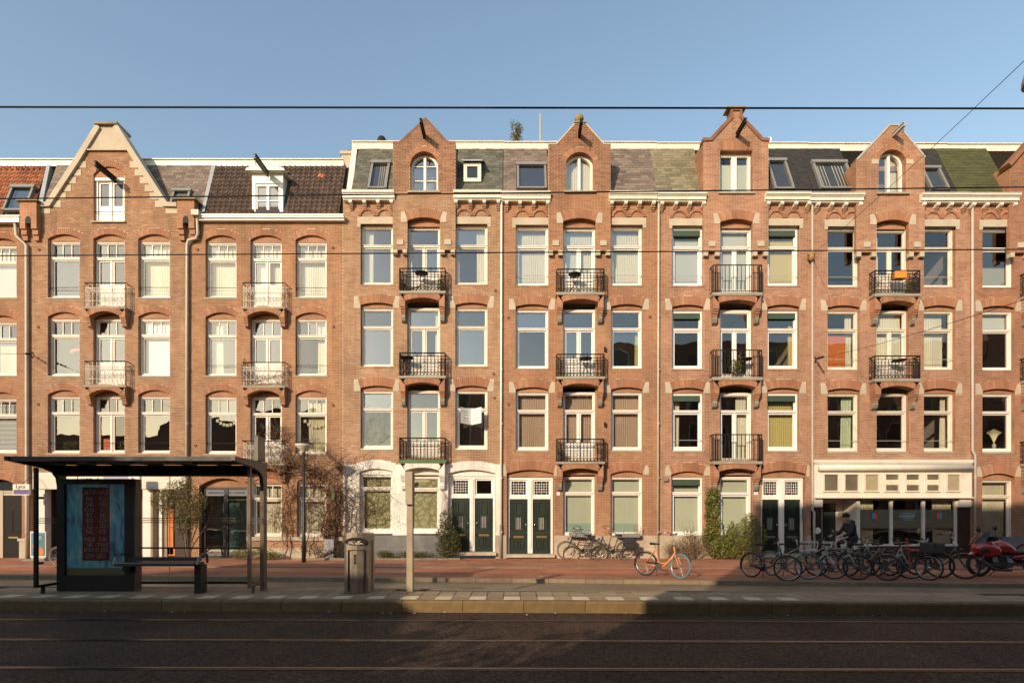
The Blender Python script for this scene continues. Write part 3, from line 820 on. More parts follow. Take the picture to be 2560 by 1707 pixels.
def balcony(h, u0, u1, vs0, vs1, vr, p, style, cor=None, y=FAC, slabm='sill_stone', cm='rev_brick_front', inset=0.04, stonem='stone_dark', edge=None):
    yf = y - p
    x0, x1 = X(u0, yf), X(u1, yf); z1, z0, zr = Z(vs0, yf), Z(vs1, yf), Z(vr, yf)
    b = MB(); b.box(x0, x1, yf, y, z0, z1); b.box(x0 + 0.025, x1 - 0.025, yf + 0.02, y, z0 - 0.025, z0)
    bal = b.build('balcony', slabm, h)
    if edge: MB().box(x0 - 0.01, x1 + 0.01, yf - 0.012, yf - 0.001, z0 + 0.01, z1 + 0.02).build('painted_edge', edge, bal)
    railing(bal, x0 + 0.03, x1 - 0.03, yf + 0.035, y, z1, zr, style)
    if cor:
        # brick arch that carries the slab, stepped legs and a stone scroll under each
        a0, a1, vspr, vcr, vleg, vst, vbt = cor
        yc = yf + inset
        o = op(a0, a1, vspr + 40, vspr, vcr, y=yc)
        cx0, cx1 = x0 + 0.05, x1 - 0.05; zl = Z(vleg, yc); zt = z0 - 0.025
        n = 12; ar = arc(o, n)
        top = [(cx0 + (cx1 - cx0) * i / n, zt) for i in range(n + 1)]
        top = [(min(max(px, cx0), cx1), zt) for px, _ in [(cx0, 0)] + ar[1:-1] + [(cx1, 0)]]
        mb = MB(); mb.strip(top, ar, yc, y)
        mb.box(cx0, o['x0'], yc, y, zl, zt - 0.001); mb.box(o['x1'], cx1, yc, y, zl, zt - 0.001)
        mb.build('corbel_arch', [cm], bal)
        v = MB(); o['t'] = 0.20
        arch_ring(bal, o, yc, 'brick_arch' if cm.startswith('rev_brick') else 'brick_white', 0.008, 0.02)
        st = MB(); hs = (Z(vleg, yc) - Z(vst, yc)) / 3
        for (a, b_) in ((cx0, o['x0']), (o['x1'], cx1)):
            for k in range(3):
                st.box(a + 0.01 * k, b_ - 0.01 * k, yc + (y - yc) * (0.12 + 0.14 * k), y, zl - hs * (k + 1) + 0.022, zl - hs * k - 0.002)
                st.box(a + 0.01 * k + 0.012, b_ - 0.01 * k - 0.012, yc + (y - yc) * (0.2 + 0.14 * k), y, zl - hs * (k + 1), zl - hs * (k + 1) + 0.022)
        st.build('stepped_corbel', cm, bal)
        for (a, b_) in ((cx0, o['x0']), (o['x1'], cx1)):
            za, zb = Z(vst, yc), Z(vbt, yc); hh = za - zb
            pr = [(yc + (y - yc) * 0.42, za - 0.002), (yc + (y - yc) * 0.38, za - hh * 0.35), (yc + (y - yc) * 0.55, za - hh * 0.8), (yc + (y - yc) * 0.8, zb), (y, zb), (y, za - 0.002)]
            n = len(pr); aa, bb = a + 0.025, b_ - 0.025
            MB().add([(aa, q, z) for q, z in pr] + [(bb, q, z) for q, z in pr], [tuple(range(n))[::-1], tuple(range(n, 2 * n))] + [(i, (i + 1) % n, (i + 1) % n + n, i + n) for i in range(n)]).build('stone_scroll', stonem if cm.startswith('rev_brick') else 'white', bal)
    return bal, x0, x1, yf, z1

# ------------------------------------------------------------------ roofs
def slates(h, u0, u1, m, y0=FAC + 0.06, z0=14.0, y1=21.75, z1=16.69, w=0.285, ex=0.155, top_shift=True, holes=(), base=True, yref=20.65):
    """slates hung one by one on the mansard; u0, u1 are its side edges"""
    x0, x1 = X(u0, yref), X(u1, yref)
    d = Vector((0, y1 - y0, z1 - z0)); ln = d.length; ang = math.atan2(d.z, d.y)
    rf = MB(); off = Vector((0, math.sin(ang), -math.cos(ang))) * 0.02
    rf.add([(x0, y0 + off.y, z0 + off.z), (x1, y0 + off.y, z0 + off.z), (x1, y1 + off.y, z1 + off.z), (x0, y1 + off.y, z1 + off.z)], [(0, 1, 2, 3)])
    roof = rf.build('roof', 'roof_felt', h)
    sl = MB().box(-0.5, 0.5, 0, ex * 1.25, 0, 0.015)
    me = None; rows = int(ln / ex)
    for k in range(rows + 1):
        t = k * ex; off = (w / 2 if k % 2 else 0); x = x0 - off
        while x < x1:
            a, b = max(x, x0), min(x + w, x1)
            x += w
            if b - a < 0.05: continue
            py, pz = y0 + d.y * t / ln, z0 + d.z * t / ln
            for q in holes:
                if q[2] < pz + 0.08 < q[3] and q[0] < b and q[1] > a:
                    if a < q[0]: b = q[0]
                    else: a = q[1]
            if b - a < 0.03: continue
            if me is None:
                o = sl.build('slate', m, roof); me = o.data
            else:
                o = bpy.data.objects.new('slate', me); COL.objects.link(o); o.parent = roof
            o.location = ((a + b) / 2, py - math.sin(ang) * (0.008 + rnd.uniform(0, 0.005)), pz + math.cos(ang) * 0.008)
            o.rotation_euler = (ang - R(2.4 + rnd.uniform(-.9, .9)), 0, R(rnd.uniform(-.8, .8))); o.scale = ((b - a) - 0.006, 1, 1)
    return roof
def pantiles(h, x0f, x1f, m, y0, z0, y1, z1, nw, rows, holes=(), odd=None):
    """x0f/x1f give the side edges as functions of the height fraction"""
    d = Vector((0, y1 - y0, z1 - z0)); ln = d.length; ang = math.atan2(d.z, d.y); ex = ln / rows
    rf = MB()
    rf.add([(x0f(0), y0 + .04, z0), (x1f(0), y0 + .04, z0), (x1f(1), y1 + .04, z1), (x0f(1), y1 + .04, z1)], [(0, 1, 2, 3)])
    roof = rf.build('roof', 'roof_felt', h)
    n = 6; prof = [(-0.5 + i / n, 0.028 * math.sin(i / n * 2 * math.pi - 0.6) + (0.012 if i == n else 0)) for i in range(n + 1)]
    tl = MB()
    vs = []
    for yy, dz in ((0, 0.0), (1.22, 0.0)):
        vs += [(px, yy, pz + dz) for px, pz in prof]
    vs += [(px, 0, pz - 0.045) for px, pz in prof]
    m_ = n + 1
    tl.add(vs, [(i, i + 1, m_ + i + 1, m_ + i) for i in range(n)] + [(i, 2 * m_ + i, 2 * m_ + i + 1, i + 1) for i in range(n)])
    me = None; me2 = None
    for k in range(rows):
        t = k / rows; xa, xb = x0f(t), x1f(t); w = nw
        cnt = int((xb - xa) / w)
        for i in range(cnt):
            cx = xa + (i + 0.5) * (xb - xa) / cnt; py, pz = y0 + d.y * t, z0 + d.z * t
            if any(q[0] < cx < q[1] and q[2] < pz + 0.1 < q[3] for q in holes): continue
            if me is None:
                o = tl.build('roof_tile', m, roof); me = o.data
            elif odd and (k, i) in odd:
                o = tl.build('roof_tile', 'tile_bright', roof)
            else:
                o = bpy.data.objects.new('roof_tile', me); COL.objects.link(o); o.parent = roof
            o.location = (cx, py - 0.02, pz + 0.01); o.rotation_euler = (ang - R(7 + rnd.uniform(-1.5, 1.5)), R(rnd.uniform(-2, 2)), R(rnd.uniform(-1, 1))); o.scale = (w * 1.04, ex, 1)
    return roof
def skylight(h, u0, u1, v0, v1, y0, z0, y1, z1, cur=None, curm='net_curtain', upright=False):
    """roof window set in the mansard slope"""
    sl = (y1 - y0) / (z1 - z0)
    def pt(u, v):
        y = y0 + 0.3
        for _ in range(4): y = y0 + (Z(v, y) - z0) * sl
        return Vector((X(u, y), y, Z(v, y)))
    a, b, c, d = pt(u0, v1), pt(u1, v1), pt(u1, v0), pt(u0, v0)
    hz = (b.x + c.x - a.x - d.x) / 2
    xl, xr = (a.x + d.x) / 2, (b.x + c.x) / 2
    nrm = Vector((0, -(z1 - z0), (y1 - y0))).normalized()
    mb = MB(); P = lambda x, t, o: tuple(Vector((x, a.y + (d.y - a.y) * t, a.z + (d.z - a.z) * t)) + nrm * o)
    def beam(xa, xb, ta, tb, o0, o1):
        vs = [P(xa, ta, o0), P(xb, ta, o0), P(xb, tb, o0), P(xa, tb, o0), P(xa, ta, o1), P(xb, ta, o1), P(xb, tb, o1), P(xa, tb, o1)]
        mb.add(vs, [(3, 2, 1, 0), (4, 5, 6, 7), (0, 1, 5, 4), (2, 3, 7, 6), (1, 2, 6, 5), (3, 0, 4, 7)])
    fw = 0.085; ft = fw / (d - a).length
    beam(xl, xl + fw, 0, 1, -0.03, 0.11); beam(xr - fw, xr, 0, 1, -0.03, 0.11); beam(xl + fw, xr - fw, 0, ft, -0.03, 0.10); beam(xl - 0.03, xr + 0.03, 1 - ft, 1.05, -0.03, 0.14)
    w = mb.build('roof_window', 'curb_grey', h)
    MB().add([P(xl + fw, ft, 0.055), P(xr - fw, ft, 0.055), P(xr - fw, 1 - ft, 0.055), P(xl + fw, 1 - ft, 0.055)], [(0, 1, 2, 3)]).build('pane', 'glass', w)
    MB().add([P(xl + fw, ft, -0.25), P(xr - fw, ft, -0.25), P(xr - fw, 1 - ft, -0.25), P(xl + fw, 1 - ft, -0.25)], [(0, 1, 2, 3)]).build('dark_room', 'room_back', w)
    if cur:
        for p, q in cur:
            xa, xb = xl + fw + (xr - xl - 2 * fw) * p, xl + fw + (xr - xl - 2 * fw) * q
            mb = MB(); k = 16
            vs = [P(xa + (xb - xa) * i / k, t, -0.03 + 0.015 * math.sin(i * 1.6)) for t in (ft, 1 - ft) for i in range(k + 1)]
            mb.add(vs, [(i, i + 1, k + 2 + i, k + 1 + i) for i in range(k)]).build('curtain', curm, w, smooth=True)
    return (xl - 0.02, xr + 0.02, a.z - 0.05, d.z + 0.02)
def hoist_beam(h, u, v, ln, m='iron_black', y=FAC - 0.15, hook=True, w=0.10, hh=0.17):
    x, z = X(u, y), Z(v, y)
    mb = MB(); mb.box(x - w / 2, x + w / 2, y - ln, y + 0.1, z + hh / 2 - 0.03, z + hh / 2); mb.box(x - w / 2, x + w / 2, y - ln, y + 0.1, z - hh / 2, z - hh / 2 + 0.03)
    mb.box(x - 0.02, x + 0.02, y - ln, y + 0.1, z - hh / 2 + 0.03, z + hh / 2 - 0.03)
    b = mb.build('hoist_beam', m, h)
    if hook:
        k = MB(); yy = y - ln + 0.1; k.tube([(x, yy, z - hh / 2), (x, yy, z - hh / 2 - 0.08)], 0.012, 4); k.ring((x, yy, z - hh / 2 - 0.13), 0.05, 0.012, 'x', 10, 4, 90, 340)
        k.build('hook', 'iron_black', b)
def drainpipe(h, pts, r=0.045, m='pipe', low=None):
    mb = MB(); mb.tube(pts, r, 8)
    p = mb.build('drainpipe', m, h, smooth=True)
    zs = sorted([q[2] for q in pts]); z = zs[0] + 1.0; x, y = pts[-1][0], pts[-1][1]
    c = MB()
    while z < zs[-1] - 0.6:
        xx = x
        for a, b in zip(pts, pts[1:]):
            if min(a[2], b[2]) <= z <= max(a[2], b[2]) and abs(a[2] - b[2]) > 0.5: xx = a[0]
        c.rev([(r + 0.008, 0), (r + 0.008, 0.04)], (xx, y, z), 8); z += 2.1
    c.build('pipe_clip', m, p)
    if low: MB().tube([(x, y, zs[0] + 0.01), (x, y, zs[0] + low)], r + 0.012, 8).build('pipe_shoe', 'stone_dark', p, smooth=True)
def wall_tie(h, u, v, y=FAC):
    MB().tube([(X(u), y - 0.03, Z(v)), (X(u), y, Z(v))], 0.055, 10).build('wall_anchor', 'tie_rust', h)
mat('tie_rust', (0.16, 0.06, 0.04), 0.8, 0.2, 10)
mat('sign_white', (0.8, 0.79, 0.76), 0.5)
mat('enamel_blue', (0.03, 0.05, 0.2), 0.4)
# ------------------------------------------------------------------ the four matching houses and the cut one at the right end
YB = FAC - 0.15                                   # plane of the projecting gable bays
def cornice(h, u0, u1, dv, brackets, endl=0, endr=0):
    y0 = FAC - 0.33; x0, x1 = X(u0, y0), X(u1, y0)
    zt, zb = Z(437 + dv, y0), Z(454 + dv, y0); hh = zt - zb
    mb = MB()
    for f, a, b in ((0.0, 0.78, 1.0), (0.05, 0.62, 0.78), (0.08, 0.18, 0.62), (0.14, 0.0, 0.18)):
        mb.box(x0 + f * 0.3 * endl, x1 - f * 0.3 * endr, y0 + f, FAC, zb + hh * a, zb + hh * b - 0.001)
    mb.box(x0, x1, y0 - 0.015, y0 + 0.2, zt, zt + 0.02)
    c = mb.build('cornice', 'cream', h)
    for u in brackets:
        yb = FAC - 0.22; x = X(u, yb); zb2 = zb - 0.002; b = MB(); hb = 0.30
        pr = [(yb, zb2), (yb, zb2 - 0.09), (yb + 0.05, zb2 - 0.13), (yb + 0.09, zb2 - 0.14), (FAC, zb2 - 0.14), (FAC, zb2)]
        n = len(pr); w = 0.062
        b.add([(x - w, q, z) for q, z in pr] + [(x + w, q, z) for q, z in pr], [tuple(range(n))[::-1], tuple(range(n, 2 * n))] + [(i, (i + 1) % n, (i + 1) % n + n, i + n) for i in range(n)])
        br = b.build('bracket', 'cream', c)
        s = MB()
        for k in range(3): s.box(x - 0.075 + 0.012 * k, x + 0.075 - 0.012 * k, FAC - 0.12 + 0.035 * k, FAC, zb2 - 0.20 - 0.062 * k, zb2 - 0.15 - 0.062 * k)
        s.build('brick_step', 'rev_brick_front', br)
def blind_arches(h, cs, v0, dv):
    for c in cs:
        o = op(c - 14.5, c + 14.5, v0, v0 - 0.6, v0 - 15.1, 0.095)
        o['th'] = math.pi / 2 * 0.985
        arch_ring(h, o, FAC, 'brick_arch', 0.055, 0.02, 0.07, 'blind_arch')
def door_pair(h, x0, x1, z0, z1, yf, fm='cream', leaded=(True, True), doorm='door_green'):
    """white frame with two front doors and lights over them"""
    fw = 0.085; mid = (x0 + x1) / 2; H = z1 - z0; d = 0.16; zt = z1 - 0.78
    f = MB(); f.box(x0, x0 + fw, yf, yf + d, z0, z1); f.box(x1 - fw, x1, yf, yf + d, z0, z1); f.box(x0 + fw, x1 - fw, yf, yf + d, z1 - fw, z1)
    f.box(mid - 0.10, mid + 0.10, yf - 0.02, yf + d, z0 + 0.02, z1 - fw); f.box(mid - 0.05, mid + 0.05, yf - 0.045, yf - 0.02, z0 + 0.25, z1 - fw)
    for a, b in ((x0 + fw, mid - 0.10), (mid + 0.10, x1 - fw)):
        f.box(a, b, yf - 0.01, yf + d, zt - 0.06, zt + 0.06)
    w = f.build('door_frame', fm, h)
    s = MB().box(x0 - 0.05, x1 + 0.05, yf - 0.35, yf + 0.3, z0 - 0.12, z0).build('doorstep', 'stone', h)
    for k, (a, b) in enumerate(((x0 + fw, mid - 0.10), (mid + 0.10, x1 - fw))):
        sa = MB(); c, e = zt + 0.06, z1 - fw
        sa.box(a, a + 0.07, yf + 0.04, yf + 0.1, c, e); sa.box(b - 0.07, b, yf + 0.04, yf + 0.1, c, e); sa.box(a + 0.07, b - 0.07, yf + 0.04, yf + 0.1, c, c + 0.06); sa.box(a + 0.07, b - 0.07, yf + 0.04, yf + 0.1, e - 0.06, e)
        ov = sa.build('overlight', fm, h)
        MB().quad((a + 0.07, yf + 0.08, c + 0.06), (b - 0.07, yf + 0.08, c + 0.06), (b - 0.07, yf + 0.08, e - 0.06), (a + 0.07, yf + 0.08, e - 0.06)).build('pane', 'glass_clear', ov)
        if leaded[k]:
            l = MB(); p, q, c2, e2 = a + 0.07, b - 0.07, c + 0.06, e - 0.06
            for i in range(1, 6):
                xx = p + (q - p) * i / 6; l.box(xx - 0.006, xx + 0.006, yf + 0.066, yf + 0.074, c2 + (0 if i % 2 else 0.06), e2 - (0 if i % 2 else 0.06))
            for i in range(1, 5):
                zz = c2 + (e2 - c2) * i / 5; l.box(p, q, yf + 0.060, yf + 0.066, zz - 0.006, zz + 0.006)
            l.build('lead_came', 'sign_white', ov)
            MB().box((p + q) / 2 - 0.1, (p + q) / 2 + 0.1, yf + 0.082, yf + 0.088, c2 + 0.14, c2 + 0.24).build('stained_pane', 'glass_red', ov)
        # the door
        a += 0.005; b -= 0.005; yd = yf + 0.05; zb, ze = z0 + 0.015, zt - 0.065; cx = (a + b) / 2; ww = b - a
        m = MB(); m.box(a, b, yd, yd + 0.05, zb, ze)
        dh = ze - zb
        def mould(p, q, c, e, t=0.03, pr=0.03):
            m.box(p, p + t, yd - pr, yd, c, e); m.box(q - t, q, yd - pr, yd, c, e); m.box(p + t, q - t, yd - pr, yd, c, c + t); m.box(p + t, q - t, yd - pr, yd, e - t, e)
        mould(cx - 0.13, cx + 0.13, zb + dh * 0.70, zb + dh * 0.95)
        for sgn in (-1, 1):
            xx = cx + sgn * (ww / 2 - 0.10)
            mould(xx - 0.055, xx + 0.055, zb + dh * 0.42, zb + dh * 0.86); mould(xx - 0.055, xx + 0.055, zb + dh * 0.88, zb + dh * 0.95)
            mould(cx + sgn * 0.13 - 0.10, cx + sgn * 0.13 + 0.10, zb + dh * 0.09, zb + dh * 0.25)
        mould(cx - 0.3, cx + 0.3, zb + dh * 0.29, zb + dh * 0.35); m.box(a + 0.03, b - 0.03, yd - 0.03, yd, zb, zb + dh * 0.065)
        dr = m.build('door', doorm, h)
        MB().box(cx - 0.11, cx + 0.11, yd - 0.012, yd - 0.002, zb + dh * 0.44, zb + dh * 0.66).build('door_light', 'door_glass', dr)
        gr = MB()
        for i in range(4): gr.tube([(cx - 0.09 + 0.06 * i, yd - 0.03, zb + dh * 0.43), (cx - 0.09 + 0.06 * i, yd - 0.03, zb + dh * 0.67)], 0.008, 4)
        gr.build('grille', 'iron_black', dr)
        MB().box(cx - 0.2, cx + 0.2, yd - 0.032, yd - 0.002, zb + dh * 0.285, zb + dh * 0.325).build('letter_slot', 'brass' if leaded[0] is None or k < 2 and x0 < 0 else 'steel', dr)
        kx = b - 0.07 if k == 0 else a + 0.07
        MB().sph((kx, yd - 0.05, zb + dh * 0.53), 0.035, 6).build('door_knob', 'chrome', dr, smooth=True)
mat('glass_red', (0.22, 0.05, 0.03), 0.2)
mat('door_glass', (0.30, 0.29, 0.26), 0.2, 0.3, 20)

def std_house(label, xl, xr, cols, bay, dy3, dy, brick, mortar, gable, gop, gbot, cur, bal, rail, fm, ws, ground_ops, ground_fn, gm='brick_gable', arm='brick_arch', levels=None, brackets=((), ()), seed=1, lower=None, hook=None, base_v=1281.5, awn=(), barr=(), anchors=(), ground_brick=None, cor_mat='rev_brick_front', bal_u=None, cwin3='Bd', rowc1='Bd', bayopen=True):
    h = thing('brick_house', label, 'house', (X((xl + xr) / 2), FAC, -0.10), group='terrace of brick houses')
    ops = []; rects = []; win = []
    (l0, l1), (c0, c1), (r0, r1) = cols; b0, b1 = bay
    # third floor: lintels, blind arches
    for k, (u0, u1) in ((0, (l0, l1)), (2, (r0, r1))):
        if u0 is None: continue
        ops.append(op(u0, u1, 653.4 + dy3, 515.5 + dy3, 515.5 + dy3)); win.append((3, k, u0, u1))
        a, b = (u0 - 7.3, u1) if k == 0 else (u0, u1 + 8)
        rects.append(stone(h, a, b, 499 + dy3, 515.2 + dy3, FAC, 'stone', 0.03, 0.1, 'lintel'))
        e = (a, u0) if k == 0 else (u1, b)
        rects.append(stone(h, e[0], e[1], 515.4 + dy3, 522 + dy3, FAC, 'stone', 0.028, 0.1, 'lintel_end'))
        blind_arches(h, (u0 + 15.5, u0 + 55.5) if k == 0 else (u0 + 20, u0 + 60), 498.6 + dy3, dy3)
    if c0 is not None: ops.append(op(c0, c1, 668 + dy3, 505 + dy3, 505 + dy3))
    for row, off in ((2, 0.0), (1, 190.5)):
        d = off + dy
        for k, (u0, u1) in enumerate(cols):
            if u0 is None: continue
            if k == 1:
                ops.append(op(u0, u1, (862 if row in bal else 842.5) + d, 690 + d, 690 + d))
            else:
                o = op(u0, u1, 842.5 + d, 700.5 + d, 695 + d, 0.335); ops.append(o)
                arch_ring(h, o, FAC, arm)
                tympanum(h, o, Z(706.2 + d), FAC + 0.10)
                rects.append(stone(h, u0 - 15.5, u0 - 0.2, 682 + d, 708 + d, FAC, 'stone', 0.02, 0.1, 'springer_stone', SPR_L))
                rects.append(stone(h, u1 + 0.2, u1 + 14.5, 682 + d, 708 + d, FAC, 'stone', 0.02, 0.1, 'springer_stone', SPR_R))
            win.append((row, k, u0, u1))
    ops += ground_ops
    zlow = Z(lower) if lower else -0.10
    masonry(h, 'wall', lambda z: [(X(xl), X(xr))], zlow, Z(446 + dy3 * 0.7), FAC, ops, rects, brick, mortar, seed=seed)
    # gable bay on stone corbels
    if b0 is not None:
        gp = [(X(u, YB), Z(v, YB)) for u, v in gable]
        bo = []; brc = []
        bb = Z(574 + dy3, YB)
        poly = [(X(b0, YB), bb)] + gp + [(X(b1, YB), bb)]
        if c0 is not None:
            o = op(c0, c1, 700, 507 + dy3, 499.5 + dy3, 0.345, YB); bo.append(o); arch_ring(h, o, YB, arm)
            zt = Z(519.5 + dy3)
            pts = [(o['x0'] + .004, Z(519.5 + dy3)), (o['x1'] - .004, Z(519.5 + dy3))] + arc(o)[::-1]
            MB().prism(pts, FAC + 0.05, FAC + 0.1).build('tympanum', 'rev_brick_front', h)
            brc.append(stone(h, c0 - 14.8, c0 - 0.2, 485.7 + dy3, 511 + dy3, YB, 'stone', 0.02, 0.1, 'springer_stone', SPR_L))
            brc.append(stone(h, c1 + 0.2, c1 + 14.8, 485.7 + dy3, 511 + dy3, YB, 'stone', 0.02, 0.1, 'springer_stone', SPR_R))
        bo.append(gop)
        if 'R' in gop:
            arch_ring(h, gop, YB, arm)
            if gop.get('blocks'):
                for s_ in (-1, 1):
                    xx = gop['c'] + s_ * (gop['hw'] + 0.14)
                    MB().box(xx - 0.14, xx + 0.14, YB - 0.02, YB + 0.1, gop['zs'] - 0.02, gop['zs'] + 0.16).build('springer_stone', 'stone_cream', h)
        zc = Z(446 + dy3)
        masonry(h, 'bay_wall', lambda z: poly_iv(poly, z), bb, zc, YB, bo, brc, brick, mortar, 0.15, seed=seed + 50)
        masonry(h, 'gable_wall', lambda z: poly_iv(poly, z), zc, max(p[1] for p in gp), YB, bo, brc, gm, mortar, 0.33, seed=seed + 90)
        # cheeks of the gable running back into the roof
        ck = MB(); zsh = min(p[1] for p in gp[:1] + gp[-1:])
        for u in (b0, b1):
            xx = X(u, YB); s_ = 1 if u == b0 else -1
            ck.box(xx + 0.003 * s_, xx + 0.2 * s_, YB + 0.331, FAC + 1.25, zc - 0.1, zsh - 0.02)
        ck.box(X(b0, YB) + 0.2, X(b1, YB) - 0.2, YB + 0.331, FAC + 1.25, zsh - 0.2, zsh - 0.02)
        ck.build('gable_cheek', 'rev_brick', h)
        if c0 is not None:
            for s0, s1 in ((b0, c0), (c1, b1)):
                w_ = s1 - s0; m_ = (s0 + s1) / 2
                for a, b, v0, v1, pr in ((s0 + 0.5, s0 + 10.5, 573, 584, 0.0), (s1 - 11, s1 - 1, 573, 584, 0.0), (m_ - 7.5, m_ + 7.5, 551, 563, 0.03)):
                    stone(h, a, b, v0 + dy3, v1 + dy3, YB, 'stone', 0.012 + pr, 0.148, 'corbel_stone')
        if hook: hoist_beam(h, hook[0], hook[1], hook[2], y=YB, m=hook[3] if len(hook) > 3 else 'iron_black')
    # windows
    yf = FAC + 0.15
    for row, k, u0, u1 in win:
        d = dy3 if row == 3 else dy + (190.5 if row == 1 else 0)
        top = {3: 516.5, 2: 706.2, 1: 706.2}[row] + d; bot = {3: 653.4, 2: 842.5, 1: 839.5}[row] + d; tr = {3: 562, 2: 750, 1: 748.5}[row] + d
        c = cur.get((row, k))
        if k == 1 and row in bal:
            window(h, X(u0) + 0.004, X(u1) - 0.004, Z({2: 862.0, 1: 866.0}[row] + d), Z(top), yf, ws + 'd', fm, Z(tr), cur=c, name='balcony_door', panel=0.0 if ws == 'C' else 0.62, gl=cur.get('gl', 'glass'))
            continue
        window(h, X(u0) + 0.004, X(u1) - 0.004, Z(bot), Z(top), yf, ws, fm, Z(tr), cur=c, sill=(0.055, 0.075 if row != 1 else 0.10, 0.05), awning=(row, k) in awn, bar=(row, k) in barr, gl=cur.get('gl', 'glass'), sillm='sill_stone' if not (row == 1 and label.startswith('House with white')) else 'white')
    if c0 is not None:
        window(h, X(c0) + 0.004, X(c1) - 0.004, Z(667.5 + dy3), Z(519.5 + dy3), yf, ws + 'd', fm, Z(562 + dy3), cur=cur.get((3, 1)), name='balcony_door', panel=0.0 if ws == 'C' else 0.62, gl=cur.get('gl', 'glass'))
    if bal:
        for row in bal:
            vs0, vs1, vr = bal[row]
            bu = bal_u
            d = vs1 - 672.0
            cm = 'rev_white_front' if (ground_brick and row == 1) else cor_mat
            balcony(h, bu[0], bu[1], vs0, vs1, vr, 0.36, rail, (bu[0] + 15, bu[1] - 15.5, 690 + d, 683 + d, 703.5 + d, 719 + d, 735 + d), FAC, cm=cm, edge='edge_green' if (ground_brick and row == 1) else None)
    for u, v in anchors: wall_tie(h, u, v)
    if levels is None: levels = [0.0, Z(1062), Z(868 + dy), Z(675 + dy), Z(447)]
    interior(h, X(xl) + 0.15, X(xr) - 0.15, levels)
    ground_fn(h, yf)
    return h
mat('edge_green', (0.06, 0.16, 0.04), 0.7, 0.15, 6)
def plinth(h, spans, v0=1229, v1=1281.5, m='plinth'):
    for a, b in spans:
        mb = MB(); x0, x1 = X(a), X(b); n = max(1, int((x1 - x0) / 0.75)); w = (x1 - x0) / n
        for i in range(n):
            mb = MB(); mb.box(x0 + i * w + 0.002, x0 + (i + 1) * w - 0.002, FAC - 0.045, FAC + 0.05, Z(v1) - 0.02, (Z(v0) + Z(v1)) / 2 - 0.002); mb.box(x0 + i * w + 0.002, x0 + (i + 1) * w - 0.002, FAC - 0.045, FAC + 0.05, (Z(v0) + Z(v1)) / 2 + 0.002, Z(v0))
            mb.build('plinth_stone', m, h)
# ---- house with the white ground floor
def ground3(h, yf):
    ops = G3
    window(h, X(825.5) + .004, X(901.8) - .004, Z(1222), Z(1089.5), yf, 'B', 'white', Z(1121.4), cur=[('b', 'leaf_film', 0, 1)], sill=(0.0, 0.06, 0.02), sillm='white', gl='glass_clear')
    window(h, X(935) + .004, X(1010) - .004, Z(1222), Z(1094), yf, 'B', 'white', Z(1123), cur=[('b', 'leaf_film', 0, 1)], sill=(0.0, 0.06, 0.02), sillm='white', gl='glass_clear')
    tympanum(h, ops[0], Z(1089.5), FAC + 0.10, 'rev_white_front')
    door_pair(h, X(1031), X(1137), Z(1267), Z(1094), FAC + 0.16, 'white', (True, False))
    tympanum(h, ops[2], Z(1093), FAC + 0.12, 'rev_white_front')
    plinth(h, ((789, 1030),), 1228.5, 1281.5, 'plinth_grey'); plinth(h, ((1138, 1148),), 1228.5, 1281.5, 'plinth')
def leaf_film():
    m = bpy.data.materials.new('leaf_film'); m.use_nodes = True
    n = m.node_tree.nodes; l = m.node_tree.links; p = n['Principled BSDF']
    tc = n.new('ShaderNodeTexCoord'); nz = n.new('ShaderNodeTexNoise'); nz.inputs['Scale'].default_value = 3.2; nz.inputs['Detail'].default_value = 2
    mp = n.new('ShaderNodeMix'); mp.data_type = 'VECTOR'; mp.inputs[0].default_value = 0.25
    l.new(tc.outputs['Object'], nz.inputs['Vector']); l.new(tc.outputs['Object'], mp.inputs[4]); l.new(nz.outputs['Color'], mp.inputs[5])
    v = n.new('ShaderNodeTexVoronoi'); v.feature = 'DISTANCE_TO_EDGE'; v.inputs['Scale'].default_value = 6.0; l.new(mp.outputs[1], v.inputs['Vector'])
    cr = n.new('ShaderNodeValToRGB'); cr.color_ramp.elements[0].position = 0.03; cr.color_ramp.elements[1].position = 0.16
    cr.color_ramp.elements[0].color = (0.27, 0.23, 0.11, 1); cr.color_ramp.elements[1].color = (0.46, 0.42, 0.24, 1)
    l.new(v.outputs['Distance'], cr.inputs[0]); l.new(cr.outputs[0], p.inputs['Base Color']); p.inputs['Roughness'].default_value = 0.8
    M['leaf_film'] = m
leaf_film()
G3 = [op(825.5, 901.8, 1228, 1083, 1076, 0.34), op(935, 1010, 1228, 1092, 1092), op(1029.5, 1138, 1281.5, 1087, 1078.6, 0.34)]
CUR3 = {(3, 0): [('c', 'net_curtain', 0, 0.3)], (3, 2): [('c', 'cream_curtain', 0.66, 1)], (2, 1): [('c', 'net_curtain', 0.85, 1)]}
g3 = op(942, 1006, 441, 381, 348.5, 0.2, YB)
B3 = {3: (668, 672.5, 615.6), 2: (862.7, 867.2, 810), 1: (1056.8, 1062, 1005.6)}
H3 = std_house('House with white painted ground floor, green slate roof and pointed brick gable', 788, 1152, [(828.3, 902.4), (935.6, 1010.7), (1046, 1119.4)], (902.4, 1046), 0, 0, 'brick_tan', 'mortar_pale',
    [(902.4, 326.7), (916, 326.7), (921, 324.5), (977, 271), (1026, 324.5), (1033, 326.7), (1046, 326.7)], g3, 441, CUR3, B3, 'ornate', 'cream', 'B', G3, ground3, bal_u=(915.3, 1023.7), seed=3, hook=(975, 314, 0.85), lower=1066, ground_brick=True, anchors=((1138, 668), (1134, 859), (1136, 914)))
for o in G3[::2]: arch_ring(H3, o, FAC, 'brick_white', 0.012)
masonry(H3, 'ground_floor_wall', lambda z: [(X(788), X(1148.5))], -0.10, Z(1066), FAC, G3, [], 'brick_white', 'mortar_white', rev='rev_white', seed=33)
for o in G3[::2]: pass
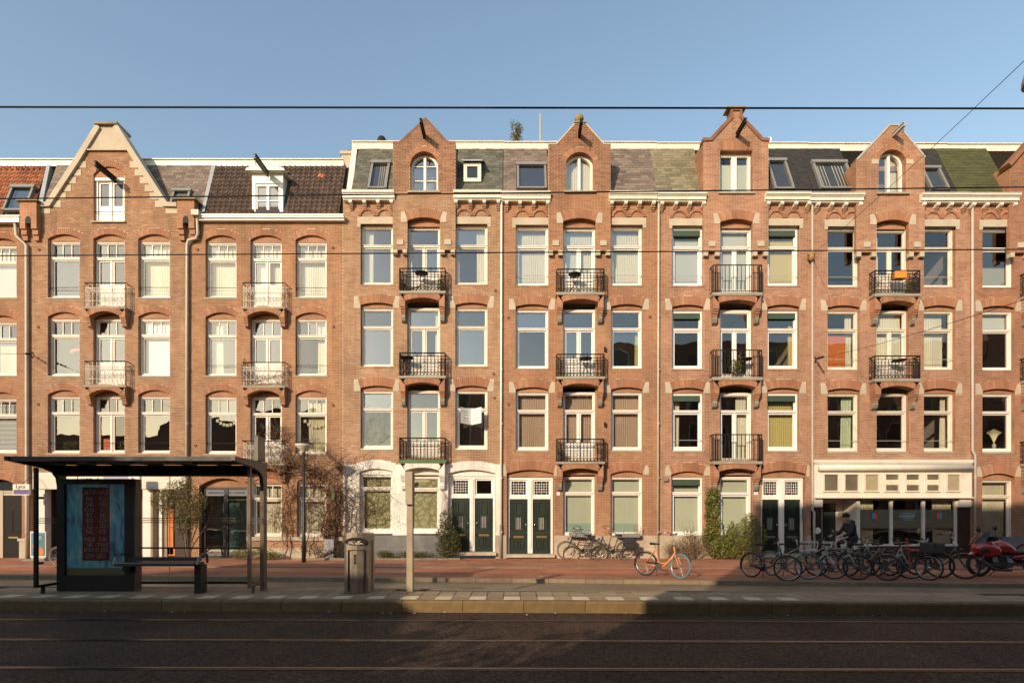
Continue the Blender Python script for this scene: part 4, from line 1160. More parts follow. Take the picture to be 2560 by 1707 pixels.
cornice(H3, 785, 904.6, 0, (804, 836, 867.4, 898.4)); cornice(H3, 1041, 1152, 0, (1047, 1080, 1112, 1144.4))
# arched window in the gable
def gable_window(h, o, yf, fm='white', cur=None, bars=True, zt=None):
    n = 16; a = arc(o, n); fw = 0.085
    inn = [(o['c'] + (o['R'] - fw) * math.sin(-o['th'] + 2 * o['th'] * i / n), o['zc'] + (o['R'] - fw) * math.cos(-o['th'] + 2 * o['th'] * i / n)) for i in range(n + 1)]
    z0 = o['z0'] + 0.01
    out = [(o['x0'], z0)] + a + [(o['x1'], z0)]; inner = [(o['x0'] + fw, z0 + fw)] + inn + [(o['x1'] - fw, z0 + fw)]
    f = MB(); f.strip(out, inner, yf, yf + 0.12); f.box(o['x0'] + fw, o['x1'] - fw, yf, yf + 0.12, z0, z0 + fw)
    f.box(o['c'] - 0.05, o['c'] + 0.05, yf - 0.01, yf + 0.12, z0 + fw, o['zs'] + o['rise'] - fw * 0.9)
    if bars:
        for t in (0.36, 0.72):
            zz = z0 + t * (o['zs'] + o['rise'] - z0); f.box(o['x0'] + fw, o['c'] - 0.05, yf + 0.03, yf + 0.1, zz - 0.015, zz + 0.015); f.box(o['c'] + 0.05, o['x1'] - fw, yf + 0.03, yf + 0.1, zz - 0.015, zz + 0.015)
    w = f.build('gable_window', fm, h)
    MB().add([(x, yf + 0.07, z) for x, z in inner], [tuple(range(len(inner)))[::-1]]).build('pane', 'glass', w)
    MB().box(o['x0'] - 0.09, o['x1'] + 0.09, yf - 0.30, yf + 0.02, z0 - 0.07, z0 - 0.001).build('sill', 'sill_stone', w)
    for m, p, q in (cur or []): curtain_sheet(o['x0'] + fw + (o['hw'] * 2 - 2 * fw) * p, o['x0'] + fw + (o['hw'] * 2 - 2 * fw) * q, z0 + 0.05, o['zs'] + o['rise'] - 0.06, yf + 0.2, m, w, seed=int(o['c'] * 10))
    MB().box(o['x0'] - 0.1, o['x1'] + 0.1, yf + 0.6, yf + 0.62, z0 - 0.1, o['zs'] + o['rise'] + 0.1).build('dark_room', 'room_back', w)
gable_window(H3, g3, YB + 0.21)
def coping(h, pts, m, w=0.09, y0=YB - 0.03, y1=YB + 0.34, up=0.03):
    mb = MB(); P = [(X(u, YB), Z(v, YB)) for u, v in pts]
    off = []
    for i, (x, z) in enumerate(P):
        a = P[max(i - 1, 0)]; b = P[min(i + 1, len(P) - 1)]; dx, dz = b[0] - a[0], b[1] - a[1]; l_ = math.hypot(dx, dz); off.append((-dz / l_, dx / l_))
    o_ = [(x + n[0] * up, z + n[1] * up) for (x, z), n in zip(P, off)]; i_ = [(x - n[0] * w, z - n[1] * w) for (x, z), n in zip(P, off)]
    mb.strip(o_, i_, y0, y1); return mb.build('coping', m, h)
coping(H3, [(902, 326.7), (916, 326.7), (921, 324.5), (977, 271), (1026, 324.5), (1033, 326.7), (1046, 326.7)], 'brick_gable', 0.07, YB - 0.012)
RY0, RZ0, RY1, RZ1 = FAC + 0.06, 14.0, 21.75, 16.69
s1 = skylight(H3, 850, 893, 378, 437, RY0, RZ0, RY1, RZ1, [(0.45, 1)], 'cream_curtain')
slates(H3, 806, 902.4, 'slate_green', holes=[s1])
def dormer_box(h):
    y0 = FAC + 0.30; x0, x1 = X(1064.5, y0), X(1105, y0); z0, z1 = Z(417, y0), Z(374, y0)
    d = MB(); d.box(x0, x1, y0 + 0.08, y0 + 1.0, z0, z1)
    dm = d.build('dormer', 'lead', h)
    f = MB(); w = 0.14; f.box(x0, x0 + w, y0, y0 + 0.08, z0, z1); f.box(x1 - w, x1, y0, y0 + 0.08, z0, z1); f.box(x0 + w, x1 - w, y0, y0 + 0.08, z0, z0 + w); f.box(x0 + w, x1 - w, y0, y0 + 0.08, z1 - w, z1)
    f.build('frame', 'cream', dm); MB().box(x0 + w, x1 - w, y0 + 0.05, y0 + 0.06, z0 + w, z1 - w).build('pane', 'opp_glass', dm)
    MB().add([(x0 - 0.08, y0 - 0.12, z1), (x1 + 0.06, y0 - 0.12, z1), (x1 + 0.10, y0 + 0.6, z1 + 0.42), (x0 - 0.04, y0 + 0.6, z1 + 0.42), (x0 - 0.08, y0 - 0.12, z1 + .05), (x1 + 0.06, y0 - 0.12, z1 + .05), (x1 + 0.10, y0 + 0.6, z1 + 0.47), (x0 - 0.04, y0 + 0.6, z1 + 0.47)], [(3, 2, 1, 0), (4, 5, 6, 7), (0, 1, 5, 4), (2, 3, 7, 6), (1, 2, 6, 5), (3, 0, 4, 7)]).build('dormer_roof', 'lead', dm)
dormer_box(H3)
slates(H3, 1046, 1154.5, 'slate_green')
# white verge board where the roof steps up from the lower neighbour
MB().add([(X(788, 20.56), 20.56, 13.3), (X(807, 20.56), 20.56, 13.95), (X(820, 21.75), 21.74, 16.69), (X(808.6, 21.75), 21.74, 16.69), (X(788, 20.56), 20.76, 13.3), (X(807, 20.56), 20.76, 13.95), (X(820, 21.75), 21.94, 16.69), (X(808.6, 21.75), 21.94, 16.69)], [(0, 1, 2, 3), (7, 6, 5, 4), (0, 3, 7, 4), (1, 5, 6, 2), (3, 2, 6, 7)]).build('verge_board', 'cream', H3)
def fascia(h, u0, u1, v0=327, v1=342.5, y=21.72, m='cream', d=3.0):
    x0, x1, z0, z1 = X(u0, y), X(u1, y), Z(v1, y), Z(v0, y)
    mb = MB(); mb.box(x0, x1, y, y + 0.1, z0, z1); mb.box(x0, x1, y - 0.05, y + 0.1, z1, z1 + 0.035); mb.box(x0, x1, y + 0.1, y + d, z0, z1 - 0.02)
    mb.build('roof_fascia', m, h)
fascia(H3, 808.6, 1157)
drainpipe(H3, [(X(1152), FAC - 0.09, Z(455)), (X(1150.5), FAC - 0.09, -0.1)], 0.04, 'white', 1.3)

# ---- house with the ball finial
def ground4(h, yf):
    for k, (a, b) in enumerate(((1293, 1367), (1402.3, 1476.8))):
        window(h, X(a) + .004, X(b) - .004, Z(1231), Z(1095), yf, 'B', 'white', Z(1132.4), cur=[('b', 'sage_blind', 0, 1, 0.2, 1), ('b', 'sage_low', 0, 1, 0, 0.2)], gl='glass_clear')
    tympanum(h, G4[2], Z(1095), FAC + 0.10)
    door_pair(h, X(1165.5), X(1270.5), Z(1272), Z(1096), FAC + 0.16, 'white')
    tympanum(h, G4[0], Z(1095), FAC + 0.12)
    plinth(h, ((1153, 1163.5), (1272.5, 1509))); 
    for a, b, sh in ((1154.5, 1163.6, SPR_L), (1272.4, 1281, SPR_R)): stone(h, a, b, 1065, 1093, FAC, 'stone', 0.02, 0.1, 'springer_stone', sh)
    stone(h, 1477.2, 1490, 1068, 1090, FAC, 'stone', 0.02, 0.1, 'springer_stone', SPR_R)
    MB().box(X(1278.5), X(1286), FAC - 0.03, FAC - 0.012, Z(1137), Z(1129.5)).build('number_plate', 'sign_white', h)
    text('119', 0.06, (X(1282.2), FAC - 0.034, Z(1133)), 'iron_black', h, name='house_number')  # guessed number, the plate is unreadable
G4 = [op(1164, 1272, 1281.5, 1087, 1078.6, 0.36), op(1293, 1367, 1231, 1092, 1092), op(1402.3, 1476.8, 1231, 1089, 1081, 0.34)]
N_ = [('c', 'net_curtain', 0.03, 1)]
CUR4 = {(3, 0): N_, (3, 1): N_, (3, 2): N_, (2, 2): [('c', 'yellow_curtain', 0.88, 1, 0, 0.75)], (1, 0): [('c', 'pink_curtain', 0, 1)], (1, 1): [('c', 'pink_curtain', 0, 1)], (1, 2): [('c', 'pink_curtain', 0, 1)], 'gl': 'glass'}
g4 = op(1300.4, 1362.9, 441, 371, 350, 0.2, YB)
B4 = {3: (671, 675.5, 617.5), 2: (864.6, 869.2, 813), 1: (1060, 1064, 1008.3)}
H4 = std_house('House with stone ball on its gable and pink curtains on the first floor', 1152, 1511, [(1184.5, 1260), (1293.3, 1368.3), (1403.3, 1476)], (1259.7, 1402.8), 2, 3.6, 'brick_orange', 'mortar_grey',
    [(1259.7, 331.3), (1278, 331.3), (1320, 284.7), (1345.4, 284.7), (1387, 331.3), (1402.8, 331.3)], g4, 441, CUR4, B4, 'ornate', 'white', 'B', G4, ground4, bal_u=(1277.5, 1389.8), seed=4, hook=(1330, 312, 0.80), barr=((3, 0), (3, 2)), anchors=((1168, 730), (1168, 929), (1493, 728), (1281, 462), (1387, 930)))
arch_ring(H4, G4[0], FAC); arch_ring(H4, G4[2], FAC)
gable_window(H4, g4, YB + 0.21, 'white', [('net_curtain', 0, 1)], False)
coping(H4, [(1259.7, 331.3), (1278, 331.3), (1320, 284.7), (1345.4, 284.7), (1387, 331.3), (1402.8, 331.3)], 'stone', 0.025, YB - 0.02)
fn = MB(); cx, cz = X(1332.5, YB), Z(284, YB); fn.box(cx - 0.24, cx + 0.24, YB - 0.06, YB + 0.40, cz, cz + 0.06); fn.box(cx - 0.15, cx + 0.15, YB, YB + 0.34, cz + 0.06, cz + 0.13)
fo = fn.build('finial_base', 'stone_moss', H4); MB().sph((cx - 0.02, YB + 0.17, cz + 0.30), 0.185, 12).build('stone_ball', 'stone_moss', fo, smooth=True)
cornice(H4, 1152.5, 1265, 2.5, (1163.5, 1194.4, 1226, 1258.3)); cornice(H4, 1400, 1511, 2.5, (1406, 1438.3, 1470.7, 1502.5))
s1 = skylight(H4, 1187, 1255, 382, 437, RY0, RZ0, RY1, RZ1)
slates(H4, 1155.5, 1259.7, 'slate_rose', holes=[s1]); slates(H4, 1402.8, 1510, 'slate_rose')
fascia(H4, 1157.2, 1508, 328, 343.5)
drainpipe(H4, [(X(1511.5), FAC - 0.09, Z(457)), (X(1509.5), FAC - 0.09, -0.1)], 0.042, 'pipe')
for v in (803, 975): 
    MB().box(X(1389) - .03, X(1389) + .03, FAC - 0.12, FAC, Z(v) - 0.08, Z(v) + 0.08).build('wall_lamp', 'iron_black', H4)

# ---- house with the neck gable and green awnings
def ground5(h, yf):
    window(h, X(1542) + .004, X(1616) - .004, Z(1231), Z(1095), yf, 'C', 'plastic_white', Z(1133), cur=[('b', 'sage_blind', 0, 1)], awning=True, gl='glass_clear')
    window(h, X(1654) + .004, X(1728) - .004, Z(1229), Z(1095), yf, 'C', 'plastic_white', Z(1134), cur=[('b', 'sage_blind', 0, 1)], gl='glass_clear')
    tympanum(h, G5[0], Z(1095), FAC + 0.10)
    door_pair(h, X(1750), X(1849), Z(1272), Z(1097), FAC + 0.16, 'white')
    tympanum(h, G5[2], Z(1096), FAC + 0.12)
    plinth(h, ((1512, 1747), (1852, 1862)))
    stone(h, 1527.5, 1541.5, 1068, 1092, FAC, 'stone', 0.02, 0.1, 'springer_stone', SPR_L); stone(h, 1616.5, 1630.5, 1068, 1092, FAC, 'stone', 0.02, 0.1, 'springer_stone', SPR_R)
    stone(h, 1851.4, 1859.5, 1066, 1094, FAC, 'stone', 0.02, 0.1, 'springer_stone', SPR_R)
    MB().box(X(1731), X(1740), FAC - 0.03, FAC - 0.012, Z(1136), Z(1127)).build('number_plate', 'sign_white', h)
    text('121', 0.075, (X(1735.5), FAC - 0.034, Z(1131.5)), 'iron_black', h, name='house_number')  # last digit guessed, the plate is unclear
    MB().box(X(1523.5), X(1533), FAC - 0.1, FAC - 0.012, Z(1105), Z(1097)).build('vent_hood', 'curb_grey', h)
    MB().box(X(1841.5), X(1846.5), FAC - 0.05, FAC - 0.012, Z(1192), Z(1167)).build('intercom', 'steel', h)
G5 = [op(1542, 1616, 1231, 1090, 1082, 0.34), op(1654, 1728, 1231, 1092, 1092), op(1748, 1851, 1281.5, 1088.5, 1080, 0.34)]
CUR5 = {(3, 0): [('b', 'grey_blind', 0, 1)], (3, 1): [('b', 'grey_blind', 0, 1)], (3, 2): [('b', 'yellow_blind', 0, 1, 0, 0.97)], (2, 2): [('c', 'yellow_curtain', 0.86, 1, 0, 0.78)], (1, 0): [('c', 'net_curtain', 0, 0.3)], (1, 1): [('c', 'net_curtain', 0.62, 1)], (1, 2): [('c', 'yellow_curtain', 0, 1)], 'gl': 'glass_clear'}
g5 = op(1653.7, 1729, 443, 345, 345, 0, YB)
B5 = {3: (671.5, 677.5, 608), 2: (865.6, 871.6, 803.5), 1: (1059, 1064.5, 997.5)}
H5 = std_house('House with neck gable, rolled green awnings and plain black balcony rails', 1511, 1862.5, [(1543.7, 1616), (1654, 1729), (1762, 1836)], (1616, 1765), 3.5, 4.8, 'brick_rose', 'mortar_pale',
    [(1616, 319.8), (1631, 319.8), (1679, 268), (1679, 251), (1703, 251), (1703, 268), (1752, 319.8), (1765, 319.8)], g5, 443, CUR5, B5, 'plain', 'plastic_white', 'C', G5, ground5, bal_u=(1637, 1752), seed=5, hook=(1692, 311, 0.80), barr=((3, 0), (3, 2), (1, 0)), awn=((3, 0), (3, 2), (2, 0), (2, 2), (1, 0), (1, 2)), gm='brick_rose')
arch_ring(H5, G5[0], FAC); arch_ring(H5, G5[2], FAC)
x0, x1 = g5['x0'], g5['x1']; zt = g5['zs']
fl = MB()
for i in range(17):
    a = x0 - 0.03 + (x1 - x0 + 0.06) * (i + 0.06) / 17; b = x0 - 0.03 + (x1 - x0 + 0.06) * (i + 0.94) / 17
    fl.box(a, b, YB - 0.016, YB + 0.1, zt, zt + 0.33)
fl.build('flat_arch', 'brick_arch', H5, kind='stuff')
yw = YB + 0.21; w_ = MB(); z0 = g5['z0'] + 0.01; z1 = zt
for a, b, c, d in ((x0, x0 + .1, z0, z1), (x1 - .1, x1, z0, z1), (x0 + .1, x1 - .1, z0, z0 + .1), (x0 + .1, x1 - .1, z1 - .14, z1), ((x0 + x1) / 2 - .1, (x0 + x1) / 2 + .1, z0 + .1, z1 - .14)): w_.box(a, b, yw, yw + .12, c, d)
gw = w_.build('gable_window', 'plastic_white', H5)
for a, b in ((x0 + .1, (x0 + x1) / 2 - .1), ((x0 + x1) / 2 + .1, x1 - .1)):
    MB().quad((a, yw + .07, z0 + .1), (b, yw + .07, z0 + .1), (b, yw + .07, z1 - .14), (a, yw + .07, z1 - .14)).build('pane', 'glass_clear', gw)
    MB().box(a, b, yw + 0.14, yw + 0.145, z0 + 0.05, z1 - 0.36).build('blind', 'sage_blind', gw)
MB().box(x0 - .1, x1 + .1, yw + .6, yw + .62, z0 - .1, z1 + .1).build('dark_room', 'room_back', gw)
MB().box(x0 - .06, x1 + .06, YB - 0.07, yw + 0.02, z0 - 0.07, z0 - 0.001).build('sill', 'sill_stone', gw)
coping(H5, [(1614, 319.8), (1631, 319.8), (1679, 268), (1679, 251), (1703, 251), (1703, 268), (1752, 319.8), (1767, 319.8)], 'brick_gable', 0.10, YB - 0.05, up=0.03)
MB().box(X(1669, YB), X(1713, YB), YB - 0.07, YB + 0.36, Z(251, YB), Z(247, YB)).build('neck_cap', 'stone_moss', H5)
cornice(H5, 1512, 1624.6, 4, (1521.6, 1554, 1585.8, 1618)); cornice(H5, 1760.7, 1864, 4, (1766.3, 1797.9, 1830, 1860))
slates(H5, 1508, 1616, 'slate_olive', w=0.31, ex=0.165)
s1 = skylight(H5, 1768, 1813, 373, 438, RY0, RZ0, RY1, RZ1)
slates(H5, 1765, 1869, 'slate_black', holes=[s1], w=0.2, ex=0.12)
fascia(H5, 1508.6, 1856, 329.5, 345)
drainpipe(H5, [(X(1852), FAC - 0.09, Z(458)), (X(1852), FAC - 0.09, Z(466)), (X(1862.5), FAC - 0.09, Z(476)), (X(1863), FAC - 0.09, Z(1170)), (X(1867), FAC - 0.09, Z(1176)), (X(1867), FAC - 0.09, -0.1)], 0.045, 'pipe')

# ---- house with the shopfront
def ground6(h, yf):
    y = FAC
    sf = MB(); a, b = X(1867), X(2227)
    sf.box(a, b, y - 0.10, y + 0.15, Z(1141), Z(1063)); sf.box(a - 0.02, b + 0.02, y - 0.16, y + 0.1, Z(1063), Z(1056)); sf.box(a, b, y - 0.13, y + 0.12, Z(1066), Z(1063.2))
    sf.box(a, b, y - 0.20, y + 0.1, Z(1144), Z(1141.2))
    for p, q in ((1867, 1887), (2201, 2227)): sf.box(X(p), X(q), y - 0.08, y + 0.15, Z(1164), Z(1144.2))
    s = sf.build('shopfront', 'cream', h)
    MB().tube([(X(1875), y - 0.17, Z(1075)), (X(2222), y - 0.17, Z(1075))], 0.125, 12).build('awning_roll', 'cream', s, smooth=True)
    for k, (p, q) in enumerate(((1888.8, 1919.7), (1936, 1965.5), (1982.4, 2011.7), (2029, 2057.7), (2076, 2104.6), (2122.8, 2150), (2169.6, 2197))):
        z0, z1, xa, xb = Z(1126.7), Z(1090), X(p), X(q)
        m = MB(); t = 0.05
        m.box(xa - .16, xa - .13, y - .125, y - .101, z0 - .1, z1 + .1)
        m.box(xa - t, xa, y - 0.155, y - 0.101, z0 - t, z1 + t); m.box(xb, xb + t, y - 0.155, y - 0.101, z0 - t, z1 + t); m.box(xa, xb, y - 0.155, y - 0.101, z0 - t, z0); m.box(xa, xb, y - 0.155, y - 0.101, z1, z1 + t)
        wn = m.build('shop_fanlight', 'cream', h)
        MB().box(xa, xb, y - 0.112, y - 0.104, z0, z1).build('pane', 'fan_glass' if k != 1 else 'fan_glass', wn)
        if k in (2, 6): curtain_sheet(xa, xb, z0, z1, y - 0.119, 'fan_curtain', wn, 6, 0.004)
        if k in (3, 4, 5): MB().box(xa, xb, y - 0.122, y - 0.115, z0 + 0.36 * (z1 - z0), z0 + 0.68 * (z1 - z0)).build('blind', 'cream_curtain', wn)
    for p, q in ((1868, 1887), (2201, 2226)): MB().box(X(p), X(q), y - 0.02, y + 0.15, -0.1, Z(1164.2)).build('dark_panel', 'panel_brown', s)
    # shop window, set back a little, and the recessed entrance
    yw = y + 0.05; f = MB(); z0, z1 = Z(1249), Z(1145)
    for p, q in ((1972, 1977.5), (2047, 2053), (2120.8, 2127.5), (2196, 2201)): f.box(X(p), X(q), yw, yw + 0.09, z0, z1)
    f.box(X(1972), X(2201), yw - 0.04, yw + 0.12, z0 - 0.08, z0); f.box(X(1972), X(2201), yw, yw + 0.09, z1 - 0.05, z1)
    wn = f.build('shop_window', 'cream', h)
    for p, q in ((1977.5, 2047), (2053, 2120.8), (2127.5, 2196)):
        MB().quad((X(p), yw + 0.05, z0), (X(q), yw + 0.05, z0), (X(q), yw + 0.05, z1 - .05), (X(p), yw + 0.05, z1 - .05)).build('pane', 'glass_clear', wn)
        MB().quad((X(p), yw + 0.062, Z(1213)), (X(q), yw + 0.062, Z(1213)), (X(q), yw + 0.062, Z(1170)), (X(p), yw + 0.062, Z(1170))).build('frosted_film', 'frost', wn)
    for cu_, sgn in ((2012.5, 1), (2162.5, -1)):
        MB().box(X(cu_ - 5.5), X(cu_), yw + 0.040, yw + 0.046, Z(1191), Z(1177)).build('logo_bar', 'logo_blue' if sgn > 0 else 'logo_red', wn)
        MB().box(X(cu_ + 0.3), X(cu_ + 5.5), yw + 0.040, yw + 0.046, Z(1191), Z(1177)).build('logo_bar', 'logo_red' if sgn > 0 else 'logo_blue', wn)
    rg = random.Random(2); mk = MB()
    for v, w_, hh in ((1179, 30, 2.2), (1185, 34, 4.4), (1190.5, 22, 2.0), (1194.5, 15, 1.8)):
        u = 2087 - w_ / 2
        while u < 2087 + w_ / 2:
            k = rg.uniform(1.2, 2.4); mk.box(X(u), X(u + k), yw + 0.040, yw + 0.046, Z(v + hh / 2), Z(v - hh / 2 * rg.uniform(.5, 1))); u += k + 0.5
    mk.build('printed_lettering', 'logo_pale', wn)  # random bars standing in for unreadable letters
    curtain_sheet(X(1978), X(2016), z0, z1, yw + 0.25, 'cream_curtain', wn, 7, 0.03); curtain_sheet(X(2155), X(2197), z0, z1, yw + 0.25, 'cream_curtain', wn, 8, 0.03)
    MB().box(X(1972), X(2201), y - 0.03, y + 0.2, -0.1, z0 - 0.08).build('stall_riser', 'panel_brown', s)
    e = MB(); yd = y + 0.9
    e.box(X(1887), X(1888.5), y + 0.0, yd, -0.1, z1); e.box(X(1970), X(1971.9), y + 0.05, yd, -0.1, z1); e.box(X(1888.5), X(1970), y + 0.15, yd, z1 - 0.02, z1 + 0.1)
    e.build('entrance_recess', 'cream', s)
    dm = MB(); xa, xb = X(1889), X(1970); dm.box(xa, xa + 0.25, yd, yd + 0.06, -0.1, z1 - .02); dm.box(xb - 0.3, xb, yd, yd + 0.06, -0.1, z1 - .02); dm.box(xa + 0.25, xb - 0.3, yd, yd + 0.06, z1 - 0.16, z1 - .02); dm.box(xa + .25, xb - .3, yd, yd + 0.05, -0.1, 0.5)
    dd = dm.build('shop_door', 'cream', h); MB().box(xa + 0.25, xb - 0.3, yd + 0.02, yd + 0.03, 0.5, z1 - 0.16).build('pane', 'opp_glass', dd)
    MB().tube([(X(1877), y - 0.03, Z(1218)), (X(1877), y - 0.021, Z(1218))], 0.125, 18).build('round_sign', 'sign_white', s)
    MB().tube([(X(1871.5), y - 0.035, Z(1213)), (X(1882.5), y - 0.035, Z(1223))], 0.008, 4).build('sign_slash', 'logo_red', s)
    # lamp of feathers that hangs inside by the door
    lm = MB(); rg = random.Random(4)
    for i in range(70):
        t = rg.random() * 6.28; r_ = rg.uniform(.05, .26); lm.bar((X(1960) + r_ * math.cos(t), y + 0.5 + r_ * .5 * math.sin(t), Z(1177) + rg.uniform(-.02, .05)), (X(1960) + 1.1 * r_ * math.cos(t), y + 0.5 + .5 * r_ * math.sin(t), Z(1177) - rg.uniform(.05, .12)), 0.03, 0.004)
    lm.build('feather_lampshade', 'net_curtain', h)
    rc = MB()
    for p, q, va, vb in ((2018, 2044, 1212, 1248), (2056, 2080, 1212, 1248), (2130, 2152, 1212, 1248), (2085, 2118, 1222, 1248)): rc.box(X(p), X(q), y + 1.0, y + 1.5, Z(vb), Z(va))
    rc.build('seating', 'seat_grey', h)
mat('panel_brown', (0.035, 0.014, 0.011), 0.45, 0.2, 3)
mat('fan_glass', (0.15, 0.125, 0.085), 0.25, 0.25, 1.5)
mat('fan_curtain', (0.34, 0.28, 0.17), 0.9, 0.3, 30)
mat('frost', (0.36, 0.34, 0.25), 0.7)
mat('logo_red', (0.75, 0.10, 0.03), 0.5); mat('logo_blue', (0.03, 0.30, 0.62), 0.5); mat('logo_pale', (0.30, 0.42, 0.48), 0.5)
mat('seat_grey', (0.09, 0.085, 0.10), 0.8)
G6 = []
CUR6 = {(3, 1): [('c', 'net_curtain', 0, 0.2)], (2, 0): [('c', 'net_curtain', 0.75, 1), ('b', 'orange_wall', 0, 0.75, 0.0, 0.62)], (2, 1): N_, (2, 2): [('c', 'net_curtain', 0, 0.85)], (1, 0): [('c', 'green_curtain', 0.62, 1)], (1, 2): [('c', 'cream_curtain', 0.8, 1)], 'gl': 'glass_clear'}
g6 = op(2018, 2081, 444.5, 376, 344, 0.2, YB); g6['blocks'] = True
B6 = {3: (674, 679.5, 621), 2: (869.6, 875, 817)}
H6 = std_house('House with cream shopfront and black roof beside the mossy green roof', 1862.5, 2230, [(1900.7, 1975), (2013.4, 2088), (2122, 2195)], (1967.5, 2124), 5.5, 6.2, 'brick_rose', 'mortar_pale',
    [(1967.5, 368), (2043, 288), (2063, 288), (2124, 362)], g6, 444, CUR6, B6, 'ornate', 'cream', 'B', G6, ground6, bal_u=(2009, 2116), seed=6, hook=(2051, 311, 0.62, 'zinc'), barr=((3, 0), (3, 2), (2, 0), (2, 2), (1, 0), (1, 1), (1, 2)), lower=1056, gm='brick_rose')
gable_window(H6, g6, YB + 0.21, 'white', [('cream_curtain', 0.66, 1)], False)
coping(H6, [(1967.5, 368), (2043, 288), (2063, 288), (2124, 362)], 'zinc', 0.03, YB - 0.03, up=0.04)
cornice(H6, 1864.2, 1988, 6, (1881, 1912.8, 1945, 1978.9)); cornice(H6, 2120, 2231, 6, (2125, 2156.8, 2187.8, 2221))
s1 = skylight(H6, 1873, 1953, 377, 437, RY0, RZ0, RY1, RZ1, [(0, 0.4), (0.58, 1)]); s2 = skylight(H6, 2124, 2167, 390, 440, RY0, RZ0, RY1, RZ1)
slates(H6, 1869.5, 1967.5, 'slate_black', holes=[s1], w=0.2, ex=0.12); slates(H6, 2124, 2198, 'slate_black', holes=[s2], w=0.2, ex=0.12)
fascia(H6, 1856.4, 2175, 331, 346.5)
drainpipe(H6, [(X(2229), FAC - 0.09, Z(459)), (X(2229), FAC - 0.09, Z(1035)), (X(2235), FAC - 0.09, Z(1046)), (X(2235), FAC - 0.09, -0.1)], 0.045, 'pipe')

# ---- house cut by the right edge of the frame
def ground7(h, yf):
    window(h, X(2256) + .004, X(2331) - .004, Z(1243), Z(1102), yf, 'B', 'cream', Z(1140), cur=[('c', 'cream_curtain', 0, 1)], gl='glass')
    tympanum(h, G7[0], Z(1102), FAC + 0.10); arch_ring(h, G7[0], FAC)
    stone(h, 2243, 2255.5, 1070, 1095, FAC, 'stone_cream', 0.02, 0.1, 'springer_stone', SPR_L); stone(h, 2331.3, 2345, 1070, 1095, FAC, 'stone_cream', 0.02, 0.1, 'springer_stone', SPR_R)
    plinth(h, ((2240, 2590),), 1232, 1281.5, 'plinth_grey')
G7 = [op(2256, 2331, 1243, 1096, 1087, 0.34)]
CUR7 = {(3, 0): [('b', 'frost', 0, 1, 0, 0.38)], (2, 0): [('b', 'grey_blind', 0, 1, 0.74, 1)], 'gl': 'glass_clear'}
g7 = op(2375, 2440, 444.5, 376, 344, 0.2, YB)
H7 = std_house('House with mossy green shingle roof, cut by the picture edge', 2230, 2600, [(2256.5, 2331), (2368, 2443), (2475, 2550)], (2320, 2478), 6.5, 7.2, 'brick_red', 'mortar_grey',
    [(2320, 372), (2399, 286), (2478, 372)], g7, 444, CUR7, {3: (676, 681, 624), 2: (871, 876.5, 820), 1: (1064, 1069, 1013)}, 'ornate', 'white', 'B', G7, ground7, bal_u=(2362, 2470), seed=7, gm='brick_red')
cornice(H7, 2231.5, 2347, 6.5, (2239, 2270, 2302.4, 2334.7))
coping(H7, [(2312, 380), (2399, 284), (2486, 380)], 'brick_red', 0.12, YB - 0.12, up=0.03)
slates(H7, 2198.8, 2322, 'slate_moss', w=0.30, ex=0.17); slates(H7, 2478, 2600, 'slate_moss', w=0.30, ex=0.17)
fascia(H7, 2175.5, 2620, 332, 347)
# ------------------------------------------------------------------ the two lower houses and the one cut by the left edge
def old_house(label, xl, xr, cols, rows, brick, mortar, cur, bal, balu, wall_iv, ztop, ground_ops, ground_fn, lower=None, styles=None, seed=1, fm='cream', extra_ops=(), rects=(), bars=(), gl='glass_old', anchors=(), levels=None, barless=()):
    h = thing('brick_house', label, 'house', (X((xl + xr) / 2), FAC, -0.10), group='terrace of brick houses')
    ops = list(extra_ops); yf = FAC + 0.13
    for r, (vt, vb) in zip((3, 2, 1), rows):
        for k, (u0, u1) in enumerate(cols):
            door = k == 1 and r in bal
            o = op(u0, u1, vb + (19 if door else 0), vt - 3.4, vt - 14.5, 0.235); ops.append(o)
            if not (k == 1 and (r + 1) in bal):
                arch_ring(h, o, FAC, 'brick_arch', 0.008)
            tympanum(h, o, Z(vt), FAC + 0.085)
            if door: window(h, X(u0) + .004, X(u1) - .004, Z(vb + 19), Z(vt), yf, 'Ad', fm, Z(vt + 39.5), cur=cur.get((r, k)), name='balcony_door', panel=0.75, gl=gl)
            else: window(h, X(u0) + .004, X(u1) - .004, Z(vb), Z(vt), yf, 'Ad' if k == 1 else 'A', fm, Z(vt + 38.5), cur=cur.get((r, k)), sill=(0.07, 0.05, 0.05), bar=(r, k) in bars, panel=0, gl=gl)
    ops += ground_ops
    masonry(h, 'wall', wall_iv, Z(lower) if lower else -0.10, ztop, FAC, ops, rects, brick, mortar, seed=seed)
    for r in bal:
        vs0, vs1, vr = bal[r]; d = vs1 - 707.5
        balcony(h, balu[0], balu[1], vs0, vs1, vr, 0.30, 'lattice', (balu[0] + 14.5, balu[1] - 14.5, 725.5 + d, 714.5 + d, 729 + d, 745.5 + d, 749 + d), FAC, stonem='rev_brick_front', inset=0.03)
    for u, v in anchors: wall_tie(h, u, v)
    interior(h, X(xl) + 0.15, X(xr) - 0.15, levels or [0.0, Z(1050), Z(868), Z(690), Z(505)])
    ground_fn(h, yf)
    return h
LY0, LZ0, LY1 = FAC + 0.06, Z(488, 20.56), 21.35
LZ1 = Z(381, 21.35)
def lofascia(h, u0, u1): fascia(h, u0, u1, 367.5, 381.5, 21.33)

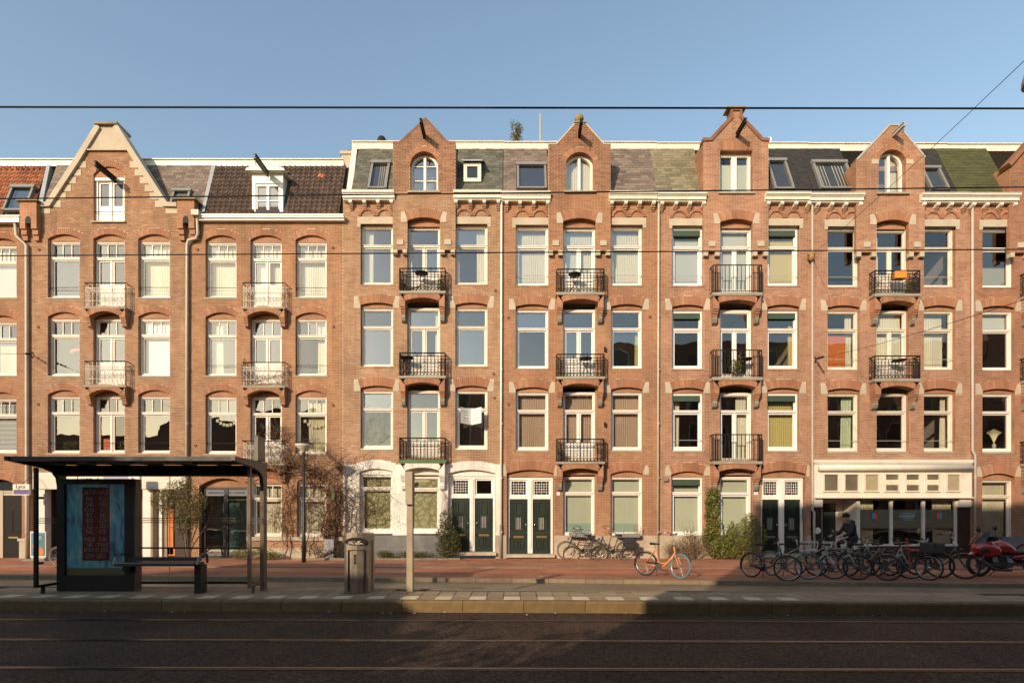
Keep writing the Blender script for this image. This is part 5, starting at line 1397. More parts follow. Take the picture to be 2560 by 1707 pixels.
# ---- house with the big stone-edged gable
def ground1(h, yf):
    y = FAC
    MB().box(X(78), X(430), y - 0.06, y + 0.3, Z(1123), Z(1085)).build('shop_fascia', 'cream', h)
    f = MB().box(X(166), X(241.5), y - 0.09, y - 0.062, Z(1106), Z(1091)).build('sign_board', 'sign_cream', h)
    text('Lyca', 0.36, (X(199), y - 0.094, Z(1101)), 'lyca_dark', h, name='sign_lettering'); MB().tube([(X(229), y - 0.1, Z(1099)), (X(229), y - 0.091, Z(1099))], 0.035, 10).build('sign_dot', 'teal', h)
    MB().box(X(241.8), X(318), y - 0.09, y - 0.062, Z(1106), Z(1091)).build('sign_board', 'lilac', h)
    text('THUISZORG', 0.16, (X(280), y - 0.094, Z(1103.5)), 'sign_white', h, name='sign_lettering')  # made-up word; only the tops of the real letters show
    for a, b, m in ((85, 103, 'white'), (328, 346, 'white'), (346, 351, 'taupe'), (366, 372, 'white'), (378, 384, 'taupe')):
        MB().box(X(a), X(b), y - 0.01, y + 0.28, -0.1, Z(1123.2)).build('pilaster', m, h)
    MB().box(X(384), X(397), y + 0.02, y + 0.1, 0.05, Z(1168)).build('orange_panel', 'orange_paint', h); MB().box(X(384), X(410), y + 0.02, y + 0.11, 0.0, Z(1259)).build('orange_panel', 'orange_paint', h)
    MB().box(X(402), X(431), y - 0.012, y + 0.2, -0.1, Z(1124)).build('dark_pier', 'panel_brown', h)
    d = MB(); d.box(X(108), X(116), y + 0.5, y + 0.58, -0.1, Z(1123)); d.box(X(116), X(135), y + 0.5, y + 0.56, -0.1, Z(1150)); d.box(X(116), X(180), y + 0.5, y + 0.56, Z(1145), Z(1124)); d.box(X(135), X(328), y + 0.5, y + 0.55, -0.1, Z(1146))
    d.build('shop_door', 'taupe_dark', h)
    g = MB().box(X(351), X(366), y + 0.3, y + 0.36, -0.1, 0.25); g.box(X(351), X(353), y + 0.3, y + 0.36, .25, Z(1124)); g.box(X(364), X(366), y + 0.3, y + 0.36, .25, Z(1124)); g.box(X(353), X(364), y + .3, y + .36, Z(1240), Z(1236))
    gg = g.build('glazed_door', 'white', h); MB().box(X(353), X(364), y + 0.32, y + 0.33, 0.25, Z(1124)).build('pane', 'opp_glass', gg)
    MB().box(X(353), X(358), y + 0.28, y + 0.295, Z(1172), Z(1154)).build('sticker', 'yellow', gg); MB().box(X(353), X(363), y + 0.28, y + 0.295, Z(1180), Z(1173)).build('sticker', 'enamel_blue', gg)
    # hanging box signs
    s1 = MB().box(X(74), X(110), y - 0.8, y - 0.72, Z(1138), Z(1114)).build('hanging_sign', 'sign_cream', h)
    yy = y - 0.805
    text('Lyca', 0.20, (X(91), y - 0.81, Z(1119.5)), 'lyca_dark', s1, name='sign_lettering'); MB().box(X(76), X(109), yy - 0.006, yy, Z(1136), Z(1126)).build('sign_band', 'violet', s1)
    MB().tube([(X(92), y - 0.76, Z(1114)), (X(90), y - 0.4, Z(1098)), (X(90), y, Z(1097))], 0.012, 4).build('sign_bracket', 'iron_black', s1)
    s2 = MB().box(X(322), X(346), y - 0.62, y - 0.50, Z(1113.5), Z(1093)).build('hanging_sign', 'sign_white', h)
    MB().prism([(X(327), Z(1110)), (X(340), Z(1104)), (X(329), Z(1097))], y - 0.63, y - 0.622).build('logo', 'logo_red', s2)
mat('sign_cream', (0.72, 0.66, 0.52), 0.5); mat('lyca_dark', (0.09, 0.05, 0.08), 0.5); mat('teal', (0.03, 0.35, 0.28), 0.5); mat('lilac', (0.34, 0.33, 0.45), 0.5); mat('violet', (0.10, 0.07, 0.20), 0.5)
mat('taupe', (0.30, 0.23, 0.16), 0.7, 0.15, 3); mat('taupe_dark', (0.13, 0.095, 0.065), 0.7, 0.2, 3); mat('orange_paint', (0.62, 0.18, 0.035), 0.6, 0.15, 3); mat('yellow', (0.75, 0.48, 0.02), 0.5)
g1 = op(215, 285.5, 511, 402, 383, 0.24)
GAB1 = [(88, 472), (113, 471), (178, 371), (228, 291), (269, 291), (319, 371), (384, 471), (409, 472)]
poly1 = [(X(69), -1.0)] + [(X(69), Z(473))] + [(X(u), Z(v)) for u, v in GAB1] + [(X(430), Z(473)), (X(430), -1.0)]
CUR1 = {(3, 2): [('c', 'net_curtain', 0, 1)], (2, 2): [('b', 'white_blind', 0.03, 1, 0, 0.98)], (2, 1): [('c', 'net_curtain', 0.8, 1)]}
ROWS1 = [(552.4, 683.5), (730.9, 863), (910, 1041)]
H1 = old_house('House with tall gable edged in cream stone and shop fascia below', 69, 430, [(110, 182.5), (214.5, 286), (317.5, 389.5)], ROWS1, 'brick_pale', 'mortar_pale', CUR1, {3: (704.8, 707.5, 649), 2: (884.5, 887.5, 829)}, (190, 288.5),
    lambda z: poly_iv(poly1, z), Z(292), [], ground1, lower=1085, seed=21, extra_ops=[g1], bars=((3, 0), (3, 2), (1, 0), (1, 1), (1, 2)), anchors=((90, 574), (88, 751), (88, 928)))
arch_ring(H1, g1, FAC, 'brick_arch', 0.01); tympanum(H1, g1, Z(409), FAC + 0.05)
def twin_door(h, x0, x1, z0, z1, yf, fm='white', panel=0.4, name='loft_door'):
    fw = 0.085; m = (x0 + x1) / 2; f = MB()
    f.box(x0, x0 + fw, yf, yf + .15, z0, z1); f.box(x1 - fw, x1, yf, yf + .15, z0, z1); f.box(x0 + fw, x1 - fw, yf, yf + .15, z1 - fw, z1); f.box(x0, x1, yf - .05, yf + .01, z1 - .07, z1 + .03); f.box(x0 + fw, x1 - fw, yf, yf + .15, z0, z0 + .06)
    f.box(m - .03, m + .03, yf + .02, yf + .1, z0 + .06, z1 - fw)
    for a, b in ((x0 + fw, m - .03), (m + .03, x1 - fw)):
        f.box(a, a + .07, yf + .05, yf + .1, z0 + .06, z1 - fw); f.box(b - .07, b, yf + .05, yf + .1, z0 + .06, z1 - fw); f.box(a + .07, b - .07, yf + .05, yf + .1, z1 - fw - .07, z1 - fw)
        f.box(a + .07, b - .07, yf + .055, yf + .1, z0 + .06, z0 + (z1 - z0) * panel)
    w = f.build(name, fm, h)
    for a, b in ((x0 + fw + .07, m - .10), (m + .10, x1 - fw - .07)): MB().quad((a, yf + .08, z0 + (z1 - z0) * panel), (b, yf + .08, z0 + (z1 - z0) * panel), (b, yf + .08, z1 - fw - .07), (a, yf + .08, z1 - fw - .07)).build('pane', 'glass_old', w)
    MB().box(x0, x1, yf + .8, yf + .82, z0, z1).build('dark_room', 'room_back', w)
    return w
w = twin_door(H1, X(215) + .004, X(285.5) - .004, Z(509), Z(409), FAC + 0.09, panel=0.4)
MB().box(X(215) - .07, X(285.5) + .07, FAC - 0.07, FAC + 0.1, Z(512.5), Z(509.2)).build('sill', 'sill_stone', w)
MB().tube([(X(215), FAC + 0.03, Z(486)), (X(285), FAC + 0.03, Z(486))], 0.012, 5).build('guard_bar', 'iron_black', w)
# stone edging of the gable
def stone_edge(h):
    for side in (0, 1):
        L = [(88, 472), (113, 471), (178, 371), (228, 291)]; n = len(L)
        Lx = [((u if side == 0 else 497 - u), v) for u, v in L]
        P = [(X(u), Z(v)) for u, v in Lx]; s_ = 1 if side == 0 else -1
        o_ = [(x - s_ * 0.05 * (i > 0), z + 0.06) for i, (x, z) in enumerate(P)]
        inn = [(P[0][0], P[0][1] - 0.10), (P[1][0] + s_ * 0.09, P[1][1] - 0.10), (P[2][0] + s_ * 0.11, P[2][1] - 0.10), (P[3][0] + s_ * 0.09, P[3][1] - 0.1)]
        MB().strip(o_, inn, FAC - 0.11, FAC + 0.34).build('stone_coping', 'stone_cream', h)
        for k in range(6):
            t = (k + 0.55) / 6.6; u = 113 + (190 - 113) * t; v = 471 - (471 - 352) * t
            a, b = u + 3, u + 21
            if side: a, b = 497 - b, 497 - a
            stone(h, a, b, v - 5.5 + 6, v + 9.5 + 6, FAC, 'stone_cream', 0.02, 0.1, 'quoin_stone')
        a, b = (89, 116) if side == 0 else (381, 408)
        stone(h, a, b, 474, 491, FAC, 'stone_cream', 0.02, 0.1, 'quoin_stone')
    MB().prism([(X(196), Z(345.5)), (X(301), Z(345.5)), (X(269), Z(291)), (X(228), Z(291))], FAC - 0.03, FAC + 0.3).build('gable_panel', 'stone_cream', h)
    MB().box(X(196), X(303), FAC - 0.09, FAC + 0.05, Z(348.5), Z(345.6)).build('string_course', 'stone_cream', h)
    MB().box(X(222), X(275), FAC - 0.16, FAC + 0.62, Z(291), Z(285.5)).build('gable_cap', 'stone_dark', h)
stone_edge(H1)
def pier(h, u0, u1, vt, vb):
    y = FAC - 0.22; x0, x1 = X(u0, y), X(u1, y); z1, z0 = Z(vt, y), Z(vb, y); m = (x0 + x1) / 2
    mb = MB(); o = dict(x0=m - 0.11, x1=m + 0.11)
    mb.box(x0, x1, y, FAC + 0.05, z0 + 0.32, z1); mb.box(x0, m - 0.11, y, FAC, z0, z0 + 0.319); mb.box(m + 0.11, x1, y, FAC, z0, z0 + 0.319)
    p = mb.build('corner_pier', 'rev_brick_front', h)
    nc = MB(); nc.prism([(m - 0.11, z0 + 0.2), (m + 0.11, z0 + 0.2), (m + 0.11, z0 + 0.36), (m + 0.07, z0 + 0.45), (m, z0 + 0.48), (m - 0.07, z0 + 0.45), (m - 0.11, z0 + 0.36)], y - 0.004, y - 0.001); nc.build('niche_shade', 'iron_black', p)  # flat black plate, shade of an arched hollow put into its colour
    MB().box(x0 - 0.1, x1 + 0.1, y - 0.08, FAC + 0.3, z1, z1 + 0.05).build('pier_cap', 'stone_moss', p)
    for a, b in ((x0, m - 0.11), (m + 0.11, x1)):
        st = MB()
        for k in range(2): st.box(a + .02 * k, b - .02 * k, y + 0.06 * (k + 1), FAC, z0 - 0.2 * (k + 1), z0 - 0.2 * k - 0.001)
        st.build('stepped_corbel', 'rev_brick_front', p)
pier(H1, 45, 83.5, 463, 525); pier(H1, 406.5, 446, 459.5, 524)
hoist_beam(H1, 263, 412, 0.95, y=FAC, hh=0.2, w=0.1)
slates(H1, 96, 190, 'slate_rose', LY0, LZ0 - 0.1, LY1, LZ1, w=0.24, ex=0.145)
slates(H1, 308, 466, 'slate_rose', LY0, LZ0 - 0.1, LY1, LZ1, w=0.24, ex=0.145)
MB().quad((X(50, 20.7), 20.72, LZ0 - .1), (X(140, 20.7), 20.72, LZ0 - .1), (X(150, LY1), LY1 + .12, LZ1), (X(60, LY1), LY1 + .12, LZ1)).build('roof_underlay', 'roof_felt', H1)
sk1 = skylight(H1, 396, 437, 441, 476, LY0, LZ0, LY1, LZ1)
lofascia(H1, 104, 497)
MB().add([(X(463, 20.56), 20.52, LZ0), (X(471, 20.56), 20.52, LZ0), (X(496, LY1), LY1 - 0.04, LZ1), (X(487, LY1), LY1 - 0.04, LZ1)], [(0, 1, 2, 3)]).build('lead_valley', 'lead', H1)

# ---- house with the pantile roof and small dormer
def ground2(h, yf):
    tympanum(h, G2[1], Z(1110), FAC + 0.05); tympanum(h, G2[2], Z(1110), FAC + 0.05)
    for a, b in ((578, 647), (682, 749)):
        window(h, X(a) + .004, X(b) - .004, Z(1232), Z(1110), yf, 'A', 'cream', Z(1146), cur=[('c', 'cream_curtain', 0, 1)], gl='glass')
    arch_ring(h, G2[1], FAC, 'brick_arch', 0.008); arch_ring(h, G2[2], FAC, 'brick_arch', 0.008); arch_ring(h, G2[0], FAC, 'brick_arch', 0.008)
    o = G2[0]; y = FAC + 0.18; x0, x1 = o['x0'], o['x1']; f = MB(); z1 = Z(1118)
    for a, b in ((x0, x0 + .14), (x1 - .10, x1), ((x0 + x1) / 2 - .06, (x0 + x1) / 2 + .10)): f.box(a, b, y, y + .1, -0.1, z1)
    f.box(x0 + .14, x1 - .1, y + .01, y + .09, z1 - .1, z1); f.box(x0 + .14, x1 - .1, y + .01, y + .09, -0.1, 0.0); f.box((x0 + x1) / 2 + .1, x1 - .1, y + .02, y + .08, Z(1148), Z(1146))
    s = f.build('shop_window', 'frame_black', h)
    MB().box(x0 + .14, x1 - .1, y + .03, y + .05, z1 - .34, z1 - .1).build('sign_strip', 'strip_grey', s)
    text('ONDERDRAGOUDING & EXIZONE', 0.13, ((x0 + x1) / 2 + .02, y + .02, z1 - .22), 'enamel_blue', s, name='sign_lettering', sx=0.72)  # guessed letters in place of an unreadable sign
    for a, b in ((x0 + .14, (x0 + x1) / 2 - .06), ((x0 + x1) / 2 + .10, x1 - .10)): MB().quad((a, y + .05, 0), (b, y + .05, 0), (b, y + .05, z1 - .34), (a, y + .05, z1 - .34)).build('pane', 'glass_dark', s)
    MB().box(x0, x1, y + .6, y + .62, -.1, z1).build('inner_screen', 'teal_screen', s)
    pts = [(x0 + .004, z1), (x1 - .004, z1)] + arc(o)[::-1]
    MB().prism(pts, y, y + .05).build('tympanum', 'rev_brick_front', h)
    MB().box(X(568), X(788), FAC - 0.06, FAC + 0.09, Z(1241), Z(1232.2)).build('sill_band', 'stone', h)
    plinth(h, ((568, 788),), 1258, 1281.5, 'stone_cream')
mat('teal_screen', (0.16, 0.26, 0.26), 0.8, 0.5, 2.5)
mat('frame_black', (0.015, 0.015, 0.018), 0.5); mat('strip_grey', (0.16, 0.16, 0.17), 0.5)
G2 = [op(457, 567, 1285, 1117, 1098, 0.28), op(578, 647, 1232, 1107, 1096, 0.235), op(682, 749, 1232, 1107, 1096, 0.235)]
CUR2 = {(3, 0): NET, (3, 1): NET, (3, 2): NET, (2, 0): [('c', 'net_curtain', 0.1, 0.4)], (2, 2): [('c', 'cream_curtain', 0.62, 1)], (1, 2): [('c', 'cream_curtain', 0.28, 1)]}
ROWS2 = [(554.7, 684), (732, 863), (911, 1042)]
H2 = old_house('House with dark pantile roof, white dormer and leafless climber at its foot', 430, 788, [(472, 542.7), (575, 646.8), (678.7, 750)], ROWS2, 'brick_orange', 'mortar_pale', CUR2, {3: (704.8, 707.6, 649), 2: (885.6, 888.8, 831.7), 1: (1064, 1067, 1012)}, (553.3, 655),
    lambda z: [(X(430), X(788))], Z(503), G2, ground2, seed=22, bars=((3, 0), (3, 2), (2, 0), (2, 2), (1, 0), (1, 2)), anchors=((454, 573), (765, 569.5), (766, 750), (765, 930), (449, 1023)))
gt = MB(); y0 = FAC - 0.26; x0, x1 = X(452, y0), X(788.5, y0)
for f, a, b in ((0, 491, 494), (0.03, 494, 498.5), (0.09, 498.5, 503)): gt.box(x0, x1, y0 + f, FAC + 0.05, Z(b, y0), Z(a, y0) - .001)
gt.build('gutter', 'white', H2)
dy = FAC + 0.16; dx0, dx1, dz0, dz1 = X(579, dy), X(650, dy), Z(489, dy), Z(398, dy)
hole = (dx0 - 0.02, dx1 + 0.02, dz0 - 0.2, dz1 + 0.35)
pantiles(H2, lambda t: X(466, 20.56) + (X(490, 21.35) - X(466, 20.56)) * t + 0.05, lambda t: X(778, 20.56) + (X(794.5, 21.35) - X(778, 20.56)) * t, 'tile_dark', LY0, LZ0 - 0.1, LY1, LZ1, 0.205, 12, [hole], {(9, 20)})
d_ = MB(); d_.box(dx0 + 0.02, dx1 - 0.02, dy + 0.12, dy + 1.3, dz0, dz1 - 0.05); dm = d_.build('dormer', 'white', H2)
f = MB(); f.box(dx0, dx0 + .13, dy, dy + .12, dz0, dz1 - .4); f.box(dx1 - .13, dx1, dy, dy + .12, dz0, dz1 - .4); f.box(dx0, dx1, dy - 0.01, dy + .12, dz1 - .4, dz1 - .02); f.box(dx0 + .13, dx1 - .13, dy + .03, dy + .1, dz1 - .5, dz1 - .4)
m_ = (dx0 + dx1) / 2; f.box(m_ - .05, m_ + .05, dy + .03, dy + .1, dz0, dz1 - .5); f.box(dx0 + .13, dx0 + .19, dy + .04, dy + .1, dz0, dz1 - .5); f.box(dx1 - .19, dx1 - .13, dy + .04, dy + .1, dz0, dz1 - .5); f.box(dx0 + .19, dx1 - .19, dy + .05, dy + .1, dz0 + 0.48, dz0 + .52)
f.build('frame', 'white', dm)
MB().quad((dx0 + .19, dy + .075, dz0), (dx1 - .19, dy + .075, dz0), (dx1 - .19, dy + .075, dz1 - .5), (dx0 + .19, dy + .075, dz1 - .5)).build('pane', 'glass', dm)
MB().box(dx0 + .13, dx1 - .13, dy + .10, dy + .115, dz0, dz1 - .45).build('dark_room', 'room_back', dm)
MB().prism([(dx0 - .16, dz1 - .02), (dx1 + .16, dz1 - .02), (dx1 + .12, dz1 + .06), (m_ + 0.3, dz1 + .24), (m_ - .3, dz1 + .24), (dx0 - .12, dz1 + .06)], dy - .22, dy + 1.2).build('pediment', 'cream', dm)
hoist_beam(H2, 613, 397, 0.98, y=dy - 0.2, hh=0.2, m='iron_green')
lofascia(H2, 497, 789)
MB().quad((X(440, 20.7), 20.72, LZ0 - .3), (X(800, 20.7), 20.72, LZ0 - .3), (X(806, LY1), LY1 + .12, LZ1), (X(450, LY1), LY1 + .12, LZ1)).build('roof_underlay', 'roof_felt', H2)
drainpipe(H2, [(X(459), FAC - 0.2, Z(492)), (X(459), FAC - 0.12, Z(540)), (X(455), FAC - 0.12, Z(552)), (X(437), FAC - 0.12, Z(556)), (X(433.5), FAC - 0.1, Z(566)), (X(432), FAC - 0.1, -0.1)], 0.055, 'pipe')
MB().box(X(451), X(468), FAC - 0.36, FAC - 0.05, Z(505), Z(493)).build('hopper', 'pipe', H2)

# ---- house cut by the left edge of the frame
def ground0(h, yf):
    o = G0[0]; y = FAC + 0.25; x0, x1 = o['x0'], o['x1']; m = x1 - 0.95
    f = MB(); f.box(x1 - .1, x1, y - .03, y + .1, -.1, o['zs']); f.box(m - .12, m, y - .03, y + .1, -.1, o['zs']); f.box(m, x1 - .1, y - .02, y + .1, Z(1137), Z(1130)); f.box(x0, x1, y - .02, y + .05, o['zs'] - .1, o['zs'] + .0)
    fr = f.build('door_frame', 'stone_cream', h); MB().box(m, x1 - .1, y + .03, y + .05, Z(1130), o['zs'] - .1).build('pane', 'opp_glass', fr)
    d = MB(); d.box(m, x1 - .1, y, y + .06, -.1, Z(1137))
    for p, q in ((0.15, 0.37), (0.48, 0.70)): d.box(m + p, m + q, y - .015, y, 0.9, 1.75)
    dr = d.build('door', 'door_black', h); MB().box(m + .22, m + .6, y - .03, y - .001, 0.66, 0.73).build('letter_slot', 'brass', dr)
    tympanum(h, o, o['zs'], FAC + 0.2, 'opp_glass'); MB().box(x0, m - .12, y, y + .06, -.1, o['zs'] - .1).build('side_door', 'stone_cream', h)
    arch_ring(h, o, FAC, 'brick_arch', 0.01)
    plinth(h, ((46, 66),), 1242, 1281.5, 'stone'); MB().box(X(44), X(67), FAC - 0.08, FAC + 0.05, Z(1242), Z(1236)).build('plinth_cap', 'stone', h)
    MB().box(X(56), X(60.5), FAC - .03, FAC - .012, Z(1138), Z(1131)).build('number_plate', 'sign_white', h)
mat('door_black', (0.012, 0.010, 0.009), 0.6, spec=0.2)
G0 = [op(-60, 50, 1281.5, 1125, 1100, 0.28)]
CUR0 = {(3, 2): [('b', 'grey_blind', 0, 1, 0, 0.72), ('b', 'net_curtain', 0, 1, 0.74, 1)], (2, 2): [('c', 'net_curtain', 0, 1, 0, 0.7)], (1, 2): [('v', 'white_blind', 0, 1)]}
ROWS0 = [(562, 684), (739, 862), (915, 1040)]
H0 = old_house('House with orange pantile roof cut by the picture edge', -300, 69, [(-265, -192), (-150, -78), (-33, 38)], ROWS0, 'brick_orange', 'mortar_grey', CUR0, {}, (0, 1), lambda z: [(X(-300), X(69))], Z(500), G0, ground0, seed=23, gl='glass')
g0 = MB(); y0 = FAC - 0.22; g0.box(X(-300, y0), X(43, y0), y0, FAC + 0.05, Z(510, y0), Z(498, y0)); g0.box(X(-300, y0), X(46, y0), y0 - .03, FAC + 0.05, Z(498, y0) + .001, Z(495, y0)); g0.build('gutter', 'white', H0)
sk0 = skylight(H0, 20, 73, 433, 487, LY0, LZ0, LY1, LZ1)
pantiles(H0, lambda t: X(-60, 20.56), lambda t: X(72, 20.56) + (X(107, 21.35) - X(72, 20.56)) * t, 'tile_orange', LY0, LZ0 - 0.1, LY1, LZ1, 0.215, 12, [sk0])
MB().add([(X(86, 20.56), 20.50, LZ0), (X(97, 20.56), 20.50, LZ0), (X(117, LY1), LY1 - 0.05, LZ1), (X(109, LY1), LY1 - 0.05, LZ1), (X(97, 20.56), 20.9, LZ0), (X(117, LY1), LY1 + .3, LZ1)], [(0, 1, 2, 3), (1, 4, 5, 2)]).build('lead_valley', 'lead', H0)
lofascia(H0, -200, 104)
drainpipe(H0, [(X(42), FAC - 0.15, Z(502)), (X(43), FAC - 0.1, Z(545)), (X(66), FAC - 0.1, Z(566)), (X(67), FAC - 0.1, Z(1160)), (X(67), FAC - .1, -0.1)], 0.055, 'pipe')

# rooftop bits: chimney, vent, mast
ch = thing('chimney', 'square plastered chimney with red clay pot behind the dormer roof', 'chimney', (X(795, 23), 23.3, Z(368, 23)))
MB().box(X(784, 23), X(812, 23), 23, 23.6, Z(372, 23) - 1.5, Z(355, 23)).build('stack', 'stone', ch); MB().box(X(781, 23), X(815, 23), 22.95, 23.65, Z(355, 23) + .002, Z(348, 23)).build('cap', 'stone', ch)
MB().rev([(0.09, 0), (0.08, .2), (.10, .22), (.09, .24)], (X(797, 23), 23.3, Z(348, 23)), 10).build('chimney_pot', 'tile_bright', ch)
MB().rev([(0.2, -.6), (0.2, .08), (.14, .2), (.02, .24)], (X(877, 23), 23.0, Z(327, 23)), 12).build('vent_cowl', 'iron_black', None)
tag(bpy.data.objects['vent_cowl'], 'black domed vent cowl peeping over the green slate roof', 'vent')
ms = MB(); ms.tube([(X(1241, 23), 23, Z(332, 23) - 1), (X(1241, 23), 23, Z(262, 23))], 0.032, 6); tag(ms.build('roof_mast', 'stone_cream'), 'thin pale mast standing upright behind the roof edge', 'mast')
bx = MB().box(X(1764, 22), X(1772, 22), 22, 22.3, Z(330, 22) - .5, Z(315, 22)); tag(bx.build('roof_duct', 'white'), 'short white duct beside the neck gable', 'duct')
# ------------------------------------------------------------------ street furniture
def at(sx, sy, y): return Vector(((sx - 1280) * y / 1316, y, EYE + (1278 - sy) * y / 1316))
mat('shelter_metal', (0.055, 0.042, 0.036), 0.42, 0.15, 4)
mat('shelter_dark', (0.022, 0.021, 0.021), 0.4, 0.15, 4)
mat('shelter_brown_lit', (0.14, 0.095, 0.07), 0.45, 0.12, 4)  # same dark shelter metal, with sunlit brown put into the colour
mat('sign_olive', (0.14, 0.12, 0.08), 0.5); mat('timetable', (0.34, 0.22, 0.14), 0.5, 0.2, 6)
mat('strip_white', (0.75, 0.73, 0.7), 0.5)
mat('bench_metal', (0.12, 0.12, 0.12), 0.3, 0.1, 4, metal=0.6)
mat('bin_steel', (0.37, 0.31, 0.24), 0.38, 0.25, 2.5, 0.05, 60, metal=0.75, dirt=(0.10, 0.075, 0.055), dscale=2.2, damt=0.5)
mat('post_grey', (0.36, 0.29, 0.195), 0.55, 0.12, 3)
mat('lamp_pole', (0.016, 0.02, 0.018), 0.45, 0.2, 5)
mat('lamp_bowl', (0.62, 0.57, 0.47), 0.35, 0.05, 4)
mat('poster_red', (0.20, 0.026, 0.022), 0.6, 0.2, 6)
mat('poster_ink', (0.42, 0.40, 0.38), 0.6, 0.3, 14)
mat('poster_tan', (0.30, 0.26, 0.14), 0.6)
mat('trash', (0.42, 0.36, 0.28), 0.9, island=0.7)
def paint_mat(name):
    m = bpy.data.materials.new(name); m.use_nodes = True
    n = m.node_tree.nodes; l = m.node_tree.links; p = n['Principled BSDF']
    tc = n.new('ShaderNodeTexCoord'); mp = n.new('ShaderNodeMapping'); mp.inputs['Scale'].default_value = (3.4, 1, 1.3); l.new(tc.outputs['Object'], mp.inputs[0])
    nz = n.new('ShaderNodeTexNoise'); nz.inputs['Scale'].default_value = 1.5; nz.inputs['Detail'].default_value = 7; nz.inputs['Distortion'].default_value = 1.6; l.new(mp.outputs[0], nz.inputs['Vector'])
    cr = n.new('ShaderNodeValToRGB'); e = cr.color_ramp.elements; e[0].position = 0.32; e[0].color = (0.06, 0.12, 0.22, 1); e[1].position = 0.72; e[1].color = (0.50, 0.56, 0.50, 1)
    q = e.new(0.47); q.color = (0.12, 0.40, 0.54, 1); q = e.new(0.58); q.color = (0.20, 0.48, 0.56, 1)
    l.new(nz.outputs['Fac'], cr.inputs[0]); l.new(cr.outputs[0], p.inputs['Base Color']); p.inputs['Roughness'].default_value = 0.55
    l.new(cr.outputs[0], p.inputs['Emission Color']); p.inputs['Emission Strength'].default_value = 0.035   # backlit poster
    M[name] = m
paint_mat('poster_blue')

SX0, SX1, SYB, SYF, SZ = -8.72, -4.81, 10.2, 9.1, 0.20
sh = thing('tram_shelter', 'black tram stop shelter with glass back wall and advert panel on the platform', 'shelter', (-6.76, SYB, SZ))
rf = MB(); rf.box(SX0 - 0.02, SX1 + 0.02, SYF + 0.06, SYB + 0.1, 2.63, 2.66); rf.box(SX0 - 0.02, SX1 - 0.04, SYF, SYF + 0.06, 2.595, 2.672)
for i in range(1, 6):
    x = SX0 + (SX1 - SX0) * i / 6; rf.box(x - 0.02, x + 0.02, SYF + 0.06, SYB, 2.58, 2.63)
roof = rf.build('shelter_roof', 'shelter_metal', sh)
MB().box(SX0 + 0.02, SX1 - 0.02, SYB - 0.16, SYB + 0.08, 2.40, 2.60).build('rear_beam', 'shelter_dark', sh)
MB().box(SX0 + 1.0, SX1 - 0.9, SYF + 0.25, SYF + 0.31, 2.585, 2.60).build('lamp_strip', 'strip_white', roof)
for x, s in ((SX0, 1), (SX1, -1)):
    e = MB(); w = 0.09
    pr = [(SYF - 0.03, 2.60), (SYB - 0.40, 2.52), (SYB - 0.20, 2.46), (SYB - 0.11, 2.36), (SYB - 0.08, 2.22), (SYB + 0.06, 2.22), (SYB + 0.06, 2.66), (SYF - 0.03, 2.674)]
    n = len(pr); a, b = (x - 0.035, x + 0.035)
    e.add([(a, q, z) for q, z in pr] + [(b, q, z) for q, z in pr], [tuple(range(n))[::-1], tuple(range(n, 2 * n))] + [(i, (i + 1) % n, (i + 1) % n + n, i + n) for i in range(n)])
    e.build('roof_bracket', 'shelter_brown_lit' if s < 0 else 'shelter_dark', sh)
    MB().box(x - 0.035, x + 0.035, SYB - 0.08, SYB + 0.06, SZ, 2.221).build('post', 'shelter_brown_lit' if s < 0 else 'shelter_dark', sh)
    f = MB(); yy = SYB - 0.58
    f.box(x - 0.028, x + 0.028, yy, yy + 0.05, SZ + 0.12, 2.52); f.box(x - 0.02, x + 0.02, yy + 0.05, SYB - 0.08, SZ + 0.12, SZ + 0.17); f.box(x - 0.02, x + 0.02, yy + .14, yy + .19, SZ, SZ + .12)
    f.box(x - 0.03, x + 0.06 * s, yy + .05, yy + .12, 1.95, 1.99); f.box(x - 0.03, x + .06 * s, yy + .05, yy + .12, .75, .79)
    fr = f.build('end_frame', 'shelter_brown_lit' if s < 0 else 'shelter_dark', sh)
    MB().quad((x, yy + .05, SZ + .17), (x, SYB - .08, SZ + .17), (x, SYB - .08, 2.42), (x, yy + .05, 2.42)).build('pane', 'glass_shelter', fr)
    st = MB()
    for z in (1.50, 1.54, 1.58): st.box(x - 0.004, x + 0.004, yy + .06, SYB - .09, z, z + .014)
    st.build('glass_stripe', 'strip_white', fr)
gx = [-7.18, -6.63, -4.88]
bk = MB(); bk.box(-7.2, SX1 - .05, SYB - .02, SYB + .02, .32, .37); bk.box(-7.2, SX1 - .05, SYB - .015, SYB + .015, 1.00, 1.03)
bf = bk.build('back_frame', 'shelter_dark', sh)
for a, b in ((-7.19, -6.635), (-6.625, -4.87)): MB().quad((a, SYB, .37), (b, SYB, .37), (b, SYB, 2.4), (a, SYB, 2.4)).build('pane', 'glass_shelter', bf)
MB().box(-6.634, -6.626, SYB - .006, SYB + .006, .37, 2.4).build('glass_joint', 'strip_white', bf)
st = MB()
for z in (1.50, 1.54, 1.58): st.box(-7.15, -5.35, SYB - .008, SYB - .003, z, z + .014)
st.build('glass_stripe', 'shelter_brown_lit', bf)
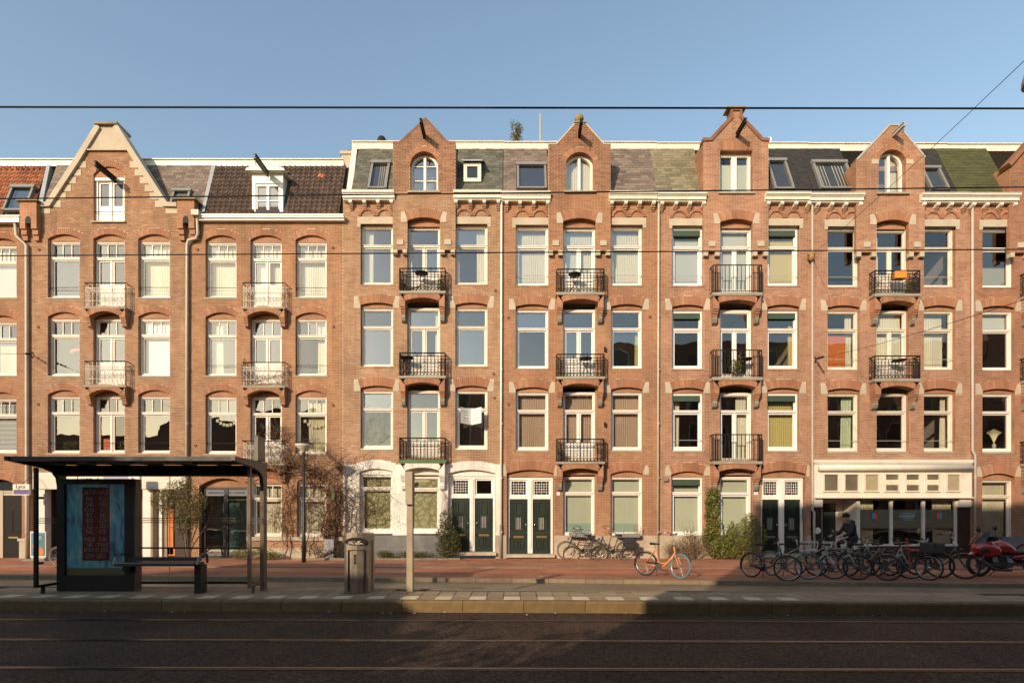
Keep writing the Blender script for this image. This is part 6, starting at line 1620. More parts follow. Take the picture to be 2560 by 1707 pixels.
# advert panel
ad = MB(); ax0, ax1, ay = -8.64, -7.19, 10.02
ad.box(ax0, ax1, ay, ay + .17, SZ, 0.50); ad.box(ax0, ax0 + .11, ay, ay + .17, .50, 2.31); ad.box(ax1 - .19, ax1, ay, ay + .17, .50, 2.31); ad.box(ax0 + .11, ax1 - .19, ay, ay + .17, 2.24, 2.31); ad.box(ax0 + .11, ax1 - .19, ay + .1, ay + .17, .50, 2.24); ad.box(ax0 - .01, ax1 + .01, ay - .012, ay + .182, 2.31, 2.34)
ap = ad.build('advert_panel', 'shelter_dark', sh)
MB().box(ax1 + .001, ax1 + .03, ay + .0, ay + .16, SZ, 2.30).build('side_trim', 'shelter_brown_lit', ap)
px0, px1, pz0, pz1 = ax0 + .11, ax1 - .19, .50, 2.24; yp = ay + .07
MB().box(px0, px1, yp, yp + .01, pz0, pz1).build('poster', 'poster_blue', ap)
MB().box(px0, px1, yp - .004, yp - .001, pz0, pz0 + .14).build('poster_foot', 'poster_tan', ap)
rx0, rx1, rz0, rz1 = px0 + .30, px1 - .33, pz0 + .28, pz1 - .06
MB().box(rx0, rx1, yp - .006, yp - .002, rz0, rz1).build('poster_banner', 'poster_red', ap)
cx = (rx0 + rx1) / 2; zz = rz1 - .10
text('CATWVATS', .135, (cx, yp - .008, zz), 'poster_ink', ap, name='poster_lettering', sx=.80)  # title and columns below are guesses at unreadable print
for k, (a, b) in enumerate((('RK', 'ICL'), ('DB', 'NU'), ('OO', 'IC'), ('ET', 'RE'), ('SO', 'CM'), ('CI', 'ITI'), ('NL', 'ICE'), ('NLE', 'KAI'), ('SR', "S'NO"))):
    z = rz1 - .22 - k * .105 - (0.04 if k > 6 else 0)
    text(a, .115, (cx - .12, yp - .008, z), 'poster_ink', ap, name='poster_lettering'); text(b, .115, (cx + .13, yp - .008, z), 'poster_ink', ap, name='poster_lettering', sx=.8)
for k, t in enumerate(('INN O JIN', 'IZIV 6IIO')): text(t, .12, (cx, yp - .008, rz0 + .20 - .12 * k), 'poster_ink', ap, name='poster_lettering', sx=.85)
text('JCDecaux', .06, ((px0 + px1) / 2, ay - .002, 2.275), 'curb_grey', ap, name='maker_lettering')
MB().quad((px0, ay + .03, pz0), (px1, ay + .03, pz0), (px1, ay + .03, pz1), (px0, ay + .03, pz1)).build('pane', 'glass_shelter', ap)
# box sign on the roof's right end
bs = MB(); bs.box(-4.86, -4.79, 9.93, 10.22, 2.68, 3.15); b_ = bs.build('roof_sign', 'sign_olive', sh)
MB().box(-4.7885, -4.785, 9.95, 10.20, 2.72, 3.11).build('timetable', 'timetable', b_)
# bench
bn = thing('waiting_bench', 'dark metal bench with rounded ends inside the tram shelter', 'bench', (-6.5, 9.8, SZ))
m = MB(); m.box(-7.3, -5.82, 9.66, 9.98, .735, .775); m.box(-7.3, -5.82, 9.64, 9.67, .715, .78); m.build('seat', 'bench_metal', bn, bevel=.012)
MB().box(-7.28, -5.9, 9.96, 10.0, .78, .86).build('back_rail', 'bench_metal', bn)
for x in (-7.32, -5.78):
    MB().tube([(x, 9.66, .74), (x, 9.72, .86), (x, 9.85, .93), (x, 9.97, .9), (x, 9.99, .75)], .025, 6).build('armrest', 'bench_metal', bn)
    if x > -6: MB().box(x - .10, x + .02, 9.74, 9.94, SZ, .735).build('leg', 'shelter_dark', bn)
    else: MB().box(x - .06, x + .1, 9.97, 10.018, .60, .735).build('wall_fixing', 'shelter_dark', bn)

# litter bin
bi = thing('litter_bin', 'bronze steel litter bin with domed lid and leaf-shaped mouth on the platform', 'bin', (-2.90, 10.0, SZ), R(7))
body = MB(); W, Dp, n = .245, .20, 8
foot = [(-W, -Dp + .03), (-W * .8, -Dp - .02), (-W * .4, -Dp - .05), (0, -Dp - .06), (W * .4, -Dp - .05), (W * .8, -Dp - .02), (W, -Dp + .03), (W + .015, Dp - .05), (W - .04, Dp + .08), (-W + .04, Dp + .08), (-W, Dp - .05)]
def topz(x): return 1.06 + .075 * math.cos(min(1.4, abs(x + .02) / .36 * 1.35))
k = len(foot)
body.add([(x, y, 0) for x, y in foot] + [(x, y, topz(x)) for x, y in foot], [tuple(range(k))[::-1], tuple(range(k, 2 * k))] + [(i, (i + 1) % k, (i + 1) % k + k, i + k) for i in range(k)])
bo_ = body.build('body', 'bin_steel', bi, world=False, bevel=.01)
lens = [(.0 + .20 * math.cos(t), .955 + (.085 if math.sin(t) > 0 else .055) * math.sin(t)) for t in [2 * math.pi * i / 18 for i in range(18)]]
MB().prism([(x - .02, z) for x, z in lens], -Dp - .075, -Dp - .03).build('mouth', 'iron_black', bi, world=False)  # black lens on the face, its colour standing in for the shaded opening
tr = MB(); rg = random.Random(9)
for i in range(26):
    x, z = rg.uniform(-.12, .14), .945 + rg.uniform(-.03, .03); s = rg.uniform(.015, .04); tr.bar((x - s, -Dp - .076, z), (x + s, -Dp - .085, z + rg.uniform(-.02, .02)), .025, .01)
o = tr.build('rubbish', 'trash', bi, world=False); o['kind'] = 'stuff'
dr = MB()
for a, b, c, e in ((-.165, -.155, .05, .80), (.125, .135, .05, .80), (-.165, .135, .80, .81)): dr.box(a, b, -Dp - .066, -Dp - .02, c, e)
dr.build('door_seam', 'shelter_dark', bi, world=False)
for i in range(3):
    c = .70 - i * .062; MB().bar((-.035 - .022, -Dp - .064, c - .024), (-.035 + .022, -Dp - .064, c + .024), .010, .014).bar((-.035 - .022, -Dp - .064, c + .024), (-.035 + .022, -Dp - .064, c - .024), .010, .014).build('city_cross', 'iron_black', bi, world=False)
MB().box(W - .01, W + .012, -Dp + .10, -Dp + .15, .04, .98).build('side_recess', 'shelter_dark', bi, world=False)
# information post
ip = thing('info_post', 'slim beige rectangular post with wider head at the platform edge', 'post', (-1.93, 10.0, SZ))
MB().box(-1.99, -1.875, 9.93, 10.05, SZ, 1.85).build('shaft', 'post_grey', ip, bevel=.006); MB().box(-2.0, -1.865, 9.86, 10.08, 1.85, 2.47).build('head', 'post_grey', ip, bevel=.006)
MB().box(-1.862, -1.858, 9.89, 10.05, 1.90, 2.42).build('side_panel', 'shelter_brown_lit', ip)
# street lamp
lx, ly = -7.46, 18.86
lp = thing('street_lamp', 'black street lamp with pale saucer-shaped bowl before the leafless climber', 'lamp', (lx, ly, -0.1))
MB().rev([(.075, 0), (.075, .9), (.055, 1.0), (.042, 3.95)], (lx, ly, -.1), 10).build('pole', 'lamp_pole', lp, smooth=True)
MB().rev([(.05, 3.92), (.08, 3.97), (.16, 4.04), (.28, 4.16), (.31, 4.22)], (lx, ly, -.1), 20).build('bowl', 'lamp_bowl', lp, smooth=True)
MB().rev([(.315, 4.22), (.32, 4.235), (.24, 4.29), (.05, 4.32)], (lx, ly, -.1), 20).build('hood', 'lamp_pole', lp, smooth=True)

mat('board_blue', (0.06, 0.20, 0.28), 0.5, 0.2, 4)
# advertising board on the pavement by the shop
ab = thing('pavement_board', 'blue and orange advertising board on a grey foot by the shop', 'sign', (-17.55, 19.6, -.1))
ax = -17.55
MB().box(ax - .30, ax + .28, 19.5, 19.55, .02, .98).build('frame', 'sign_cream', ab); MB().box(ax - .26, ax + .24, 19.49, 19.498, .08, .93).build('print', 'board_blue', ab)
MB().prism([(ax + .02, .10), (ax + .22, .10), (ax + .2, .32), (ax + .12, .42), (ax + .05, .38), (ax + .0, .25)], 19.482, 19.487).build('printed_shape', 'orange_paint', ab); MB().tube([(ax - .13, 19.48, .44), (ax - .13, 19.488, .44)], .075, 10).build('printed_shape', 'logo_red', ab)
text('200', .19, (ax - .01, 19.484, .74), 'sign_cream', ab); 
MB().prism([(ax - .45, -.098), (ax + .45, -.098), (ax + .36, -.03), (ax - .36, -.03)], 19.3, 19.75).build('foot', 'curb_grey', ab); MB().box(ax - .25, ax + .25, 19.48, 19.56, -.03, .02).build('stem', 'trash', ab)
# cable cabinet
mat('cabinet', (0.22, 0.22, 0.23), 0.7, 0.5, 9)
cb = MB().box(-7.16, -6.78, 20.05, 20.38, -.1, .66); tag(cb.build('cable_cabinet', 'cabinet', None, bevel=.01), 'small grey scribbled cable cabinet at the foot of the climber', 'cabinet')

# ------------------------------------------------------------------ overhead lines
mat('wire', (0.008, 0.008, 0.008), 0.5)
def wire(p, q, r, label, sag=.0, group='tram overhead wires', name='overhead_wire', n=14):
    p, q = Vector(p), Vector(q); pts = []
    for i in range(n + 1):
        t = i / n; c = p.lerp(q, t); c.z -= sag * 4 * t * (1 - t); pts.append(c)
    return tag(MB().tube(pts, r, 5).build(name, 'wire'), label, 'wire', group)
wire((-14, 4.95, 5.532), (14, 4.95, 5.492), .0085, 'thickest black wire stretched across the sky above the roofs')
wire((-14, 7.0, 5.79), (14, 7.0, 6.11), .0085, 'thin wire crossing the roof windows and cornices')
wire((-14, 7.7, 5.415), (14, 7.7, 5.59), .0085, 'thin wire crossing the second floor windows')
a = (X(1862), FAC - .12, Z(588)); wire(a, (7.78 - .5, 6.4, 8.2), .006, 'fine span wire running up to the right from the neck gabled house', .1, 'span wires', 'span_wire')
b = (X(1871), FAC - .12, Z(826)); wire(b, (9.4, 9.0, 5.55), .007, 'fine span wire rising right from the knot of insulators', .1, 'span wires', 'span_wire')
c = (X(75), FAC - .12, Z(815)); wire(c, (-12.3, 11.0, 5.15), .007, 'fine span wire leaving to the left past the downpipe', .05, 'span wires', 'span_wire')
def insulator(p, q, lab):
    p, q = Vector(p), Vector(q); t = thing('insulator', lab, 'insulator', p, group='span wire insulators'); d = (q - p).normalized()
    MB().tube([p + Vector((0, .12, .1)), p, p + Vector((0, .12, -.12))], .022, 5).build('wall_bracket', 'iron_black', t)
    m = MB()
    for k in range(5): m.tube([p + d * (.10 + .13 * k), p + d * (.17 + .13 * k)], [.03, .045], 7)
    m.tube([p, p + d * .8], .014, 5); m.build('porcelain', 'iron_black', t)
insulator(b, (9.4, 9.0, 5.55), 'black insulator on the wall by the shopfront house'); insulator(c, (-12.3, 11.0, 5.15), 'black insulator on the wall beside the stone-edged gable house')
mat('orange_rust', (0.33, 0.16, 0.05), 0.8, 0.4, 12)
bp = thing('wall_bracket', 'brown weathered bracket clamped to the downpipe under the span wire', 'bracket', a)
MB().sph((a[0] - .07, a[1] - .05, a[2] - .1), .12, 8, 1.5).build('clamp', 'orange_rust', bp, smooth=True); MB().tube([(a[0] + .1, a[1], a[2]), (a[0] - .25, a[1] - .1, a[2] - .08)], .02, 5).build('rod', 'iron_black', bp)
hl = thing('hanging_lamp', 'beige bell-shaped lamp hung over the street at the picture edge', 'lamp', (6.99, 7.0, 7.6))
MB().rev([(.17, -.14), (.165, -.05), (.12, .12), (.06, .25), (.03, .28)], (7.0, 7.0, 7.55), 16).build('shade', 'lamp_bowl', hl, smooth=True); MB().rev([(.02, -.22), (.1, -.2), (.16, -.145)], (7.0, 7.0, 7.55), 16).build('glass', 'tile_dark', hl, smooth=True)
wire((7.0, 7.0, 7.82), (12.5, 10.5, 8.6), .006, 'short wire that carries the hanging lamp', 0, 'span wires', 'span_wire')
# ------------------------------------------------------------------ planting
def leafmat(name, cols, rough=0.55, tr=0.25):
    m = bpy.data.materials.new(name); m.use_nodes = True
    n = m.node_tree.nodes; l = m.node_tree.links; p = n['Principled BSDF']
    ge = n.new('ShaderNodeNewGeometry'); cr = n.new('ShaderNodeValToRGB')
    while len(cr.color_ramp.elements) < len(cols): cr.color_ramp.elements.new(.5)
    for i, c in enumerate(cols): cr.color_ramp.elements[i].position = i / (len(cols) - 1); cr.color_ramp.elements[i].color = (*c, 1)
    l.new(ge.outputs['Random Per Island'], cr.inputs[0]); l.new(cr.outputs[0], p.inputs['Base Color']); p.inputs['Roughness'].default_value = rough
    t = n.new('ShaderNodeBsdfTranslucent'); l.new(cr.outputs[0], t.inputs[0]); mx = n.new('ShaderNodeMixShader'); mx.inputs[0].default_value = tr
    out = n['Material Output']; l.new(p.outputs[0], mx.inputs[1]); l.new(t.outputs[0], mx.inputs[2]); l.new(mx.outputs[0], out.inputs[0])
    M[name] = m
leafmat('leaf_olive', [(.15, .135, .045), (.24, .21, .07), (.09, .08, .03), (.30, .23, .09)])
leafmat('leaf_green', [(.12, .15, .03), (.22, .22, .04), (.06, .085, .022), (.32, .28, .06)])
leafmat('leaf_dark', [(.04, .06, .02), (.09, .10, .025), (.16, .14, .04), (.03, .04, .016)])
leafmat('leaf_yellow', [(.22, .21, .03), (.14, .17, .03), (.30, .24, .05)])
leafmat('leaf_brown', [(.22, .11, .035), (.30, .16, .05), (.15, .08, .03), (.12, .10, .04)])
leafmat('leaf_dry', [(.22, .15, .08), (.16, .10, .06), (.26, .18, .09)])
leafmat('leaf_orange', [(.50, .22, .06), (.42, .17, .05), (.3, .14, .05)])
def leaf(mb, c, s, rg, asp=.5):
    a = Vector((rg.gauss(0, 1), rg.gauss(0, 1), rg.gauss(0, 1))).normalized(); b = a.cross(Vector((rg.gauss(0, 1), rg.gauss(0, 1), rg.gauss(0, 1)))).normalized(); nrm = a.cross(b)
    c = Vector(c); p = a * s; q = b * s * asp
    mb.add([tuple(c - p), tuple(c + q - nrm * s * .15), tuple(c + p), tuple(c - q - nrm * s * .15)], [(0, 1, 2, 3)])
def foliage(mb, clumps, n, s, rg, asp=.5):
    tot = sum(c[1][0] * c[1][1] * c[1][2] for c in clumps) or 1
    for c, r in clumps:
        k = int(n * r[0] * r[1] * r[2] / tot)
        for _ in range(k):
            while True:
                v = Vector((rg.uniform(-1, 1), rg.uniform(-1, 1), rg.uniform(-1, 1)))
                if v.length < 1 and rg.random() < .35 + .65 * v.length: break
            leaf(mb, (c[0] + v.x * r[0], c[1] + v.y * r[1], c[2] + v.z * r[2]), s * rg.uniform(.6, 1.3), rg, asp)
def shrub(name, label, base, clumps, n, s, lm, seed, asp=.5, stems=6, cat='shrub', stem_r=.012, kind='foliage'):
    rg = random.Random(seed); t = thing(name, label, cat, base)
    st = MB()
    for k in range(stems):
        c, r = clumps[k % len(clumps)]
        e = Vector((c[0] + rg.uniform(-.5, .5) * r[0], c[1] + rg.uniform(-.5, .5) * r[1], c[2] + rg.uniform(-.2, .6) * r[2])); b = Vector(base) + Vector((rg.uniform(-.08, .08), rg.uniform(-.05, .05), 0))
        m_ = b.lerp(e, .5) + Vector((rg.uniform(-.08, .08), rg.uniform(-.05, .05), .05)); st.tube([b, m_, e], [stem_r, stem_r * .8, stem_r * .4], 5)
        for _ in range(5):
            f = b.lerp(e, rg.uniform(.5, 1)); st.tube([f, f + Vector((rg.uniform(-.25, .25), rg.uniform(-.12, .12), rg.uniform(.0, .25)))], [stem_r * .4, .002], 3)
    st.build('stem', 'twig', t)
    mb = MB(); foliage(mb, clumps, n, s, rg, asp); o = mb.build(kind, lm, t); o['kind'] = 'stuff'
    return t
def U(u, v, y): return (X(u, y), y, Z(v, y))
# small tree behind the shelter glass
rg = random.Random(31); yt = 19.5; bx, _, _ = U(429, 1280, yt)
tr = thing('small_tree', 'small multi-stemmed olive-leaved tree growing behind the shelter glass', 'tree', (bx, yt, -.1))
tk = MB()
for du, dv in ((-10, -75), (4, -95), (14, -70), (22, -60), (-2, -60)):
    e = U(429 + du * 2.2, 1280 + dv * 1.3, yt + rg.uniform(-.2, .2)); m_ = U(429 + du * .7, 1280 + dv * .5, yt); tk.tube([(bx + rg.uniform(-.06, .06), yt, -.12), m_, e], [.035, .026, .008], 6)
    branchy(tk, m_, (rg.uniform(-.6, .6), rg.uniform(-.3, .3), 1), .8, .014, 2, rg, .8, 0, 3, 4, .003)
tk.build('trunk', 'bark', tr)
mb = MB(); cl_ = []
for u, v, ru, rv in ((375, 1150, 30, 26), (405, 1125, 26, 24), (430, 1140, 34, 30), (455, 1155, 22, 22), (400, 1170, 34, 22), (440, 1185, 26, 30), (420, 1205, 22, 24), (385, 1140, 20, 18), (428, 1108, 16, 14)):
    c = U(u, v, yt + rg.uniform(-.2, .2)); cl_.append((c, (ru * S * .95, .32, rv * S * .95)))
foliage(mb, cl_, 5200, .036, rg); o = mb.build('crown', 'leaf_olive', tr); o['kind'] = 'stuff'
# leafless climber on the low house
rg = random.Random(77)
vn = thing('leafless_climber', 'tangled leafless climber spreading over the foot of the pantiled house', 'climber', U(752, 1279, 20.1))
mb = MB()
def vine(pts, r0, r1, y0=20.3, wob=6, kids=6, depth=2, lk=45):
    P = []; n = 10; jit = rg.random() * 9
    for i in range(n + 1):
        t = i / n * (len(pts) - 1); k = min(int(t), len(pts) - 2); f = t - k
        u = pts[k][0] + (pts[k + 1][0] - pts[k][0]) * f + wob * .5 * math.sin(t * 5 + jit) + rg.uniform(-wob, wob) * .3; v = pts[k][1] + (pts[k + 1][1] - pts[k][1]) * f + wob * .5 * math.cos(t * 4 + jit) + rg.uniform(-wob, wob) * .3
        P.append((u, v))
    W = [Vector(U(u, v, y0 + .07 * math.sin(i * 1.1 + jit))) for i, (u, v) in enumerate(P)]
    mb.tube(W, [r0 + (r1 - r0) * i / n for i in range(n + 1)], 5 if r0 > .012 else 3)
    if depth:
        for _ in range(kids):
            i = rg.randint(2, n); u, v = P[i]; a = rg.uniform(0, 6.28); l_ = rg.uniform(.35, 1) * lk
            vine([(u, v), (u + l_ * .55 * math.cos(a), v + l_ * .5 * math.sin(a) - 4), (u + l_ * math.cos(a + rg.uniform(-.8, .8)), v + l_ * math.sin(a + rg.uniform(-.8, .8)))], max(.0065, r0 * .42), .004, y0 + rg.uniform(-.15, .05), 4, 4, depth - 1, lk * .62)
for pts, r in (([(752, 1270), (748, 1215), (757, 1170), (762, 1135)], .05), ([(754, 1268), (768, 1205), (765, 1160), (740, 1120), (690, 1090), (640, 1070)], .045), ([(756, 1265), (775, 1200), (790, 1160), (800, 1120)], .035), ([(751, 1265), (740, 1200), (748, 1150), (770, 1110)], .03),
               ([(640, 1072), (665, 1060), (700, 1078), (740, 1100)], .045), ([(640, 1090), (660, 1072), (690, 1066), (720, 1082)], .04), ([(700, 1275), (712, 1225), (700, 1170), (720, 1110), (760, 1080)], .018), ([(655, 1275), (660, 1230), (650, 1180), (664, 1120), (640, 1080)], .02),
               ([(662, 1262), (645, 1215), (640, 1170), (650, 1120)], .014), ([(640, 1100), (620, 1060), (628, 1015), (640, 985)], .014), ([(655, 1090), (632, 1050), (612, 1020), (618, 990)], .012), ([(640, 1070), (650, 1035), (640, 1005)], .012), ([(760, 1120), (800, 1085), (830, 1050), (850, 1020)], .007), ([(690, 1140), (720, 1180), (760, 1190), (800, 1180), (850, 1150)], .013), ([(730, 1090), (760, 1060), (775, 1040)], .010), ([(700, 1090), (700, 1050), (720, 1030)], .008),
               ([(790, 1270), (800, 1215), (815, 1170), (835, 1140)], .02), ([(800, 1225), (830, 1190), (850, 1165), (870, 1120)], .012), ([(800, 1200), (812, 1150), (808, 1110)], .010)):
    vine(pts, r * 1.3, r * .5, 20.26, 8, 11, 2, 58)
for k in range(26):
    u, v = rg.uniform(625, 690), rg.uniform(1130, 1225); vine([(u, v), (u + rg.uniform(-20, 20), v + rg.uniform(-25, 15))], .005, .002, 20.25, 5, 3, 1, 18)
mb.build('branches', 'twig', vn)
fo = MB(); foliage(fo, [(U(648, 1190, 20.2), (.42, .2, .75)), (U(850, 1110, 20.25), (.6, .1, .35)), (U(840, 1150, 20.25), (.35, .12, .7)), (U(880, 1190, 20.25), (.5, .1, .5)), (U(920, 1200, 20.25), (.3, .1, .4)), (U(815, 1185, 20.25), (.25, .1, .5))], 520, .03, rg); o = fo.build('dry_leaves', 'leaf_brown', vn); o['kind'] = 'stuff'
MB().box(X(770), X(776), 20.1, 20.2, Z(1148), Z(1122)).build('green_tag', 'leaf_green', vn)
# shrub at the white house's door
b = U(1030, 1279, 20.1)
shrub('evergreen_shrub', 'dark evergreen shrub growing beside the green doors of the white house', b, [(U(1030, 1255, 20.1), (.52, .28, .45)), (U(1025, 1225, 20.12), (.42, .25, .45)), (U(1022, 1195, 20.15), (.25, .2, .4)), (U(1034, 1180, 20.2), (.16, .14, .3)), (U(1038, 1240, 20.05), (.35, .25, .4))], 4200, .034, 'leaf_dark', 41)
st = MB(); rg = random.Random(8)
for k in range(16): st.tube([U(1018 + rg.uniform(-6, 14), 1180, 20.35), U(1020 + rg.uniform(-10, 18), 1150, 20.4), U(1022 + rg.uniform(-12, 14), 1118 + rg.uniform(0, 25), 20.42)], .004, 3)
tag(st.build('dry_vine', 'twig'), 'thin dry vine climbing the white wall above the evergreen shrub', 'climber')
# low planting along the foot of the white house and the low house
sg = MB(); rg = random.Random(12)
for a, b_, n in ((870, 1045, 22), (560, 600, 0)):
    cl_ = [((X(rg.uniform(a, b_), 20.1), 20.05 + rg.uniform(-.15, .15), .02 + rg.uniform(0, .1)), (.22, .15, .14)) for _ in range(n)]
    foliage(sg, cl_, 2300 if n else 0, .03, rg)
o = sg.build('ground_cover', 'leaf_dark'); o['kind'] = 'stuff'; tag(o, 'low dark ground cover along the white house plinth', 'plants')
shrub('yellow_shrub', 'low yellow-green plant mound at the foot of the pantiled house', U(590, 1281, 19.9), [(U(560, 1272, 19.9), (.5, .3, .2)), (U(605, 1272, 19.9), (.5, .3, .22)), (U(625, 1276, 19.9), (.4, .25, .15))], 1500, .035, 'leaf_yellow', 52)
shrub('dark_mound', 'dark clipped bush between the cable cabinet and the climber', U(735, 1281, 20.0), [(U(715, 1262, 20.05), (.45, .2, .3)), (U(785, 1262, 20.05), (.4, .2, .35)), (U(745, 1272, 20.0), (.5, .2, .2))], 800, .03, 'leaf_dark', 53, stems=14)
ed = MB()
for k in range(14): ed.box(X(690) + k * .45, X(690) + k * .45 + .44, 19.72, 19.80, -.12, -.03 + .01 * (k % 2))
tag(ed.build('bed_edging', 'kerb_stone'), 'low stone edging round the planted strip by the white house', 'edging')
# ivy and shrubs before the neck gabled house
rg = random.Random(61)
shrub('ivy_column', 'upright column of ivy climbing between the ground floor windows', U(1634, 1275, 20.3), [(U(1636 + rg.uniform(-5, 5), v, 20.33), (.24 + .08 * rg.random(), .16, .22)) for v in range(1130, 1270, 11)] + [(U(1632, 1232, 20.25), (.34, .2, .5))], 3600, .04, 'leaf_green', 62, .7)
shrub('bamboo_shrub', 'tall loose shrub with long narrow leaves beside the dark doors', U(1705, 1283, 19.9), [(U(1722, 1215, 19.95), (.42, .25, .6)), (U(1700, 1230, 19.95), (.4, .3, .5)), (U(1680, 1250, 19.9), (.45, .3, .5)), (U(1712, 1262, 19.9), (.55, .3, .4)), (U(1746, 1232, 20.0), (.28, .2, .5)), (U(1722, 1193, 20.0), (.25, .15, .3))], 3300, .062, 'leaf_green', 63, .22, 12)
shrub('broad_shrub', 'leafy green shrub between ivy column and bamboo', U(1663, 1283, 20.0), [(U(1665, 1245, 20.05), (.4, .25, .5)), (U(1652, 1262, 20.0), (.4, .25, .35)), (U(1683, 1220, 20.1), (.25, .2, .4))], 1700, .045, 'leaf_green', 64)
shrub('dry_shrub', 'dry brown twiggy shrub in front of the white framed window', U(1590, 1283, 19.95), [(U(1590, 1250, 19.95), (.6, .25, .4)), (U(1565, 1258, 19.95), (.4, .25, .35)), (U(1612, 1258, 19.95), (.45, .25, .35)), (U(1585, 1225, 20.0), (.3, .2, .3))], 1300, .028, 'leaf_dry', 65, .5, 22)
shrub('lavender', 'grey-green low lavender bush beside the downpipe', U(1540, 1283, 19.95), [(U(1538, 1262, 19.95), (.4, .25, .33)), (U(1550, 1255, 19.95), (.3, .2, .3))], 900, .022, 'leaf_olive', 66, .3, 14)
ln = MB()
for k in range(10): ln.tube([U(1570 + k * 5, 1255, 20.1), U(1566 + k * 6.5, 1225, 20.1), U(1556 + k * 9, 1190 + (k % 3) * 8, 20.1)], .004, 3)
tag(ln.build('dry_grass_stems', 'twig'), 'thin arching dry stems before the white framed window', 'stems')
# window boxes
for (a, b_, v0, v1), lm, lab in (((1305, 1357, 1222, 1232), 'leaf_dry', 'grey window box with sparse stalks behind the bicycle handlebars'), ((1411, 1467, 1224, 1232.5), 'leaf_orange', 'grey window box with withered orange plants under the right window')):
    t = thing('window_box', lab, 'planter', (X((a + b_) / 2), 20.25, Z(v1)), group='window boxes'); MB().prism([(X(a + 2), Z(v1)), (X(b_ - 2), Z(v1)), (X(b_), Z(v0)), (X(a), Z(v0))], 20.16, 20.36).build('trough', 'curb_grey', t)
    f = MB(); rg = random.Random(a); foliage(f, [((X(rg.uniform(a, b_)), 20.26, Z(v0) + .06), (.14, .08, .10)) for _ in range(7)] + ([((X(1460), 20.26, Z(v0) + .16), (.22, .1, .2))] * 3 if lm == 'leaf_orange' else []), 260, .022, rg); o = f.build('plants', lm, t); o['kind'] = 'stuff'
# tree behind the roofs
rg = random.Random(91); yt = 24.5
t = thing('roof_tree', 'pale leafy tree top rising behind the roof edge', 'tree', U(1185, 345, yt))
MB().tube([U(1185, 420, yt), U(1186, 330, yt), U(1187, 290, yt)], [.06, .05, .01], 6).build('trunk', 'bark', t)
mb = MB(); foliage(mb, [(U(1185 + rg.uniform(-9, 9), v, yt), (.12 + .1 * rg.random(), .2, .25)) for v in range(288, 345, 4)], 1500, .04, rg); o = mb.build('crown', 'leaf_olive', t); o['kind'] = 'stuff'
for k in range(6): pass
# window and balcony belongings
mat('orange_crate', (.62, .24, .03), .5)
def bistro(u, v, y, lab, chair=False):
    x, _, z = U(u, v, y); t = thing('folding_table', lab, 'table', (x, y, z), group='balcony furniture')
    MB().rev([(.24, .66), (.25, .67), (.25, .69)], (x, y, z), 14).build('top', 'iron_black', t)
    for s in (-1, 1): MB().tube([(x - .2 * s, y, z), (x + .2 * s, y, z + .66)], .01, 4).build('leg', 'iron_black', t)
yb = FAC - .19
bistro(968, 668, yb, 'black folding table on the top balcony of the white based house'); bistro(1345, 864, yb, 'black folding table on the middle balcony of the ball finial house'); bistro(1712, 865, yb, 'black folding table on the middle balcony behind plain rails')
bistro(935, 862, yb, 'black folding table on the middle balcony of the white based house'); bistro(2065, 868, yb, 'black folding table on the middle balcony over the shopfront'); bistro(1320, 671, yb, 'black folding table on the top balcony of the ball finial house')
cr = MB(); x, _, z = U(2066, 640, FAC - .30); cr.box(x - .22, x + .22, FAC - .40, FAC - .12, z - .02, z + .26); tag(cr.build('orange_crate', 'orange_crate', None, bevel=.02), 'orange plastic crate hung on the top balcony rail', 'crate')
shrub('balcony_plant', 'potted plant on the middle balcony behind plain rails', U(1685, 865, yb), [(U(1690, 845, yb), (.2, .1, .3)), (U(1700, 830, yb), (.1, .08, .25))], 200, .06, 'leaf_green', 70, .4, 4)
shrub('balcony_plant', 'green pot plants at the left end of the first floor balcony over the green doors', U(1290, 1060, yb), [(U(1290, 1045, yb), (.15, .1, .25))], 150, .04, 'leaf_green', 73)
shrub('balcony_plant', 'dark pot plants on the top balcony beside the folding table', U(925, 668, yb), [(U(924, 655, yb), (.16, .1, .2)), (U(1012, 655, yb), (.18, .1, .2))], 300, .04, 'leaf_dark', 74)
shrub('balcony_plant', 'dark potted plant at the right of the top balcony with the orange crate', U(2093, 673, yb), [(U(2093, 658, yb), (.25, .1, .22))], 300, .04, 'leaf_dark', 71)
shrub('balcony_plant', 'straggly plants on the middle balcony of the pantiled house', U(565, 885, yb), [(U(562, 850, yb), (.15, .1, .5)), (U(640, 865, yb), (.2, .1, .3)), (U(600, 872, yb), (.3, .1, .15))], 330, .035, 'leaf_dry', 72, .5, 10)
def bunting(u0, u1, v, sag, m, lab, y=FAC + .28, n=7):
    mb = MB()
    for i in range(n):
        t = (i + .5) / n; u = u0 + (u1 - u0) * t; vv = v + sag * 4 * t * (1 - t); mb.add([(X(u - 3), y, Z(vv)), (X(u + 3), y, Z(vv)), (X(u + 3), y, Z(vv + 8)), (X(u), y, Z(vv + 6)), (X(u - 3), y, Z(vv + 8))], [(0, 1, 2, 3, 4)])
    tag(mb.build('bunting', m), lab, 'bunting', 'paper garlands in windows')
mat('pink_paper', (.75, .2, .2), .8); mat('cream_paper', (.78, .70, .40), .8)
bunting(148, 182, 800, -6, 'pink_paper', 'pink paper garland inside the second floor window'); bunting(486, 541, 956, 14, 'cream_paper', 'pale paper bunting in the window by the drainpipe'); bunting(690, 748, 956, 18, 'cream_paper', 'pale paper bunting before the cream curtain')
